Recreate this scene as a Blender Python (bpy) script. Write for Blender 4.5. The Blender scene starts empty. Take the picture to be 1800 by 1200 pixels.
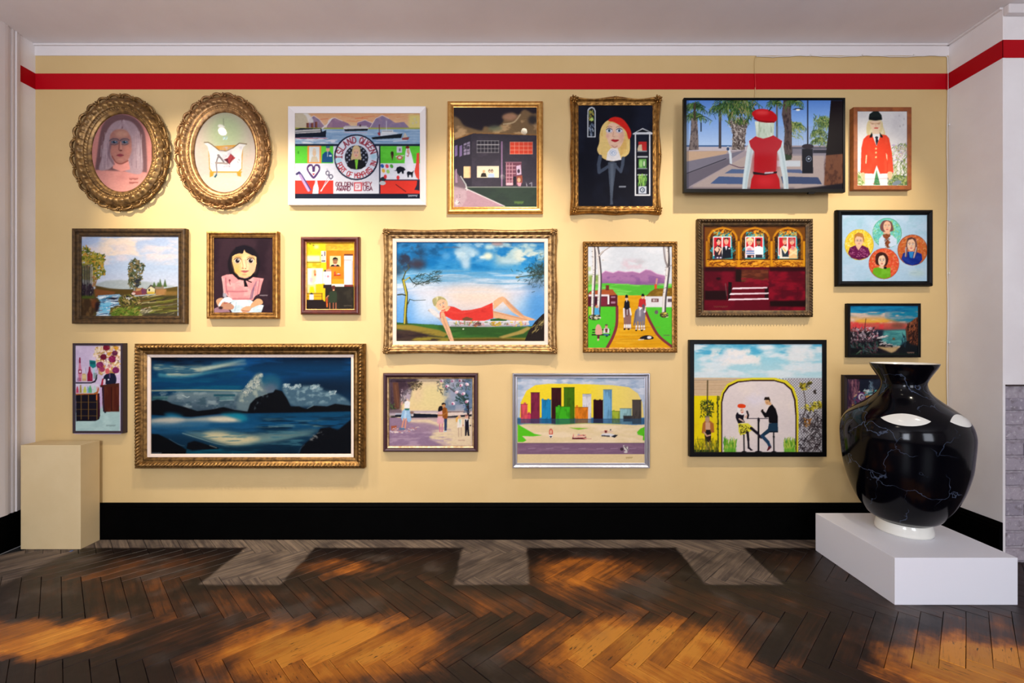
import bpy, bmesh, math, random
import numpy as np
from mathutils import Vector, Matrix

# ================================================================ camera, world, lights, exposure
SC = bpy.context.scene
COL = SC.collection
F, EYE, WY = 800.0, 1.193, 2.76            # focal length in px (1800 wide), eye height, distance to the picture wall
CEIL = 2.993
cam = bpy.data.cameras.new('camera'); cam.sensor_width = 36; cam.lens = F * 36 / 1800; cam.clip_start = .02
co = bpy.data.objects.new('camera', cam); COL.objects.link(co)
co.location = (0, 0, EYE); co.rotation_euler = (math.radians(90), 0, 0); SC.camera = co

W = bpy.data.worlds.new('daylight'); SC.world = W; W.use_nodes = True
W.node_tree.nodes['Background'].inputs[0].default_value = (.62, .74, 1, 1)
W.node_tree.nodes['Background'].inputs[1].default_value = .6

def spot(name, loc, target, power, size, blend, col=(1, .88, .7), rad=.025):
    l = bpy.data.lights.new(name, 'SPOT'); l.energy = power; l.spot_size = math.radians(size); l.spot_blend = blend; l.color = col; l.shadow_soft_size = rad
    o = bpy.data.objects.new(name, l); COL.objects.link(o); o.location = loc
    o.rotation_euler = (Vector(target) - Vector(loc)).to_track_quat('-Z', 'Y').to_euler()
    return o
def area(name, loc, rot, sx, sy, power, col):
    l = bpy.data.lights.new(name, 'AREA'); l.shape = 'RECTANGLE'; l.size = sx; l.size_y = sy; l.energy = power; l.color = col
    o = bpy.data.objects.new(name, l); COL.objects.link(o); o.location = loc; o.rotation_euler = rot
    return o
# ceiling spotlights over the picture wall (two tracks)
for i, (x, tx, tz, p, sz) in enumerate(((-2.4, -1.78, 1.7, 215, 61), (-1.2, -1.4, 1.25, 180, 68), (.1, -.3, 1.35, 180, 68), (1.25, 1.0, 1.4, 120, 68), (2.28, 1.88, 1.65, 130, 62))):
    spot('track_light', (x, 1.72, 2.93), (tx, WY, tz), p, sz, 1.0)
for x, tx in ((-.27, -1.3), (-.1, .9)):
    spot('track_light', (x, .68, 2.93), (tx, WY, 1.2), 25, 56, 1.0)
# daylight through the two windows behind the camera
for x, p in ((-1.5, 130), (1.9, 80)):
    area('window_light', (x, -2.36, 1.65), (math.radians(90), 0, 0), 1.2, 1.7, p, (.84, .89, 1))
VS = SC.view_settings
VS.view_transform = 'Standard'; VS.look = 'None'; VS.gamma = 1; VS.use_curve_mapping = False; VS.exposure = 0.0
# ---------------------------------------------------------------- paint engine
# Pictures are drawn stroke by stroke into a small array (numpy) and end up as the colours of the canvas mesh.
def hexc(c):
    if isinstance(c, str):
        c = c.lstrip('#')
        return np.array([int(c[i:i + 2], 16) for i in (0, 2, 4)], float) / 255
    return np.array(c, float) / 255

def box1(m, r, ax):
    if r < 1: return m
    m = np.moveaxis(m, ax, 0)
    p = np.concatenate([np.repeat(m[:1], r + 1, 0), m, np.repeat(m[-1:], r, 0)], 0)
    cs = np.cumsum(p, 0)
    out = (cs[2 * r + 1:] - cs[:-(2 * r + 1)]) / (2 * r + 1)
    return np.moveaxis(out, 0, ax)

def blurm(m, r):
    r = int(round(r))
    for _ in range(2):
        m = box1(box1(m, r, 0), r, 1)
    return m

def fbm(h, w, sx, sy, octv=4, seed=0):
    rg = np.random.RandomState(seed)
    out = np.zeros((h, w)); amp = 1.0; tot = 0
    for o in range(octv):
        gy, gx = max(2, int(h / max(sy, 1)) + 3), max(2, int(w / max(sx, 1)) + 3)
        g = rg.rand(gy, gx)
        y = np.arange(h) / max(sy, 1); x = np.arange(w) / max(sx, 1)
        y = np.minimum(y, gy - 1.001); x = np.minimum(x, gx - 1.001)
        yi = y.astype(int); xi = x.astype(int)
        fy = y - yi; fx = x - xi
        fy = (fy * fy * (3 - 2 * fy))[:, None]; fx = (fx * fx * (3 - 2 * fx))[None]
        a = g[yi][:, xi]; b = g[yi][:, xi + 1]; c = g[yi + 1][:, xi]; d = g[yi + 1][:, xi + 1]
        out += amp * ((a * (1 - fx) + b * fx) * (1 - fy) + (c * (1 - fx) + d * fx) * fy)
        tot += amp; amp *= .55; sx /= 2; sy /= 2
    return out / tot

def smooth(pts, closed=True, n=6):
    p = np.array(pts, float); N = len(p); out = []
    rng = range(N) if closed else range(N - 1)
    for i in rng:
        if closed: a, b, c, d = p[i - 1], p[i], p[(i + 1) % N], p[(i + 2) % N]
        else: a, b, c, d = p[max(i - 1, 0)], p[i], p[i + 1], p[min(i + 2, N - 1)]
        for k in range(n):
            t = k / n
            out.append(.5 * (2 * b + (c - a) * t + (2 * a - 5 * b + 4 * c - d) * t * t + (3 * b - a - 3 * c + d) * t ** 3))
    if not closed: out.append(p[-1])
    return np.array(out)

GLYPH = {  # stroke letters in a 4 x 6 box, y downwards
 'A': ['0,6 2,0 4,6', '.8,4 3.2,4'], 'D': ['0,0 0,6 2.2,6 4,4.4 4,1.6 2.2,0 0,0'], 'E': ['4,0 0,0 0,6 4,6', '0,3 3,3'],
 'F': ['4,0 0,0 0,6', '0,3 3,3'], 'G': ['4,1.2 3,0 1,0 0,1.4 0,4.6 1,6 3,6 4,4.6 4,3.2 2.4,3.2'], 'H': ['0,0 0,6', '4,0 4,6', '0,3 4,3'],
 'I': ['2,0 2,6', '.8,0 3.2,0', '.8,6 3.2,6'], 'K': ['0,0 0,6', '4,0 0,3.2 4,6'], 'L': ['0,0 0,6 4,6'], 'M': ['0,6 0,0 2,3.4 4,0 4,6'],
 'N': ['0,6 0,0 4,6 4,0'], 'O': ['1,0 3,0 4,1.5 4,4.5 3,6 1,6 0,4.5 0,1.5 1,0'], 'P': ['0,6 0,0 3,0 4,.9 4,2.2 3,3.2 0,3.2'],
 'Q': ['1,0 3,0 4,1.5 4,4.5 3,6 1,6 0,4.5 0,1.5 1,0', '2.4,4.4 4.2,6.4'], 'R': ['0,6 0,0 3,0 4,.9 4,2.2 3,3.2 0,3.2', '1.8,3.2 4,6'],
 'S': ['4,1 3,0 1,0 0,1 0,2.2 1,3 3,3.1 4,4 4,5 3,6 1,6 0,5'], 'T': ['0,0 4,0', '2,0 2,6'], 'U': ['0,0 0,4.6 1,6 3,6 4,4.6 4,0'],
 'W': ['0,0 1,6 2,2.6 3,6 4,0'], 'Y': ['0,0 2,3 4,0', '2,3 2,6']}
GL = {k: [[tuple(float(q) for q in p.split(',')) for p in s.split()] for s in v] for k, v in GLYPH.items()}

class Pic:
    SS = 3
    def __init__(c, rect, view, bg='#808080', margin=3, seed=1):
        c.x0, c.y0 = int(math.floor(rect[0])) - margin, int(math.floor(rect[1])) - margin
        c.x1, c.y1 = int(math.ceil(rect[2])) + margin, int(math.ceil(rect[3])) + margin
        c.W, c.H = c.x1 - c.x0, c.y1 - c.y0
        c.ox, c.oy, c.sc = view
        c.a = np.zeros((c.H * c.SS, c.W * c.SS, 3)) + hexc(bg)
        c.rg = np.random.RandomState(seed)
        c.k = c.SS / c.sc                                        # array pixels in one view unit
    def tr(c, p):
        p = np.asarray(p, float)
        return np.stack([(p[..., 0] / c.sc + c.ox - c.x0) * c.SS, (p[..., 1] / c.sc + c.oy - c.y0) * c.SS], -1)
    def box(c, lo, hi, pad=1):
        h, w = c.a.shape[:2]
        x0 = max(0, int(lo[0] - pad)); y0 = max(0, int(lo[1] - pad)); x1 = min(w, int(hi[0] + pad) + 1); y1 = min(h, int(hi[1] + pad) + 1)
        return (x0, y0, x1, y1) if x1 > x0 and y1 > y0 else None
    def put(c, b, m, col, a):
        x0, y0, x1, y1 = b
        m = (m * a)[..., None]
        c.a[y0:y1, x0:x1] = c.a[y0:y1, x0:x1] * (1 - m) + col * m
    def mask(c, q, b):
        x0, y0, x1, y1 = b
        X = (np.arange(x0, x1) + .5)[None]; Y = (np.arange(y0, y1) + .5)[:, None]
        m = np.zeros((y1 - y0, x1 - x0), bool)
        for i in range(len(q)):
            ax, ay = q[i - 1]; bx, by = q[i]
            if ay == by: continue
            cr = ((ay > Y) != (by > Y)) & (X < (bx - ax) * (Y - ay) / (by - ay) + ax)
            m ^= cr
        return m.astype(float)
    def P(c, pts, col, a=1, s=0, b=0, tex=0):
        """filled outline; s smooths it, b blurs its edge, tex mottles its cover"""
        q = c.tr(smooth(pts) if s else pts); bl = b * c.k
        bx = c.box(q.min(0), q.max(0), 2 + 2 * bl)
        if bx is None: return
        m = c.mask(q, bx)
        if bl >= 1: m = blurm(m, bl)
        if tex: m = m * np.clip(1 + tex * (fbm(m.shape[0], m.shape[1], 14, 9, 3, c.rg.randint(9999)) - .5) * 3, 0, 1)
        c.put(bx, m, hexc(col), a)
    def E(c, x, y, rx, ry, col, rot=0, a=1, b=0, n=28, tex=0):
        t = np.linspace(0, 2 * math.pi, n, endpoint=False); r = math.radians(rot)
        X = rx * np.cos(t); Y = ry * np.sin(t)
        c.P(np.stack([x + X * math.cos(r) - Y * math.sin(r), y + X * math.sin(r) + Y * math.cos(r)], -1), col, a, 0, b, tex)
    def R(c, x0, y0, x1, y1, col, a=1, b=0, tex=0):
        c.P([(x0, y0), (x1, y0), (x1, y1), (x0, y1)], col, a, 0, b, tex)
    def L(c, pts, w, col, a=1, s=0, w2=None, b=0):
        """brush line of width w (ending at w2)"""
        p = smooth(pts, False) if s else np.array(pts, float)
        q = c.tr(p); n = len(q); w2 = w if w2 is None else w2
        r0, r1 = max(w * c.k / 2, .55), max(w2 * c.k / 2, .4)
        bl = b * c.k
        bx = c.box(q.min(0), q.max(0), max(r0, r1) + 2 + 2 * bl)
        if bx is None: return
        X = (np.arange(bx[0], bx[2]) + .5)[None]; Y = (np.arange(bx[1], bx[3]) + .5)[:, None]
        m = np.zeros((bx[3] - bx[1], bx[2] - bx[0]))
        for i in range(n - 1):
            (ax, ay), (ex, ey) = q[i], q[i + 1]
            dx, dy = ex - ax, ey - ay; l = dx * dx + dy * dy + 1e-9
            t = np.clip(((X - ax) * dx + (Y - ay) * dy) / l, 0, 1)
            d = np.hypot(X - ax - t * dx, Y - ay - t * dy)
            r = r0 + (r1 - r0) * (i + .5) / (n - 1)
            m = np.maximum(m, np.clip(r + .5 - d, 0, 1))
        if bl >= 1: m = blurm(m, bl)
        c.put(bx, m, hexc(col), a)
    def G(c, x0, y0, x1, y1, stops, horiz=False, pts=None, a=1, b=0):
        """colour ramp over a rectangle (or an outline)"""
        q = c.tr(pts if pts is not None else [(x0, y0), (x1, y0), (x1, y1), (x0, y1)])
        bx = c.box(q.min(0), q.max(0), 1 + 2 * b * c.k)
        if bx is None: return
        m = c.mask(q, bx)
        if b * c.k >= 1: m = blurm(m, b * c.k)
        lo, hi = c.tr([(x0, y0), (x1, y1)])
        t = ((np.arange(bx[0], bx[2]) - lo[0]) / (hi[0] - lo[0]))[None] if horiz else ((np.arange(bx[1], bx[3]) - lo[1]) / (hi[1] - lo[1]))[:, None]
        ts = [s[0] for s in stops]; cs = np.array([hexc(s[1]) for s in stops])
        col = np.stack([np.interp(t, ts, cs[:, i]) for i in range(3)], -1)
        col = np.broadcast_to(col, m.shape + (3,))
        c.put(bx, m, col, a)
    def N(c, x0, y0, x1, y1, col, sx, sy, lo, hi, a=1, octv=4, pts=None, b=0):
        """cloud of colour where drifting noise lies between lo and hi"""
        q = c.tr(pts if pts is not None else [(x0, y0), (x1, y0), (x1, y1), (x0, y1)])
        bx = c.box(q.min(0), q.max(0), 1 + 2 * b * c.k)
        if bx is None: return
        m = c.mask(q, bx)
        if b * c.k >= 1: m = blurm(m, b * c.k)
        n = fbm(m.shape[0], m.shape[1], sx * c.k, sy * c.k, octv, c.rg.randint(9999))
        m = m * np.clip((n - lo) / (hi - lo), 0, 1)
        c.put(bx, m, hexc(col), a)
    def D(c, pts, n, cols, ln, w, ang=0, jit=20, a=.9, taper=1):
        """n short brush dabs inside an outline"""
        p = np.array(pts, float); lo, hi = p.min(0), p.max(0); k = 0
        cols = [hexc(q) * 255 for q in cols]
        while k < n:
            x, y = lo + c.rg.rand(2) * (hi - lo); k += 1
            ins = False
            for i in range(len(p)):
                ax, ay = p[i - 1]; ex, ey = p[i]
                if (ay > y) != (ey > y) and x < (ex - ax) * (y - ay) / (ey - ay) + ax: ins = not ins
            if not ins: continue
            r = math.radians(ang + c.rg.uniform(-jit, jit)); l = ln * c.rg.uniform(.5, 1.3) / 2; ww = w * c.rg.uniform(.6, 1.3)
            dx, dy = math.cos(r) * l, math.sin(r) * l
            if l * 2 < w * 1.2: c.E(x, y, l, ww / 2, cols[c.rg.randint(len(cols))], math.degrees(r), a, n=8)
            else: c.L([(x - dx, y - dy), (x + dx, y + dy)], ww, cols[c.rg.randint(len(cols))], a, w2=ww * (.4 if taper else 1))
    def T(c, s, x, y, h, col, w=None, ang=0, wid=.66, gap=.28, a=1):
        """lettering: h cap height, first letter's top left at x, y"""
        r = math.radians(ang); cw = h * wid; cx = 0
        for ch in s:
            for st in GL.get(ch, []):
                pp = [(cx + px / 4 * cw, py / 6 * h) for px, py in st]
                c.L([(x + px * math.cos(r) - py * math.sin(r), y + px * math.sin(r) + py * math.cos(r)) for px, py in pp], w or h * .16, col, a)
            cx += cw * (1 + gap) if ch != ' ' else cw * .7
    def ring(c, s, cx, cy, r, a0, a1, h, col, w, inside=False, wid=.6):
        for i, ch in enumerate(s):
            t = math.radians(a0 + (a1 - a0) * i / max(len(s) - 1, 1))
            px, py = cx + r * math.cos(t), cy + r * math.sin(t)
            rot = math.degrees(t) + (90 if not inside else -90); q = math.radians(rot)
            cw = h * wid
            ox = -cw / 2 * math.cos(q) + h / 2 * math.sin(q); oy = -cw / 2 * math.sin(q) - h / 2 * math.cos(q)
            c.T(ch, px + ox, py + oy, h, col, w, rot, wid)
    def sig(c, x, y, w, h, col, a=.8):
        c.L([(x + w * i / 14, y + (h if i % 2 else 0) * c.rg.uniform(.5, 1)) for i in range(15)], h * .3, col, a)
    def face(c, x, y, rx, ry, skin='#e0b090', eye='#334455', lip='#c05050', rot=0, brow='#6b5040', nose='#b98468', sh=None):
        """small painted face"""
        c.E(x, y, rx, ry, skin, rot)
        if sh: c.E(x + rx * .55, y + ry * .1, rx * .45, ry * .8, sh, rot, .35, b=rx * .2)
        r = math.radians(rot)
        def f(u, v): return (x + u * rx * math.cos(r) - v * ry * math.sin(r), y + u * rx * math.sin(r) + v * ry * math.cos(r))
        for s in (-1, 1):
            ex, ey = f(.42 * s, -.08)
            c.E(ex, ey, rx * .22, ry * .1, '#f0ece6', rot); c.E(ex, ey, rx * .12, ry * .1, eye, rot)
            c.L([f(.2 * s, -.28), f(.45 * s, -.34), f(.7 * s, -.24)], ry * .06, brow)
        c.L([f(.04, -.05), f(.1, .25), f(-.08, .28)], ry * .05, nose)
        c.E(*f(0, .52), rx * .32, ry * .08, lip, rot)
    def done(c, grain=.05, seed=3):
        h, w = c.a.shape[:2]
        n = fbm(h, w, 10, 6, 3, seed)[..., None] - .5
        a = np.clip(c.a * (1 + grain * 2 * n), 0, 1)
        return a.reshape(c.H, c.SS, c.W, c.SS, 3).mean((1, 3))
# ---------------------------------------------------------------- the pictures (coordinates: enlarged view of each one)
def pic_woman_oval():
    c = Pic((155, 196, 264, 336), (110, 150, 5.2158), '#e5958a')
    c.G(230, 240, 810, 970, [(0, '#d98f88'), (.5, '#e2958a'), (1, '#f0a79a')])
    c.N(230, 240, 810, 970, '#c97f7c', 160, 120, .45, .8, .6)
    c.P([(300, 770), (315, 640), (345, 430), (390, 330), (470, 272), (560, 265), (660, 300), (735, 390), (765, 520), (775, 790), (740, 795), (330, 775)], '#7d5a5c', s=1, b=5)
    c.P([(335, 770), (365, 640), (390, 470), (430, 380), (490, 330), (560, 318), (640, 340), (700, 420), (725, 560), (730, 795), (610, 800), (480, 740), (420, 770)], '#b79aa0', s=1, b=4)
    for i in range(60):
        x = c.rg.uniform(350, 460) if i % 2 else c.rg.uniform(590, 725)
        c.L([(x, c.rg.uniform(420, 600)), (x + c.rg.uniform(-14, 14), c.rg.uniform(620, 770))], 9, c.rg.choice(['#cdb6bb', '#a58a92', '#c3a5aa', '#937681']), .5)
    c.L([(548, 325), (545, 390)], 16, '#7d5a62', .8); c.L([(560, 325), (520, 400), (450, 440)], 22, '#c2a6ab', .7, s=1); c.L([(560, 325), (600, 400), (640, 470)], 22, '#c2a6ab', .7, s=1)
    c.P([(470, 690), (460, 760), (540, 790), (620, 770), (600, 670)], '#eb9c90')
    c.P([(432, 520), (440, 450), (480, 410), (540, 402), (590, 420), (625, 480), (632, 560), (620, 640), (585, 700), (530, 720), (480, 700), (440, 630)], '#bb7f72', s=1, b=3)
    c.E(540, 445, 60, 32, '#d59c86', b=14); c.E(475, 590, 36, 40, '#c98576', b=14, a=.9); c.E(595, 590, 34, 40, '#c98576', b=14)
    for x in (475, 570): c.E(x, 512, 46, 26, '#8a6a6c', b=12, a=.8)
    for x in (475, 570):
        c.L([(x - 44, 508), (x - 20, 492), (x + 20, 490), (x + 40, 502)], 8, '#4a4a5c', .8, s=1)
        c.E(x, 520, 32, 14, '#5e7086', b=3); c.E(x - 2, 520, 11, 11, '#1d2736'); c.E(x + 6, 514, 5, 4, '#b8c8d4')
        c.L([(x - 36, 538), (x, 546), (x + 36, 534)], 6, '#4d4450', .8, s=1)
    c.L([(520, 520), (516, 590), (530, 600)], 10, '#8a554e', .8); c.E(534, 596, 14, 7, '#7a433f'); c.L([(534, 520), (538, 585)], 9, '#d79a88', .8)
    c.P([(496, 640), (528, 626), (560, 640), (530, 656)], '#a04a52', s=1); c.L([(496, 641), (560, 641)], 5, '#6d2f38')
    c.E(530, 680, 26, 8, '#cf8f80', b=5); c.L([(455, 650), (490, 705), (540, 718), (600, 690)], 12, '#86463f', .7, s=1)
    c.L([(440, 540), (425, 640), (470, 720)], 22, '#7f636c', .7, s=1, b=4)
    for y in (850, 885): c.sig(612, y, 80, 18, '#8d4a44')
    return c.done()

def pic_bath_oval():
    c = Pic((336, 193, 446, 337), (295, 150, 5.2158), '#dccab8')
    c.G(210, 230, 800, 980, [(0, '#cbb09c'), (.5, '#dcc6ba'), (1, '#dcc4b6')])
    c.E(530, 500, 240, 280, '#cfd2b0', b=60, a=.55); c.E(530, 430, 150, 170, '#b9cf9a', b=50, a=.75)
    c.E(500, 880, 220, 60, '#d9d4bd', b=20); c.E(640, 860, 50, 14, '#b9c8c4', b=8)
    c.L([(509, 305), (512, 360), (520, 460)], 6, '#8d8f78')
    c.E(490, 378, 32, 18, '#fffdf2', 20, b=3)  # white glint of a ceiling lamp, painted into the picture's colours
    for i in range(20): c.E(c.rg.uniform(506, 545), c.rg.uniform(470, 498), 5, 5, c.rg.choice(['#e8f4f4', '#9fd0d6', '#c5e4de']))
    c.P([(370, 560), (380, 770), (400, 800), (650, 800), (680, 770), (690, 560), (716, 540)], '#d59a3e', s=0)
    c.P([(330, 528), (365, 525), (400, 545), (470, 600), (535, 606), (600, 575), (650, 535), (720, 540), (690, 570), (676, 640), (675, 760), (645, 788), (410, 790), (388, 760), (382, 640), (365, 560)], '#efece8', s=0)
    c.L([(335, 524), (370, 522), (400, 540), (470, 596), (535, 603), (600, 572), (655, 530), (722, 538)], 9, '#7e6a50', s=0)
    c.N(390, 560, 680, 790, '#c4bccb', 60, 90, .5, .75, .8)
    for i in range(25): c.L([(c.rg.uniform(400, 670), c.rg.uniform(640, 750))] * 2, 8, c.rg.choice(['#8d8294', '#b7afbd', '#6a6470']), .7)
    c.P([(385, 790), (425, 790), (415, 830), (385, 842)], '#d8982e'); c.P([(630, 795), (670, 792), (672, 838), (640, 830)], '#d8982e'); c.R(388, 788, 680, 800, '#dfa034')
    c.L([(462, 640), (490, 672), (515, 705)], 20, '#7c7478', s=1, w2=12); c.L([(468, 640), (445, 710), (450, 790), (440, 830)], 15, '#8a8084', s=1, w2=9)
    c.L([(440, 710), (490, 712), (545, 716)], 16, '#a4938c'); c.P([(422, 838), (446, 808), (454, 822), (436, 848)], '#2f5c6e')
    c.P([(512, 680), (550, 665), (575, 628), (620, 665), (590, 690), (565, 722)], '#a83c42'); c.P([(512, 680), (550, 672), (560, 720)], '#5a2030'); c.L([(575, 628), (600, 650), (565, 720)], 6, '#7b2530')
    return c.done(.03)

def pic_island_queen():
    c = Pic((515, 196, 737, 349), (495, 175, 6), '#dcdde6')
    c.G(120, 120, 1460, 310, [(0, '#d8a070'), (.5, '#e3ae84'), (1, '#dcc49a')])
    for i in range(34): 
        x = c.rg.uniform(350, 1300); y = c.rg.uniform(135, 250)
        c.L([(x, y), (x + 130, y + c.rg.uniform(-22, 22))], 14, c.rg.choice(['#e08a5e', '#e9c391', '#d9734f', '#e8b58a', '#d99a76']), .6, w2=4)
    c.R(120, 120, 290, 310, '#cdbfa2', b=20); c.R(1340, 160, 1460, 300, '#e0cf7e', b=12)
    for x, y in ((1405, 205), (1420, 240), (1385, 250)): c.E(x, y, 12, 14, '#d8c9a0')
    for pts, col in (([(290, 200), (340, 170), (400, 210), (470, 300), (280, 300)], '#8a7690'), ([(470, 300), (500, 215), (560, 190), (640, 225), (700, 250), (760, 300)], '#94738e'),
                     ([(800, 240), (880, 215), (960, 250), (990, 300), (790, 300)], '#8d7190'), ([(930, 300), (990, 200), (1060, 165), (1130, 200), (1200, 245), (1290, 235), (1350, 300)], '#8b7a98')):
        c.P(pts, col)
        c.N(pts[0][0] - 40, 160, pts[-1][0] + 40, 300, '#b98f98', 50, 70, .5, .7, .5, pts=pts)
        c.L(pts[:4], 7, '#efe0d8', .8)
    c.R(120, 296, 1460, 312, '#a8ac44'); c.R(120, 310, 1460, 486, '#8faecb')
    c.N(120, 312, 1460, 470, '#b8cbdc', 160, 14, .5, .7, .8); c.N(120, 312, 1460, 470, '#6d92b8', 120, 12, .55, .7, .7)
    for x in (262, 310, 352): c.R(x, 245 - (x - 262) / 8, x + 26, 296, '#6b3530'); c.R(x + 15, 245 - (x - 262) / 8, x + 26, 290, '#8f5a48')
    c.P([(285, 240), (260, 175), (230, 150), (262, 140), (320, 190), (335, 240)], '#e8e2da', .85, 1, 4)
    c.P([(420, 300), (480, 255), (495, 220), (540, 190), (500, 250), (440, 305)], '#e6dede', .9, 1)
    c.P([(125, 320), (200, 300), (420, 305), (430, 340), (470, 320), (468, 395), (125, 400)], '#1c2230'); c.P([(125, 325), (410, 308), (412, 345), (125, 360)], '#c9c6c2'); c.L([(125, 345), (405, 330)], 6, '#4b4a50')
    c.R(125, 402, 480, 412, '#b65a68'); c.N(120, 408, 600, 465, '#e6e6ec', 60, 10, .45, .6, .9)
    c.P([(652, 285), (915, 290), (918, 320), (680, 330), (655, 320)], '#d8d4d2'); c.P([(655, 312), (915, 305), (905, 328), (670, 334)], '#1d2028'); c.R(665, 275, 900, 292, '#bdb6b4'); c.R(820, 262, 838, 285, '#5b3d4a')
    c.L([(660, 345), (900, 348)], 8, '#c8b7c6')
    c.P([(945, 398), (1275, 358), (1260, 405), (960, 420)], '#1b2129'); c.P([(1040, 385), (1050, 345), (1180, 340), (1240, 358)], '#d9dde0'); c.R(1055, 322, 1175, 345, '#e6e6e4'); c.R(1060, 330, 1170, 337, '#54606e')
    c.L([(1030, 265), (1030, 370)], 9, '#6b3540'); c.P([(1010, 350), (1040, 345), (1040, 380), (1022, 378)], '#a03c40'); c.L([(1105, 225), (1105, 330)], 5, '#eeeeea')
    c.P([(1265, 405), (1350, 395), (1335, 425), (1275, 425)], '#9b4a44', s=0); c.P([(1278, 400), (1300, 345), (1330, 395)], '#c8bfae')
    c.L([(1180, 440), (1320, 432)], 8, '#d8dde8'); c.L([(1000, 430), (1240, 425)], 7, '#c3cfe0')
    c.R(120, 468, 1460, 490, '#20283a')
    for x0, x1 in ((120, 545), (1035, 1460)):
        c.R(x0, 490, x1, 672, '#63cf3e'); c.R(x0, 672, x1, 858, '#dfdfe8'); c.R(x0, 852, x1, 995, '#dc3a2e'); c.N(x0, 490, x1, 672, '#4fb92f', 100, 50, .5, .7, .5)
    c.R(545, 490, 1035, 995, '#d9d9e2')
    c.R(168, 545, 184, 572, '#3f9c2a'); c.R(272, 487, 418, 672, '#e8923c'); c.R(290, 497, 400, 660, '#cfd6d8'); c.E(345, 560, 20, 40, '#d9ba9a'); c.P([(300, 660), (320, 600), (370, 600), (392, 660)], '#c7b9a0'); c.E(345, 530, 16, 18, '#d8bfa4')
    c.P([(424, 662), (430, 580), (460, 550), (510, 548), (538, 580), (540, 662)], '#1f4f7e'); c.E(488, 525, 20, 24, '#d6a488'); c.E(488, 500, 22, 12, '#3c6a86'); c.R(500, 585, 528, 600, '#c8d4e6'); c.L([(486, 550), (484, 600)], 6, '#c9d8e6')
    c.P([(336, 835), (275, 760), (265, 720), (285, 685), (320, 682), (338, 705), (358, 682), (395, 688), (408, 725), (392, 770)], '#54356a', s=1); c.P([(337, 812), (288, 752), (280, 722), (298, 702), (320, 700), (325, 762), (350, 762), (356, 700), (380, 702), (394, 730), (380, 760)], '#e9e4e8', s=0); c.P([(337, 800), (322, 778), (352, 778)], '#c03548')
    c.L([(160, 785), (185, 768), (210, 800), (300, 950)], 24, '#4c3e78'); c.L([(195, 800), (285, 958)], 26, '#b49ac4'); c.L([(182, 770), (155, 788)], 8, '#3d3d4d')
    c.L([(480, 735), (500, 790), (420, 965)], 18, '#b9b4c4', w2=5); c.L([(470, 760), (520, 840)], 10, '#6b6580'); c.E(485, 775, 22, 26, '#5b566c'); c.E(485, 775, 12, 15, '#dfdfe8'); c.E(520, 812, 24, 26, '#5b566c'); c.E(520, 812, 13, 15, '#dfdfe8'); c.L([(410, 965), (500, 845)], 11, '#efeef2', w2=4)
    c.P([(325, 992), (335, 920), (352, 880), (356, 848), (374, 848), (378, 880), (390, 930), (388, 992)], '#e6e6ec'); c.L([(364, 850), (362, 890)], 6, '#9a9aa8'); c.L([(340, 930), (335, 990)], 6, '#b9b9c8')
    c.E(788, 608, 236, 243, '#1d2238'); c.E(788, 608, 220, 227, '#d6dbe8'); c.N(560, 380, 1020, 840, '#f0f0f4', 70, 70, .5, .7, .7, pts=[(788 + 218 * math.cos(t / 4), 608 + 224 * math.sin(t / 4)) for t in range(25)])
    for (x, y) in ((795, 420), (600, 640), (970, 600)): c.E(x, y, 34, 34, '#a9cfe0', b=12)
    c.ring('ISLAND', 788, 608, 182, 181, 263, 62, '#b0303c', 11, wid=.52); c.ring('ISLAND', 790, 610, 182, 181, 263, 62, '#5b3b52', 3, wid=.52)
    c.ring('QUEEN', 788, 608, 184, 287, 341, 60, '#b0303c', 11, wid=.52); c.ring('QUEEN', 790, 610, 184, 287, 341, 60, '#5b3b52', 3, wid=.52)
    c.ring('PORT OF MEMPHIS TN', 788, 608, 192, 157, 17, 50, '#b0303c', 9, True, wid=.52)
    c.E(790, 610, 124, 128, '#20222c')
    for i in range(-5, 6):
        for j in range(-5, 6):
            x, y = 790 + i * 25, 610 + j * 25
            if math.hypot(x - 790, y - 610) < 116 and (i + j) % 2 == 0: c.E(x, y, 10, 10, '#8d93a4')
    c.P([(735, 640), (742, 560), (755, 500), (790, 482), (825, 505), (832, 560), (838, 640), (790, 660)], '#cfb684', s=1); c.P([(690, 700), (710, 650), (760, 630), (830, 632), (875, 660), (890, 700), (840, 732), (790, 738), (730, 730)], '#191a20'); c.P([(772, 632), (808, 632), (796, 735), (784, 735)], '#7fc83c')
    c.face(786, 565, 32, 46, '#e2b398', lip='#c8485a'); c.L([(760, 510), (790, 500), (815, 520)], 12, '#d9c294')
    c.T('GOLDEN', 572, 872, 40, '#8d2f3c', 8, 0, .62, .24); c.T('AWARD', 580, 920, 40, '#6b2d44', 8, 0, .62, .2); c.T('GOLDEN', 574, 875, 40, '#3a3550', 3, 0, .62, .24)
    c.T('KEY', 858, 870, 40, '#8d2f3c', 8, 0, .66, .24); c.T('USA', 862, 918, 40, '#6b2d44', 8, 0, .7, .2)
    c.R(762, 872, 848, 964, '#cf3a44'); c.R(774, 884, 836, 952, '#ece6ea'); c.T('OF', 784, 900, 34, '#b9707c', 6, 0, .6, .2)
    c.R(545, 490, 553, 990, '#dfe0e8'); c.R(1028, 490, 1042, 990, '#1d2238')
    c.P([(1150, 578), (1185, 578), (1168, 645)], '#5c3a2c'); c.E(1166, 565, 16, 20, '#3a2a22'); c.R(1215, 495, 1270, 560, '#d8d6e0'); c.R(1238, 515, 1256, 545, '#8a6c8c'); c.E(1244, 610, 45, 34, '#7fbf5a'); c.L([(1205, 600), (1290, 590)], 10, '#d8d2cc'); c.E(1246, 612, 30, 22, '#c8524a'); c.E(1246, 612, 18, 12, '#e3dcd6')
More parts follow.
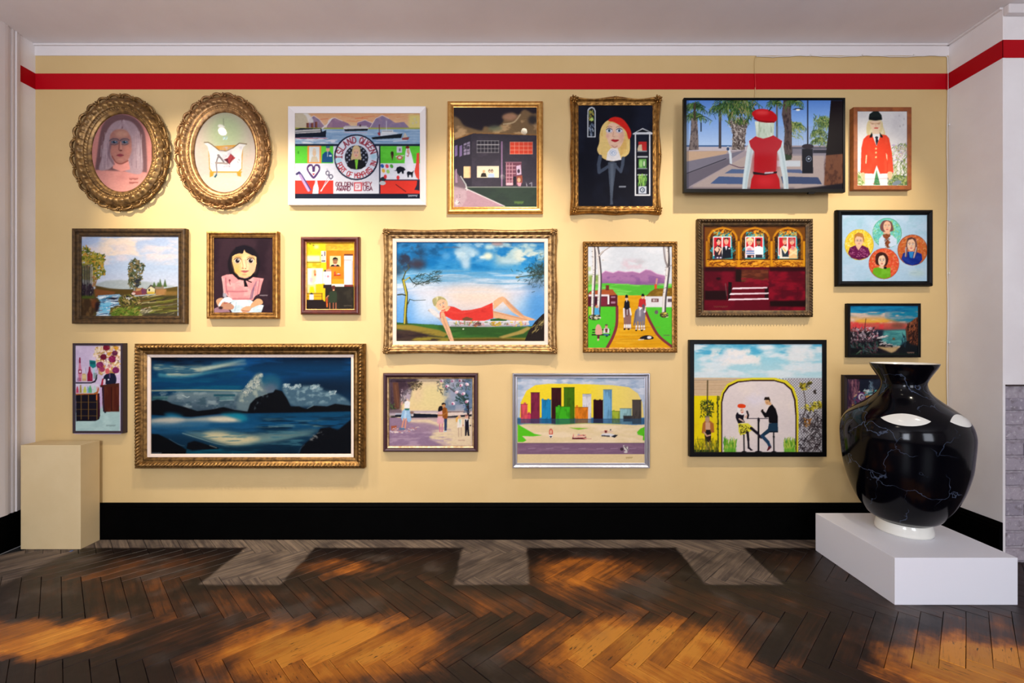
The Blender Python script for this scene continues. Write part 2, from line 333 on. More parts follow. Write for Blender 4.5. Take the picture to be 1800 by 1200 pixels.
    c.P([(1298, 668), (1305, 560), (1318, 500), (1345, 505), (1372, 580), (1392, 668), (1392, 780), (1330, 745)], '#eceaf2'); c.E(1334, 545, 14, 26, '#d8a58c'); c.E(1328, 504, 22, 14, '#7c2c26'); c.L([(1320, 590), (1334, 600), (1345, 560)], 8, '#b96a5c')
    for x, y, q in ((1062, 700, '#2c5fa8'), (1112, 702, '#d84a5c'), (1160, 702, '#4f9a3c'), (1074, 750, '#e6b64a'), (1122, 758, '#9fd070')): c.E(x, y, 17, 22, q, -25)
    c.P([(1178, 750), (1205, 745), (1215, 715), (1250, 703), (1290, 715), (1310, 742), (1290, 750), (1288, 782), (1272, 782), (1262, 757), (1240, 782), (1222, 780), (1215, 752)], '#171a26', s=0)
    c.P([(1320, 770), (1335, 755), (1375, 765), (1395, 745), (1385, 780), (1380, 820), (1368, 818), (1366, 795), (1345, 795), (1340, 822), (1330, 820)], '#171a26')
    c.P([(1425, 565), (1452, 560), (1452, 850), (1420, 820), (1400, 760), (1418, 680)], '#e04a3c', s=0); c.P([(1430, 850), (1455, 840), (1455, 960), (1400, 950), (1425, 900)], '#2b2d3c')
    c.R(1038, 842, 1456, 854, '#3c3244'); c.E(1072, 838, 30, 24, '#20333a'); c.E(1064, 880, 34, 22, '#b7bfc0'); c.E(1094, 812, 16, 22, '#d83a3e'); c.E(1228, 822, 16, 22, '#e03a40'); c.L([(1205, 895), (1310, 970)], 12, '#431c20', w2=3)
    c.R(120, 992, 1460, 1045, '#1a1f30'); c.sig(1335, 1005, 95, 20, '#c8ccd8')
    return c.done(.03)

def pic_night_building():
    c = Pic((796, 187, 944, 363), (775, 165, 5.4526), '#2a2530')
    c.R(110, 110, 930, 470, '#241d24')
    c.P([(100, 430), (110, 230), (170, 235), (220, 300), (300, 330), (390, 350), (420, 310), (520, 330), (600, 260), (590, 215), (680, 180), (740, 200), (800, 150), (880, 190), (930, 200), (930, 400), (300, 390)], '#7d6242', s=1, b=8)
    c.N(110, 150, 930, 420, '#c7a070', 90, 60, .5, .68, .9, pts=[(110, 260), (230, 330), (400, 365), (560, 320), (640, 220), (800, 160), (930, 210), (930, 400), (110, 430)], b=8)
    c.E(520, 330, 70, 28, '#6d7358', b=12, a=.8); c.E(880, 250, 45, 45, '#2f2a2a', b=12); c.E(660, 220, 70, 34, '#b98668', b=12, a=.8); c.L([(600, 290), (700, 270), (760, 200)], 14, '#d8bd92', .7, s=1)
    c.P([(110, 440), (300, 372), (930, 388), (930, 420), (110, 450)], '#9a6a34', b=4)
    c.P([(110, 450), (310, 378), (930, 398), (930, 910), (110, 910)], '#35303a'); c.P([(110, 450), (290, 385), (295, 890), (110, 905)], '#2c2832'); c.N(300, 400, 930, 880, '#453d4a', 120, 90, .5, .7, .5)
    for x in (132, 178): c.P([(x, 500), (x + 26, 488), (x + 26, 590), (x, 605)], '#7a6690')
    c.P([(218, 478), (278, 455), (278, 578), (218, 588)], '#867a92')
    for k in range(3): c.L([(218, 500 + k * 30), (278, 480 + k * 33)], 5, '#2b2732')
    c.L([(248, 465), (248, 585)], 5, '#2b2732'); c.R(225, 490, 244, 520, '#3a3442'); c.R(252, 500, 272, 530, '#3a3442')
    c.R(345, 448, 556, 562, '#2a2730')
    for k in range(7): c.L([(348 + k * 34, 448), (348 + k * 34, 562)], 4, '#8f8b90')
    for k in range(4): c.L([(345, 450 + k * 37), (556, 450 + k * 37)], 4 + (k == 1) * 4, '#a5a1a2')
    c.R(663, 460, 878, 578, '#d0442e')
    for k in range(6): c.L([(663 + k * 43, 460), (663 + k * 43, 578)], 4, '#e79a80')
    for k in range(4): c.L([(663, 462 + k * 38), (878, 462 + k * 38)], 4, '#e79a80')
    c.R(578, 455, 590, 885, '#8d6d8d'); c.R(218, 694, 282, 806, '#e3c08e'); c.R(274, 694, 286, 806, '#c79c74')
    c.R(345, 690, 556, 802, '#d8cbb0'); c.P([(380, 796), (388, 765), (405, 755), (430, 760), (440, 796)], '#2c2620'); c.E(412, 742, 12, 14, '#c79a70'); c.P([(450, 800), (455, 765), (510, 762), (514, 800)], '#a9b9d4'); c.E(466, 738, 11, 16, '#4a3c34'); c.E(490, 738, 11, 16, '#4a3c34'); c.E(467, 742, 7, 9, '#d8b294'); c.E(490, 742, 7, 9, '#d8b294')
    c.R(622, 655, 772, 872, '#6d3f4e'); c.R(618, 650, 772, 660, '#8c6170')
    for k in range(5): c.L([(625, 690 + k * 36), (715, 690 + k * 36)], 6, '#c79aa4')
    for x in (630, 655, 684): c.L([(x, 665), (x, 868)], 7, '#b9848f')
    c.R(625, 850, 690, 876, '#d9a9b2'); c.R(692, 790, 722, 872, '#241e28'); c.P([(722, 690), (765, 680), (772, 770), (728, 778)], '#c8adc4'); c.E(745, 740, 13, 20, '#433240'); c.P([(725, 790), (780, 780), (782, 850), (735, 880)], '#8d4a3a'); c.E(748, 825, 16, 22, '#c8a080'); c.P([(730, 850), (772, 850), (765, 885), (740, 882)], '#c98fa0')
    c.P([(815, 840), (830, 885), (820, 885)], '#9d98a4'); c.L([(850, 860), (870, 850), (870, 884)], 8, '#8d8894'); c.R(916, 835, 930, 880, '#8d4a5a')
    c.R(110, 890, 930, 1090, '#2c3a30'); c.N(110, 900, 930, 1090, '#26302c', 160, 50, .5, .7, .7)
    c.L([(240, 893), (930, 893)], 6, '#a5a79c')
    c.P([(110, 900), (240, 905), (610, 1078), (110, 1090)], '#a8848e'); c.P([(110, 700), (180, 790), (250, 900), (250, 925), (110, 920)], '#6d5a62'); c.P([(110, 880), (240, 912), (250, 1000), (200, 1080), (110, 1085)], '#b49aa0', .8, b=6); c.L([(235, 905), (610, 1076)], 9, '#cfc3c4')
    c.L([(190, 790), (240, 870), (250, 920)], 10, '#cfd0cc', .8, w2=14); c.P([(140, 720), (152, 720), (160, 850), (138, 850)], '#9d7f95')
    c.E(155, 1040, 22, 26, '#d6c6c4', b=4); c.D([(140, 960), (185, 960), (185, 1060), (140, 1060)], 14, ['#5d4a50', '#e0d6d4'], 10, 8)
    c.sig(705, 1030, 85, 24, '#5c7a3a')
    return c.done()

def pic_beret_portrait():
    c = Pic((1015, 183, 1148, 363), (990, 155, 5.2158), '#14151f')
    c.N(130, 140, 830, 1090, '#1d2130', 200, 200, .4, .7, .8)
    c.P([(220, 450), (222, 200), (235, 180), (262, 170), (286, 182), (298, 210), (298, 450)], '#c9cdd0'); c.P([(230, 440), (232, 205), (245, 190), (262, 182), (280, 192), (288, 215), (288, 440)], '#191b20')
    c.D([(238, 200), (282, 200), (282, 300), (238, 300)], 40, ['#c9a53c', '#8fae4a', '#6f8c50', '#d8cf6c'], 14, 9, 60, 60); c.E(262, 285, 15, 15, '#b9d06c'); c.D([(238, 320), (282, 320), (282, 440), (238, 440)], 40, ['#56657e', '#8b98a8', '#2b3446', '#b8c4d0'], 20, 9, 70, 30)
    c.P([(312, 560), (330, 500), (335, 420), (355, 350), (400, 300), (470, 275), (540, 300), (590, 380), (610, 460), (605, 590), (540, 640), (460, 668), (380, 650), (330, 605)], '#eccb7e', s=1)
    c.N(310, 290, 610, 660, '#d9a95a', 30, 120, .5, .65, .7, pts=[(325, 560), (345, 420), (380, 320), (470, 285), (560, 330), (600, 460), (595, 580), (460, 655), (340, 600)])
    c.P([(415, 300), (432, 275), (480, 263), (540, 280), (590, 335), (622, 400), (618, 450), (598, 465), (578, 400), (530, 350), (465, 312)], '#d8281e', s=1)
    c.P([(395, 400), (420, 330), (465, 320), (530, 355), (560, 410), (552, 480), (520, 540), (470, 555), (430, 530), (402, 460)], '#eec3a4', s=1); c.E(540, 440, 20, 60, '#d9a58c', b=10, a=.6)
    c.P([(395, 660), (405, 590), (435, 550), (500, 550), (512, 590), (535, 655), (465, 668)], '#efe9e4'); c.L([(445, 525), (470, 545), (495, 530)], 10, '#c98f78', .8)
    for x in (422, 514):
        c.E(x, 388, 32, 22, '#c8b8c4', b=3); c.E(x, 388, 22, 15, '#eef0f2'); c.E(x, 388, 12, 14, '#3d536c'); c.L([(x - 26, 380), (x, 366), (x + 26, 380)], 6, '#3a3040', s=1); c.L([(x - 28, 360), (x, 348), (x + 24, 356)], 5, '#9a7450', s=1)
    c.L([(462, 400), (455, 440), (472, 445)], 5, '#c98f78'); c.E(405, 440, 16, 16, '#e8aa98', b=8); c.E(525, 440, 16, 16, '#e8aa98', b=8); c.P([(438, 478), (458, 468), (475, 472), (500, 470), (512, 478), (475, 494)], '#b0222c', s=1)
    c.E(457, 592, 32, 30, '#b9c6d8'); c.E(457, 592, 25, 23, '#efeff2'); c.E(457, 592, 18, 16, '#9fb2ca'); c.E(460, 594, 10, 9, '#efeff2')
    c.L([(340, 625), (325, 700), (330, 770), (385, 735), (450, 690)], 34, '#454e5e', w2=26); c.L([(550, 640), (545, 700), (528, 765), (490, 720), (470, 690)], 30, '#454e5e', w2=22)
    c.P([(410, 680), (450, 670), (490, 685), (475, 800), (462, 900), (452, 1020), (458, 1065), (430, 1068), (432, 1010), (425, 900), (415, 780)], '#48505e', s=0); c.P([(430, 690), (462, 690), (455, 880), (442, 1010), (440, 880)], '#5c6674', b=5)
    c.R(512, 895, 575, 910, '#9da2ac', .8)
    c.P([(638, 415), (728, 365), (822, 410), (822, 422), (638, 424)], '#d9dadc'); c.P([(668, 404), (728, 376), (795, 402)], '#15161c')
    c.R(655, 418, 668, 985, '#d9dadc'); c.R(788, 418, 800, 985, '#d9dadc'); c.R(655, 972, 800, 985, '#d9dadc')
    c.R(690, 490, 765, 575, '#b92a2a'); c.P([(680, 560), (692, 520), (720, 515), (725, 575), (685, 578)], '#cdb89a'); c.R(680, 572, 768, 582, '#8f949a'); c.R(680, 622, 775, 634, '#c8ccd0')
    c.R(692, 648, 762, 735, '#5f9a4a'); c.E(712, 690, 16, 34, '#8cc070'); c.E(742, 695, 14, 34, '#3c6a44'); c.E(742, 690, 8, 26, '#c6d8b0'); c.R(680, 732, 770, 740, '#7d828c'); c.R(680, 790, 770, 799, '#d5d8dc')
    c.D([(688, 800), (766, 800), (766, 892), (688, 892)], 70, ['#5f9a3c', '#a9cc6a', '#2f5c34', '#7db850'], 34, 9, 90, 12); c.R(690, 898, 764, 966, '#c3c9d4'); c.E(726, 932, 24, 24, '#3c4a5e'); c.E(726, 932, 14, 14, '#dfe3e8'); c.E(728, 932, 7, 7, '#3c4a5e')
    return c.done()

def pic_tv():
    c = Pic((1206, 176, 1482, 333), (1190, 160, 5.8065), '#88b0e0', margin=0)
    c.G(90, 90, 1700, 560, [(0, '#4f78c0'), (.45, '#7fa4e0'), (1, '#b5ccf0')])
    c.R(90, 555, 1700, 1010, '#a8979c'); c.R(90, 552, 700, 572, '#4a6a98'); c.R(90, 570, 720, 610, '#c6b7bc')
    c.P([(90, 615), (520, 610), (500, 640), (90, 720)], '#c8a58a'); c.P([(90, 720), (520, 640), (700, 600), (540, 700), (90, 860)], '#7d7684'); c.P([(90, 850), (530, 690), (550, 740), (150, 960), (90, 1000)], '#6d6470'); c.L([(100, 840), (500, 690)], 8, '#2d2a34')
    c.P([(160, 970), (560, 740), (740, 640), (1500, 640), (1500, 1000), (160, 1000)], '#b7a29c')
    c.P([(340, 945), (430, 870), (700, 880), (690, 950)], '#4c5f88'); c.P([(485, 840), (560, 795), (700, 800), (690, 840)], '#56688e'); c.P([(1060, 870), (1440, 880), (1480, 950), (1080, 945)], '#3f4c70'); c.P([(1110, 800), (1260, 800), (1300, 840), (1110, 830)], '#55638a')
    c.R(1020, 710, 1260, 770, '#cfd2d8'); c.R(1160, 570, 1560, 640, '#5c5a68'); c.R(1180, 590, 1560, 660, '#8c8490', .8); c.R(1390, 600, 1560, 632, '#2b2b38')
    def frond(x, y, n, l, cols, up=.25, sp=1.0):
        for i in range(n):
            t = math.pi * (i / (n - 1)) * sp + math.pi * (1 - sp) / 2; q = c.rg.uniform(.75, 1.15)
            ex, ey = x - math.cos(t) * l * q, y - math.sin(t) * l * .75 * q + l * up
            mid = ((x + ex) / 2, (y + ey) / 2 - l * .22)
            col = c.rg.choice(cols)
            c.L([(x, y), mid, (ex, ey)], 12, col, s=1, w2=4)
            for k in range(9):
                u = .3 + .75 * k / 9
                px = (1 - u) ** 2 * x + 2 * u * (1 - u) * mid[0] + u * u * ex; py = (1 - u) ** 2 * y + 2 * u * (1 - u) * mid[1] + u * u * ey
                c.L([(px, py), (px + c.rg.uniform(-22, 22), py + c.rg.uniform(18, 55))], 6, c.rg.choice(cols), .85, w2=3)
    gr = ['#2c4a22', '#4a6a2c', '#1c3018', '#7a8a4a', '#3a5a3a']
    c.P([(145, 250), (205, 250), (215, 420), (222, 600), (120, 605), (140, 420)], '#7d6d6a'); c.N(120, 260, 222, 600, '#4a4044', 14, 24, .5, .65, .9, pts=[(145, 250), (205, 250), (215, 420), (222, 600), (120, 605), (140, 420)])
    c.R(240, 320, 252, 415, '#1c2430'); frond(175, 180, 14, 130, gr); frond(180, 280, 12, 160, gr, .3, .9); c.R(168, 120, 192, 300, '#40382c')
    c.R(425, 120, 452, 585, '#453f44'); frond(430, 190, 10, 110, gr); 
    c.P([(520, 300), (720, 300), (700, 440), (690, 600), (560, 600), (570, 420)], '#6a5c58'); c.D([(510, 270), (740, 270), (700, 440), (690, 600), (560, 600), (560, 420)], 420, ['#b9aaa4', '#4a3c3a', '#857670', '#2b2426', '#d8ccc4'], 26, 9, 60, 50)
    frond(620, 110, 22, 240, gr, .35); frond(600, 180, 18, 210, gr, .45); frond(660, 200, 16, 170, gr, .5, .9); c.D([(480, 100), (800, 100), (740, 330), (520, 330)], 260, gr + ['#94855a'], 60, 9, 80, 45)
    c.R(1010, 100, 1030, 560, '#5d5a5c'); frond(1010, 130, 8, 90, gr)
    for x in range(1020, 1560, 17): c.L([(x, 360), (x, 560)], 4, '#8d93a4', .8)
    for (x, y) in ((1180, 340), (1230, 350), (1440, 420), (1500, 290), (1520, 340), (1450, 500)): frond(x, y, 10, 90, gr + ['#a5a86a', '#8d9a58'], .5, .9)
    c.D([(1170, 330), (1290, 330), (1290, 480), (1170, 480)], 60, ['#8d9a58', '#54703a', '#b5b070'], 34, 7, 60, 50); c.D([(1400, 250), (1560, 250), (1560, 560), (1380, 560)], 120, ['#6d8a44', '#44602c', '#9aa45a', '#2b4420'], 40, 8, 60, 60)
    c.P([(1085, 90), (1160, 90), (1172, 380), (1175, 680), (1085, 660), (1100, 400), (1070, 240)], '#5a4a48'); c.N(1070, 90, 1175, 680, '#33282c', 14, 40, .5, .65, .9, pts=[(1085, 90), (1160, 90), (1172, 380), (1175, 680), (1085, 660), (1100, 400), (1070, 240)]); frond(1190, 120, 10, 110, gr, .4)
    c.P([(1095, 640), (1170, 660), (1170, 700), (1095, 710)], '#31402c')
    c.R(1328, 95, 1342, 600, '#1e222e'); c.P([(1175, 190), (1215, 175), (1265, 175), (1295, 190)], '#20242e'); c.E(1235, 192, 22, 9, '#fdf6e6', b=2)
    c.E(1335, 565, 60, 26, '#2b2430'); c.P([(1275, 590), (1385, 590), (1390, 840), (1278, 840)], '#0c1020'); c.E(1345, 692, 29, 30, '#8893a8'); c.E(1345, 692, 23, 24, '#0c1020'); c.E(1345, 690, 12, 8, '#c8d0dc')
    c.P([(1570, 95), (1695, 95), (1695, 660), (1520, 660), (1545, 400)], '#140c12'); c.P([(1520, 655), (1695, 640), (1695, 960), (1660, 1000), (1500, 960)], '#7a4a34', b=4); c.N(1500, 650, 1695, 1000, '#4a2a22', 40, 60, .5, .7, .7); c.P([(1440, 975), (1700, 940), (1700, 1010), (1100, 1010)], '#1c1820', b=6); c.R(90, 985, 1200, 1010, '#4c4450', .6, b=8)
    c.L([(520, 575), (545, 640), (550, 740)], 24, '#d4dce4'); c.E(520, 590, 14, 18, '#30466c'); c.L([(540, 745), (640, 780), (700, 775)], 10, '#6a5060', s=1)
    for s in ([(770, 520), (745, 620), (720, 780), (700, 900), (690, 1005)], [(1045, 530), (1065, 640), (1085, 760), (1105, 880), (1115, 1005)]):
        c.L(s, 74, '#d3ddE0'.lower(), s=1, w2=48); c.L([(x + 10, y) for x, y in s], 22, '#b5c4c8', .8, s=1, b=4)
    c.P([(735, 510), (800, 462), (980, 448), (1075, 510), (1060, 570), (1022, 620), (1010, 830), (785, 840), (790, 620), (750, 570)], '#b92a34'); c.P([(790, 650), (1010, 650), (1010, 830), (785, 840)], '#b50e1c', b=30); c.P([(745, 1010), (760, 900), (790, 840), (1010, 830), (1045, 900), (1055, 1010)], '#c0101c'); c.E(900, 920, 90, 50, '#d82830', b=30, a=.8)
    c.P([(775, 822), (900, 842), (1020, 818), (1020, 838), (900, 858), (778, 850)], '#1c0c14'); c.P([(895, 828), (985, 822), (985, 838), (895, 845)], '#c8b4bc')
    c.P([(795, 310), (995, 310), (988, 450), (940, 470), (880, 485), (810, 465)], '#c3cdbc', s=0); c.N(795, 310, 995, 480, '#e0e4d4', 24, 90, .5, .65, .8, pts=[(795, 310), (995, 310), (985, 450), (880, 480), (812, 462)]); c.N(795, 310, 995, 480, '#98a890', 24, 90, .55, .7, .7, pts=[(795, 310), (995, 310), (985, 450), (880, 480), (812, 462)])
    c.P([(765, 225), (810, 190), (880, 182), (960, 200), (1010, 240), (1022, 285), (990, 318), (900, 322), (820, 305), (785, 270)], '#b5141c', s=1); c.E(870, 220, 70, 22, '#d43c3e', b=14); c.L([(790, 280), (850, 308), (990, 316)], 14, '#7d0a14', s=1); c.L([(940, 200), (965, 165)], 12, '#23301c')
    c.R(90, 90, 120, 1010, '#101828', .25)
    return c.done(.02)

def pic_riding_jacket():
    c = Pic((1508, 194, 1596, 326), (1490, 175, 7.0588), '#ebe7e2')
    c.N(130, 130, 750, 1070, '#dfdad8', 160, 160, .5, .8, .8)
    c.D([(560, 560), (740, 560), (740, 1060), (520, 1060)], 240, ['#8fa04c', '#5f7a3a', '#b8bf6a', '#c8b8cc', '#4c6434', '#a5b58a'], 46, 14, 100, 50, .75); c.D([(560, 560), (740, 560), (740, 760), (560, 760)], 60, ['#c9b5d6', '#e0d8a0', '#b0a0c8', '#d8b0a0'], 18, 14)
    c.P([(500, 1062), (520, 980), (600, 930), (740, 950), (740, 1062)], '#6a8248', s=0); c.D([(500, 940), (740, 940), (740, 1060), (500, 1060)], 90, ['#a9b060', '#4c6040', '#8a9a90', '#b9c078'], 34, 14, 60, 60); c.E(610, 1035, 60, 28, '#7e8a92', -20); c.P([(128, 905), (215, 905), (215, 1062), (128, 1062)], '#d8dcb8'); c.D([(128, 905), (220, 905), (220, 1062), (128, 1062)], 40, ['#7d9a4c', '#5c7a3a', '#a9b56a'], 46, 12, 50, 30)
    for x, y in ((690, 315), (700, 240), (650, 330), (640, 200)): c.E(x, y, 8, 14, '#c8c2c2', b=3)
    c.P([(215, 920), (495, 920), (495, 1060), (215, 1060)], '#e6dfe2'); c.L([(215, 985), (495, 978)], 6, '#c5aeb0')
    c.P([(240, 430), (235, 330), (262, 262), (340, 250), (425, 265), (440, 330), (465, 430), (400, 470), (300, 470)], '#e2cf9a', s=1); c.N(230, 260, 470, 440, '#f0e4c0', 20, 80, .5, .65, .8, pts=[(245, 430), (240, 330), (262, 270), (425, 270), (440, 330), (455, 430)])
    c.P([(275, 300), (290, 265), (390, 265), (408, 300), (395, 370), (350, 405), (305, 375)], '#f0cfae', s=1); c.P([(310, 380), (395, 380), (400, 440), (305, 440)], '#edd0b0')
    c.L([(275, 285), (330, 300), (355, 298), (408, 285)], 9, '#d9a878', s=1); c.E(310, 300, 18, 8, '#c99e80'); c.E(385, 300, 18, 8, '#c99e80'); c.L([(348, 305), (345, 335), (360, 338)], 5, '#d8a888'); c.E(354, 353, 28, 8, '#cc3a3c')
    c.P([(260, 240), (270, 180), (320, 145), (350, 132), (385, 148), (420, 190), (428, 240), (345, 258)], '#1f2826', s=0); c.P([(265, 215), (425, 215), (428, 250), (345, 262), (262, 250)], '#161c1c')
    c.P([(160, 910), (170, 600), (195, 490), (240, 445), (310, 430), (405, 430), (480, 440), (515, 480), (550, 660), (568, 905), (490, 915), (400, 920), (360, 815), (330, 920), (210, 915)], '#e8482e'); c.N(160, 430, 570, 915, '#f25a3c', 80, 160, .5, .7, .6, pts=[(170, 900), (180, 600), (240, 455), (480, 450), (540, 660), (555, 895), (400, 905), (360, 800), (330, 905)])
    c.P([(300, 425), (360, 580), (412, 425)], '#efebe8'); c.P([(298, 405), (312, 440), (300, 472), (268, 468)], '#22201f'); c.P([(398, 405), (436, 455), (430, 476), (402, 462)], '#22201f'); c.E(360, 470, 20, 15, '#26303c'); c.P([(348, 480), (372, 480), (382, 510), (360, 572), (346, 520)], '#232c38')
    for y in (608, 657, 714): c.E(352, y, 11, 12, '#f2c98a')
    c.P([(228, 685), (240, 690), (232, 795), (220, 790)], '#f0d9b0'); c.P([(475, 660), (492, 690), (492, 760), (480, 720)], '#f0d9b0'); c.L([(495, 780), (492, 900)], 4, '#a83020')
    c.P([(172, 910), (208, 912), (214, 990), (196, 1010), (178, 960)], '#e6bf94', s=1); c.P([(498, 900), (550, 900), (548, 965), (520, 990), (498, 960)], '#e6bf94', s=1); c.P([(360, 812), (325, 920), (395, 920)], '#f0ece6')
    c.P([(358, 870), (320, 1062), (405, 1062)], '#4e8a58'); c.D([(358, 870), (325, 1062), (400, 1062)], 40, ['#2f5c40', '#7ab88a', '#3c7a50', '#c05a50'], 20, 9)
    return c.done(.03)

def pic_river_landscape():
    c = Pic((140, 414, 311, 556), (115, 390, 6.3136), '#b7c4da')
    c.G(150, 145, 1245, 740, [(0, '#a4b8d8'), (.35, '#b9c5da'), (.6, '#b2c4dc'), (.85, '#c3cbdd'), (1, '#c9cdd8')])
    c.N(150, 150, 1245, 480, '#d8cfd2', 260, 90, .42, .66, 1); c.N(380, 150, 820, 440, '#ecd6c0', 140, 70, .45, .62, .9, b=40); c.N(880, 250, 1245, 420, '#ddd0d0', 160, 50, .4, .6, .9, b=30); c.E(800, 175, 90, 22, '#e6e0e2', b=18); c.E(650, 300, 130, 50, '#e3cfc6', b=34, a=.8); c.E(620, 400, 70, 26, '#dcd0d6', b=20)
    c.P([(320, 690), (450, 650), (600, 640), (720, 650), (900, 660), (1245, 720), (1245, 760), (320, 760)], '#a9b3b4', s=0, b=6)
    c.R(150, 745, 1245, 1055, '#4e4426'); c.P([(330, 705), (480, 735), (760, 760), (720, 800), (340, 800)], '#53401c', b=4); c.P([(320, 740), (560, 775), (540, 800), (330, 830)], '#7a4a28', b=6); c.P([(1060, 745), (1245, 715), (1245, 800), (1000, 800)], '#5c4a20')
    c.D([(160, 300), (230, 270), (320, 340), (440, 370), (420, 470), (440, 570), (350, 640), (160, 640)], 700, ['#77751f', '#a9953a', '#5b6120', '#c48a34', '#8a8a2c', '#4c5424', '#b8a444'], 26, 20, 30, 70)
    c.P([(225, 350), (245, 270), (265, 340)], '#48592c'); c.P([(160, 480), (290, 470), (310, 800), (160, 830)], '#5c5a4c', .7, b=6)
    for x in (185, 215, 240, 262, 285, 300): c.L([(x, 480 + x % 40), (x + c.rg.uniform(-8, 8), 820)], 9, c.rg.choice(['#9a958a', '#6a6458', '#3a3230', '#b0a698']))
    c.D([(160, 690), (310, 690), (310, 820), (160, 840)], 120, ['#2b2028', '#40303a', '#1e1820'], 40, 14, 90, 15); c.D([(300, 600), (350, 600), (340, 720), (300, 720)], 30, ['#8a7030', '#9c6a48'], 20, 14, 90, 40); c.R(155, 820, 320, 860, '#4c5a20', b=8)
    c.P([(160, 850), (340, 850), (370, 900), (340, 960), (290, 1050), (155, 1055)], '#43301e', b=6); c.P([(280, 850), (350, 860), (330, 960), (290, 950)], '#6d3e22', b=8); c.N(160, 850, 360, 1050, '#7a5a34', 40, 60, .5, .7, .7)
    c.P([(360, 815), (600, 800), (620, 830), (590, 920), (500, 950), (480, 1050), (330, 1055), (380, 960), (390, 880), (360, 850)], '#7f9fb8', s=0)
    c.D([(370, 830), (600, 820), (590, 920), (500, 950), (480, 1050), (340, 1050), (390, 940)], 170, ['#d8e6ee', '#a9cade', '#ecf0f2', '#58a4c8', '#35557a', '#cfdde8'], 70, 12, -8, 14)
    c.D([(380, 900), (510, 900), (480, 1020), (370, 1010)], 30, ['#4fa6cf', '#7cc0dc'], 60, 20, -10, 10); c.P([(430, 845), (520, 835), (600, 845), (540, 865)], '#1e1c2c', b=4); c.P([(490, 880), (610, 870), (600, 890)], '#26243a', b=3); c.P([(330, 900), (385, 880), (370, 980), (330, 1000)], '#2b1c20', b=8)
    c.P([(600, 830), (740, 790), (820, 800), (830, 930), (620, 925), (585, 880)], '#5f5a26', s=0, b=5); c.D([(600, 830), (760, 800), (830, 820), (830, 930), (620, 925), (590, 880)], 120, ['#8d7a3a', '#3c3a22', '#a58a48', '#4c5a24', '#2b2420', '#b9a070'], 26, 14, 20, 50); c.D([(680, 820), (740, 820), (740, 860), (680, 860)], 16, ['#14101c', '#e4e2e8'], 16, 12)
    c.P([(510, 960), (800, 935), (850, 960), (820, 1050), (500, 1050)], '#5a6e24', b=8); c.D([(510, 950), (820, 940), (850, 1050), (500, 1050)], 200, ['#6d8a2c', '#48661e', '#8f8a3c', '#a5a050', '#33481c', '#7a5a2c'], 24, 12, -20, 40)
    for k in range(60):
        x = c.rg.uniform(800, 1150); y = c.rg.uniform(820, 1045)
        c.L([(x, y), (x + c.rg.uniform(60, 200), y - c.rg.uniform(6, 34))], c.rg.uniform(7, 20), c.rg.choice(['#5f5a24', '#8c8a3c', '#3a3a1e', '#b8aa78', '#4c5a20', '#2b2820', '#6d4a24', '#716a52']), .85, w2=6)
    c.D([(840, 960), (960, 940), (950, 1010), (830, 1020)], 40, ['#c9c0aa', '#8a8270', '#5b5448'], 26, 12, -20, 20); c.R(860, 1015, 1230, 1050, '#3a342c', .7, b=8)
    c.L([(770, 820), (1000, 800)], 16, '#b5bcc8', .85); c.P([(745, 775), (780, 735), (860, 730), (905, 775), (890, 805), (790, 812)], '#8a4a3c'); c.P([(840, 740), (890, 740), (905, 790), (850, 805)], '#6d3a52'); c.P([(790, 740), (850, 732), (830, 760), (780, 770)], '#b08a5a'); c.E(755, 795, 22, 14, '#d9b8b0')
    c.P([(905, 750), (945, 700), (995, 735), (990, 790), (905, 790)], '#d8cda0'); c.P([(895, 755), (945, 695), (1010, 720), (1000, 745), (948, 715)], '#4c4440'); c.P([(990, 710), (1080, 700), (1100, 745), (1000, 745)], '#8a7a68'); c.E(930, 755, 10, 14, '#2e2622'); c.R(910, 775, 990, 800, '#c9a83a', b=4); c.R(1000, 745, 1120, 810, '#a87a4a', b=5); c.R(1100, 770, 1240, 815, '#8d6a34', .8, b=6)
    for x, h in ((985, 60), (1052, 95), (1105, 90), (1030, 60)): c.P([(x - 20, 720), (x, 720 - h), (x + 22, 720)], '#4f6438', b=3)
    c.D([(770, 395), (800, 430), (860, 460), (880, 480), (850, 600), (830, 680), (800, 740), (720, 740), (700, 650), (700, 480), (740, 430)], 480, ['#5a5230', '#3f4a2c', '#7a6a44', '#8f7a50', '#2c3424', '#566044'], 24, 18, 60, 70); c.D([(770, 620), (830, 620), (810, 720), (780, 720)], 40, ['#2a2c34', '#3a3c40'], 24, 16)
    c.R(755, 730, 775, 765, '#8a8a80')
    return c.done()
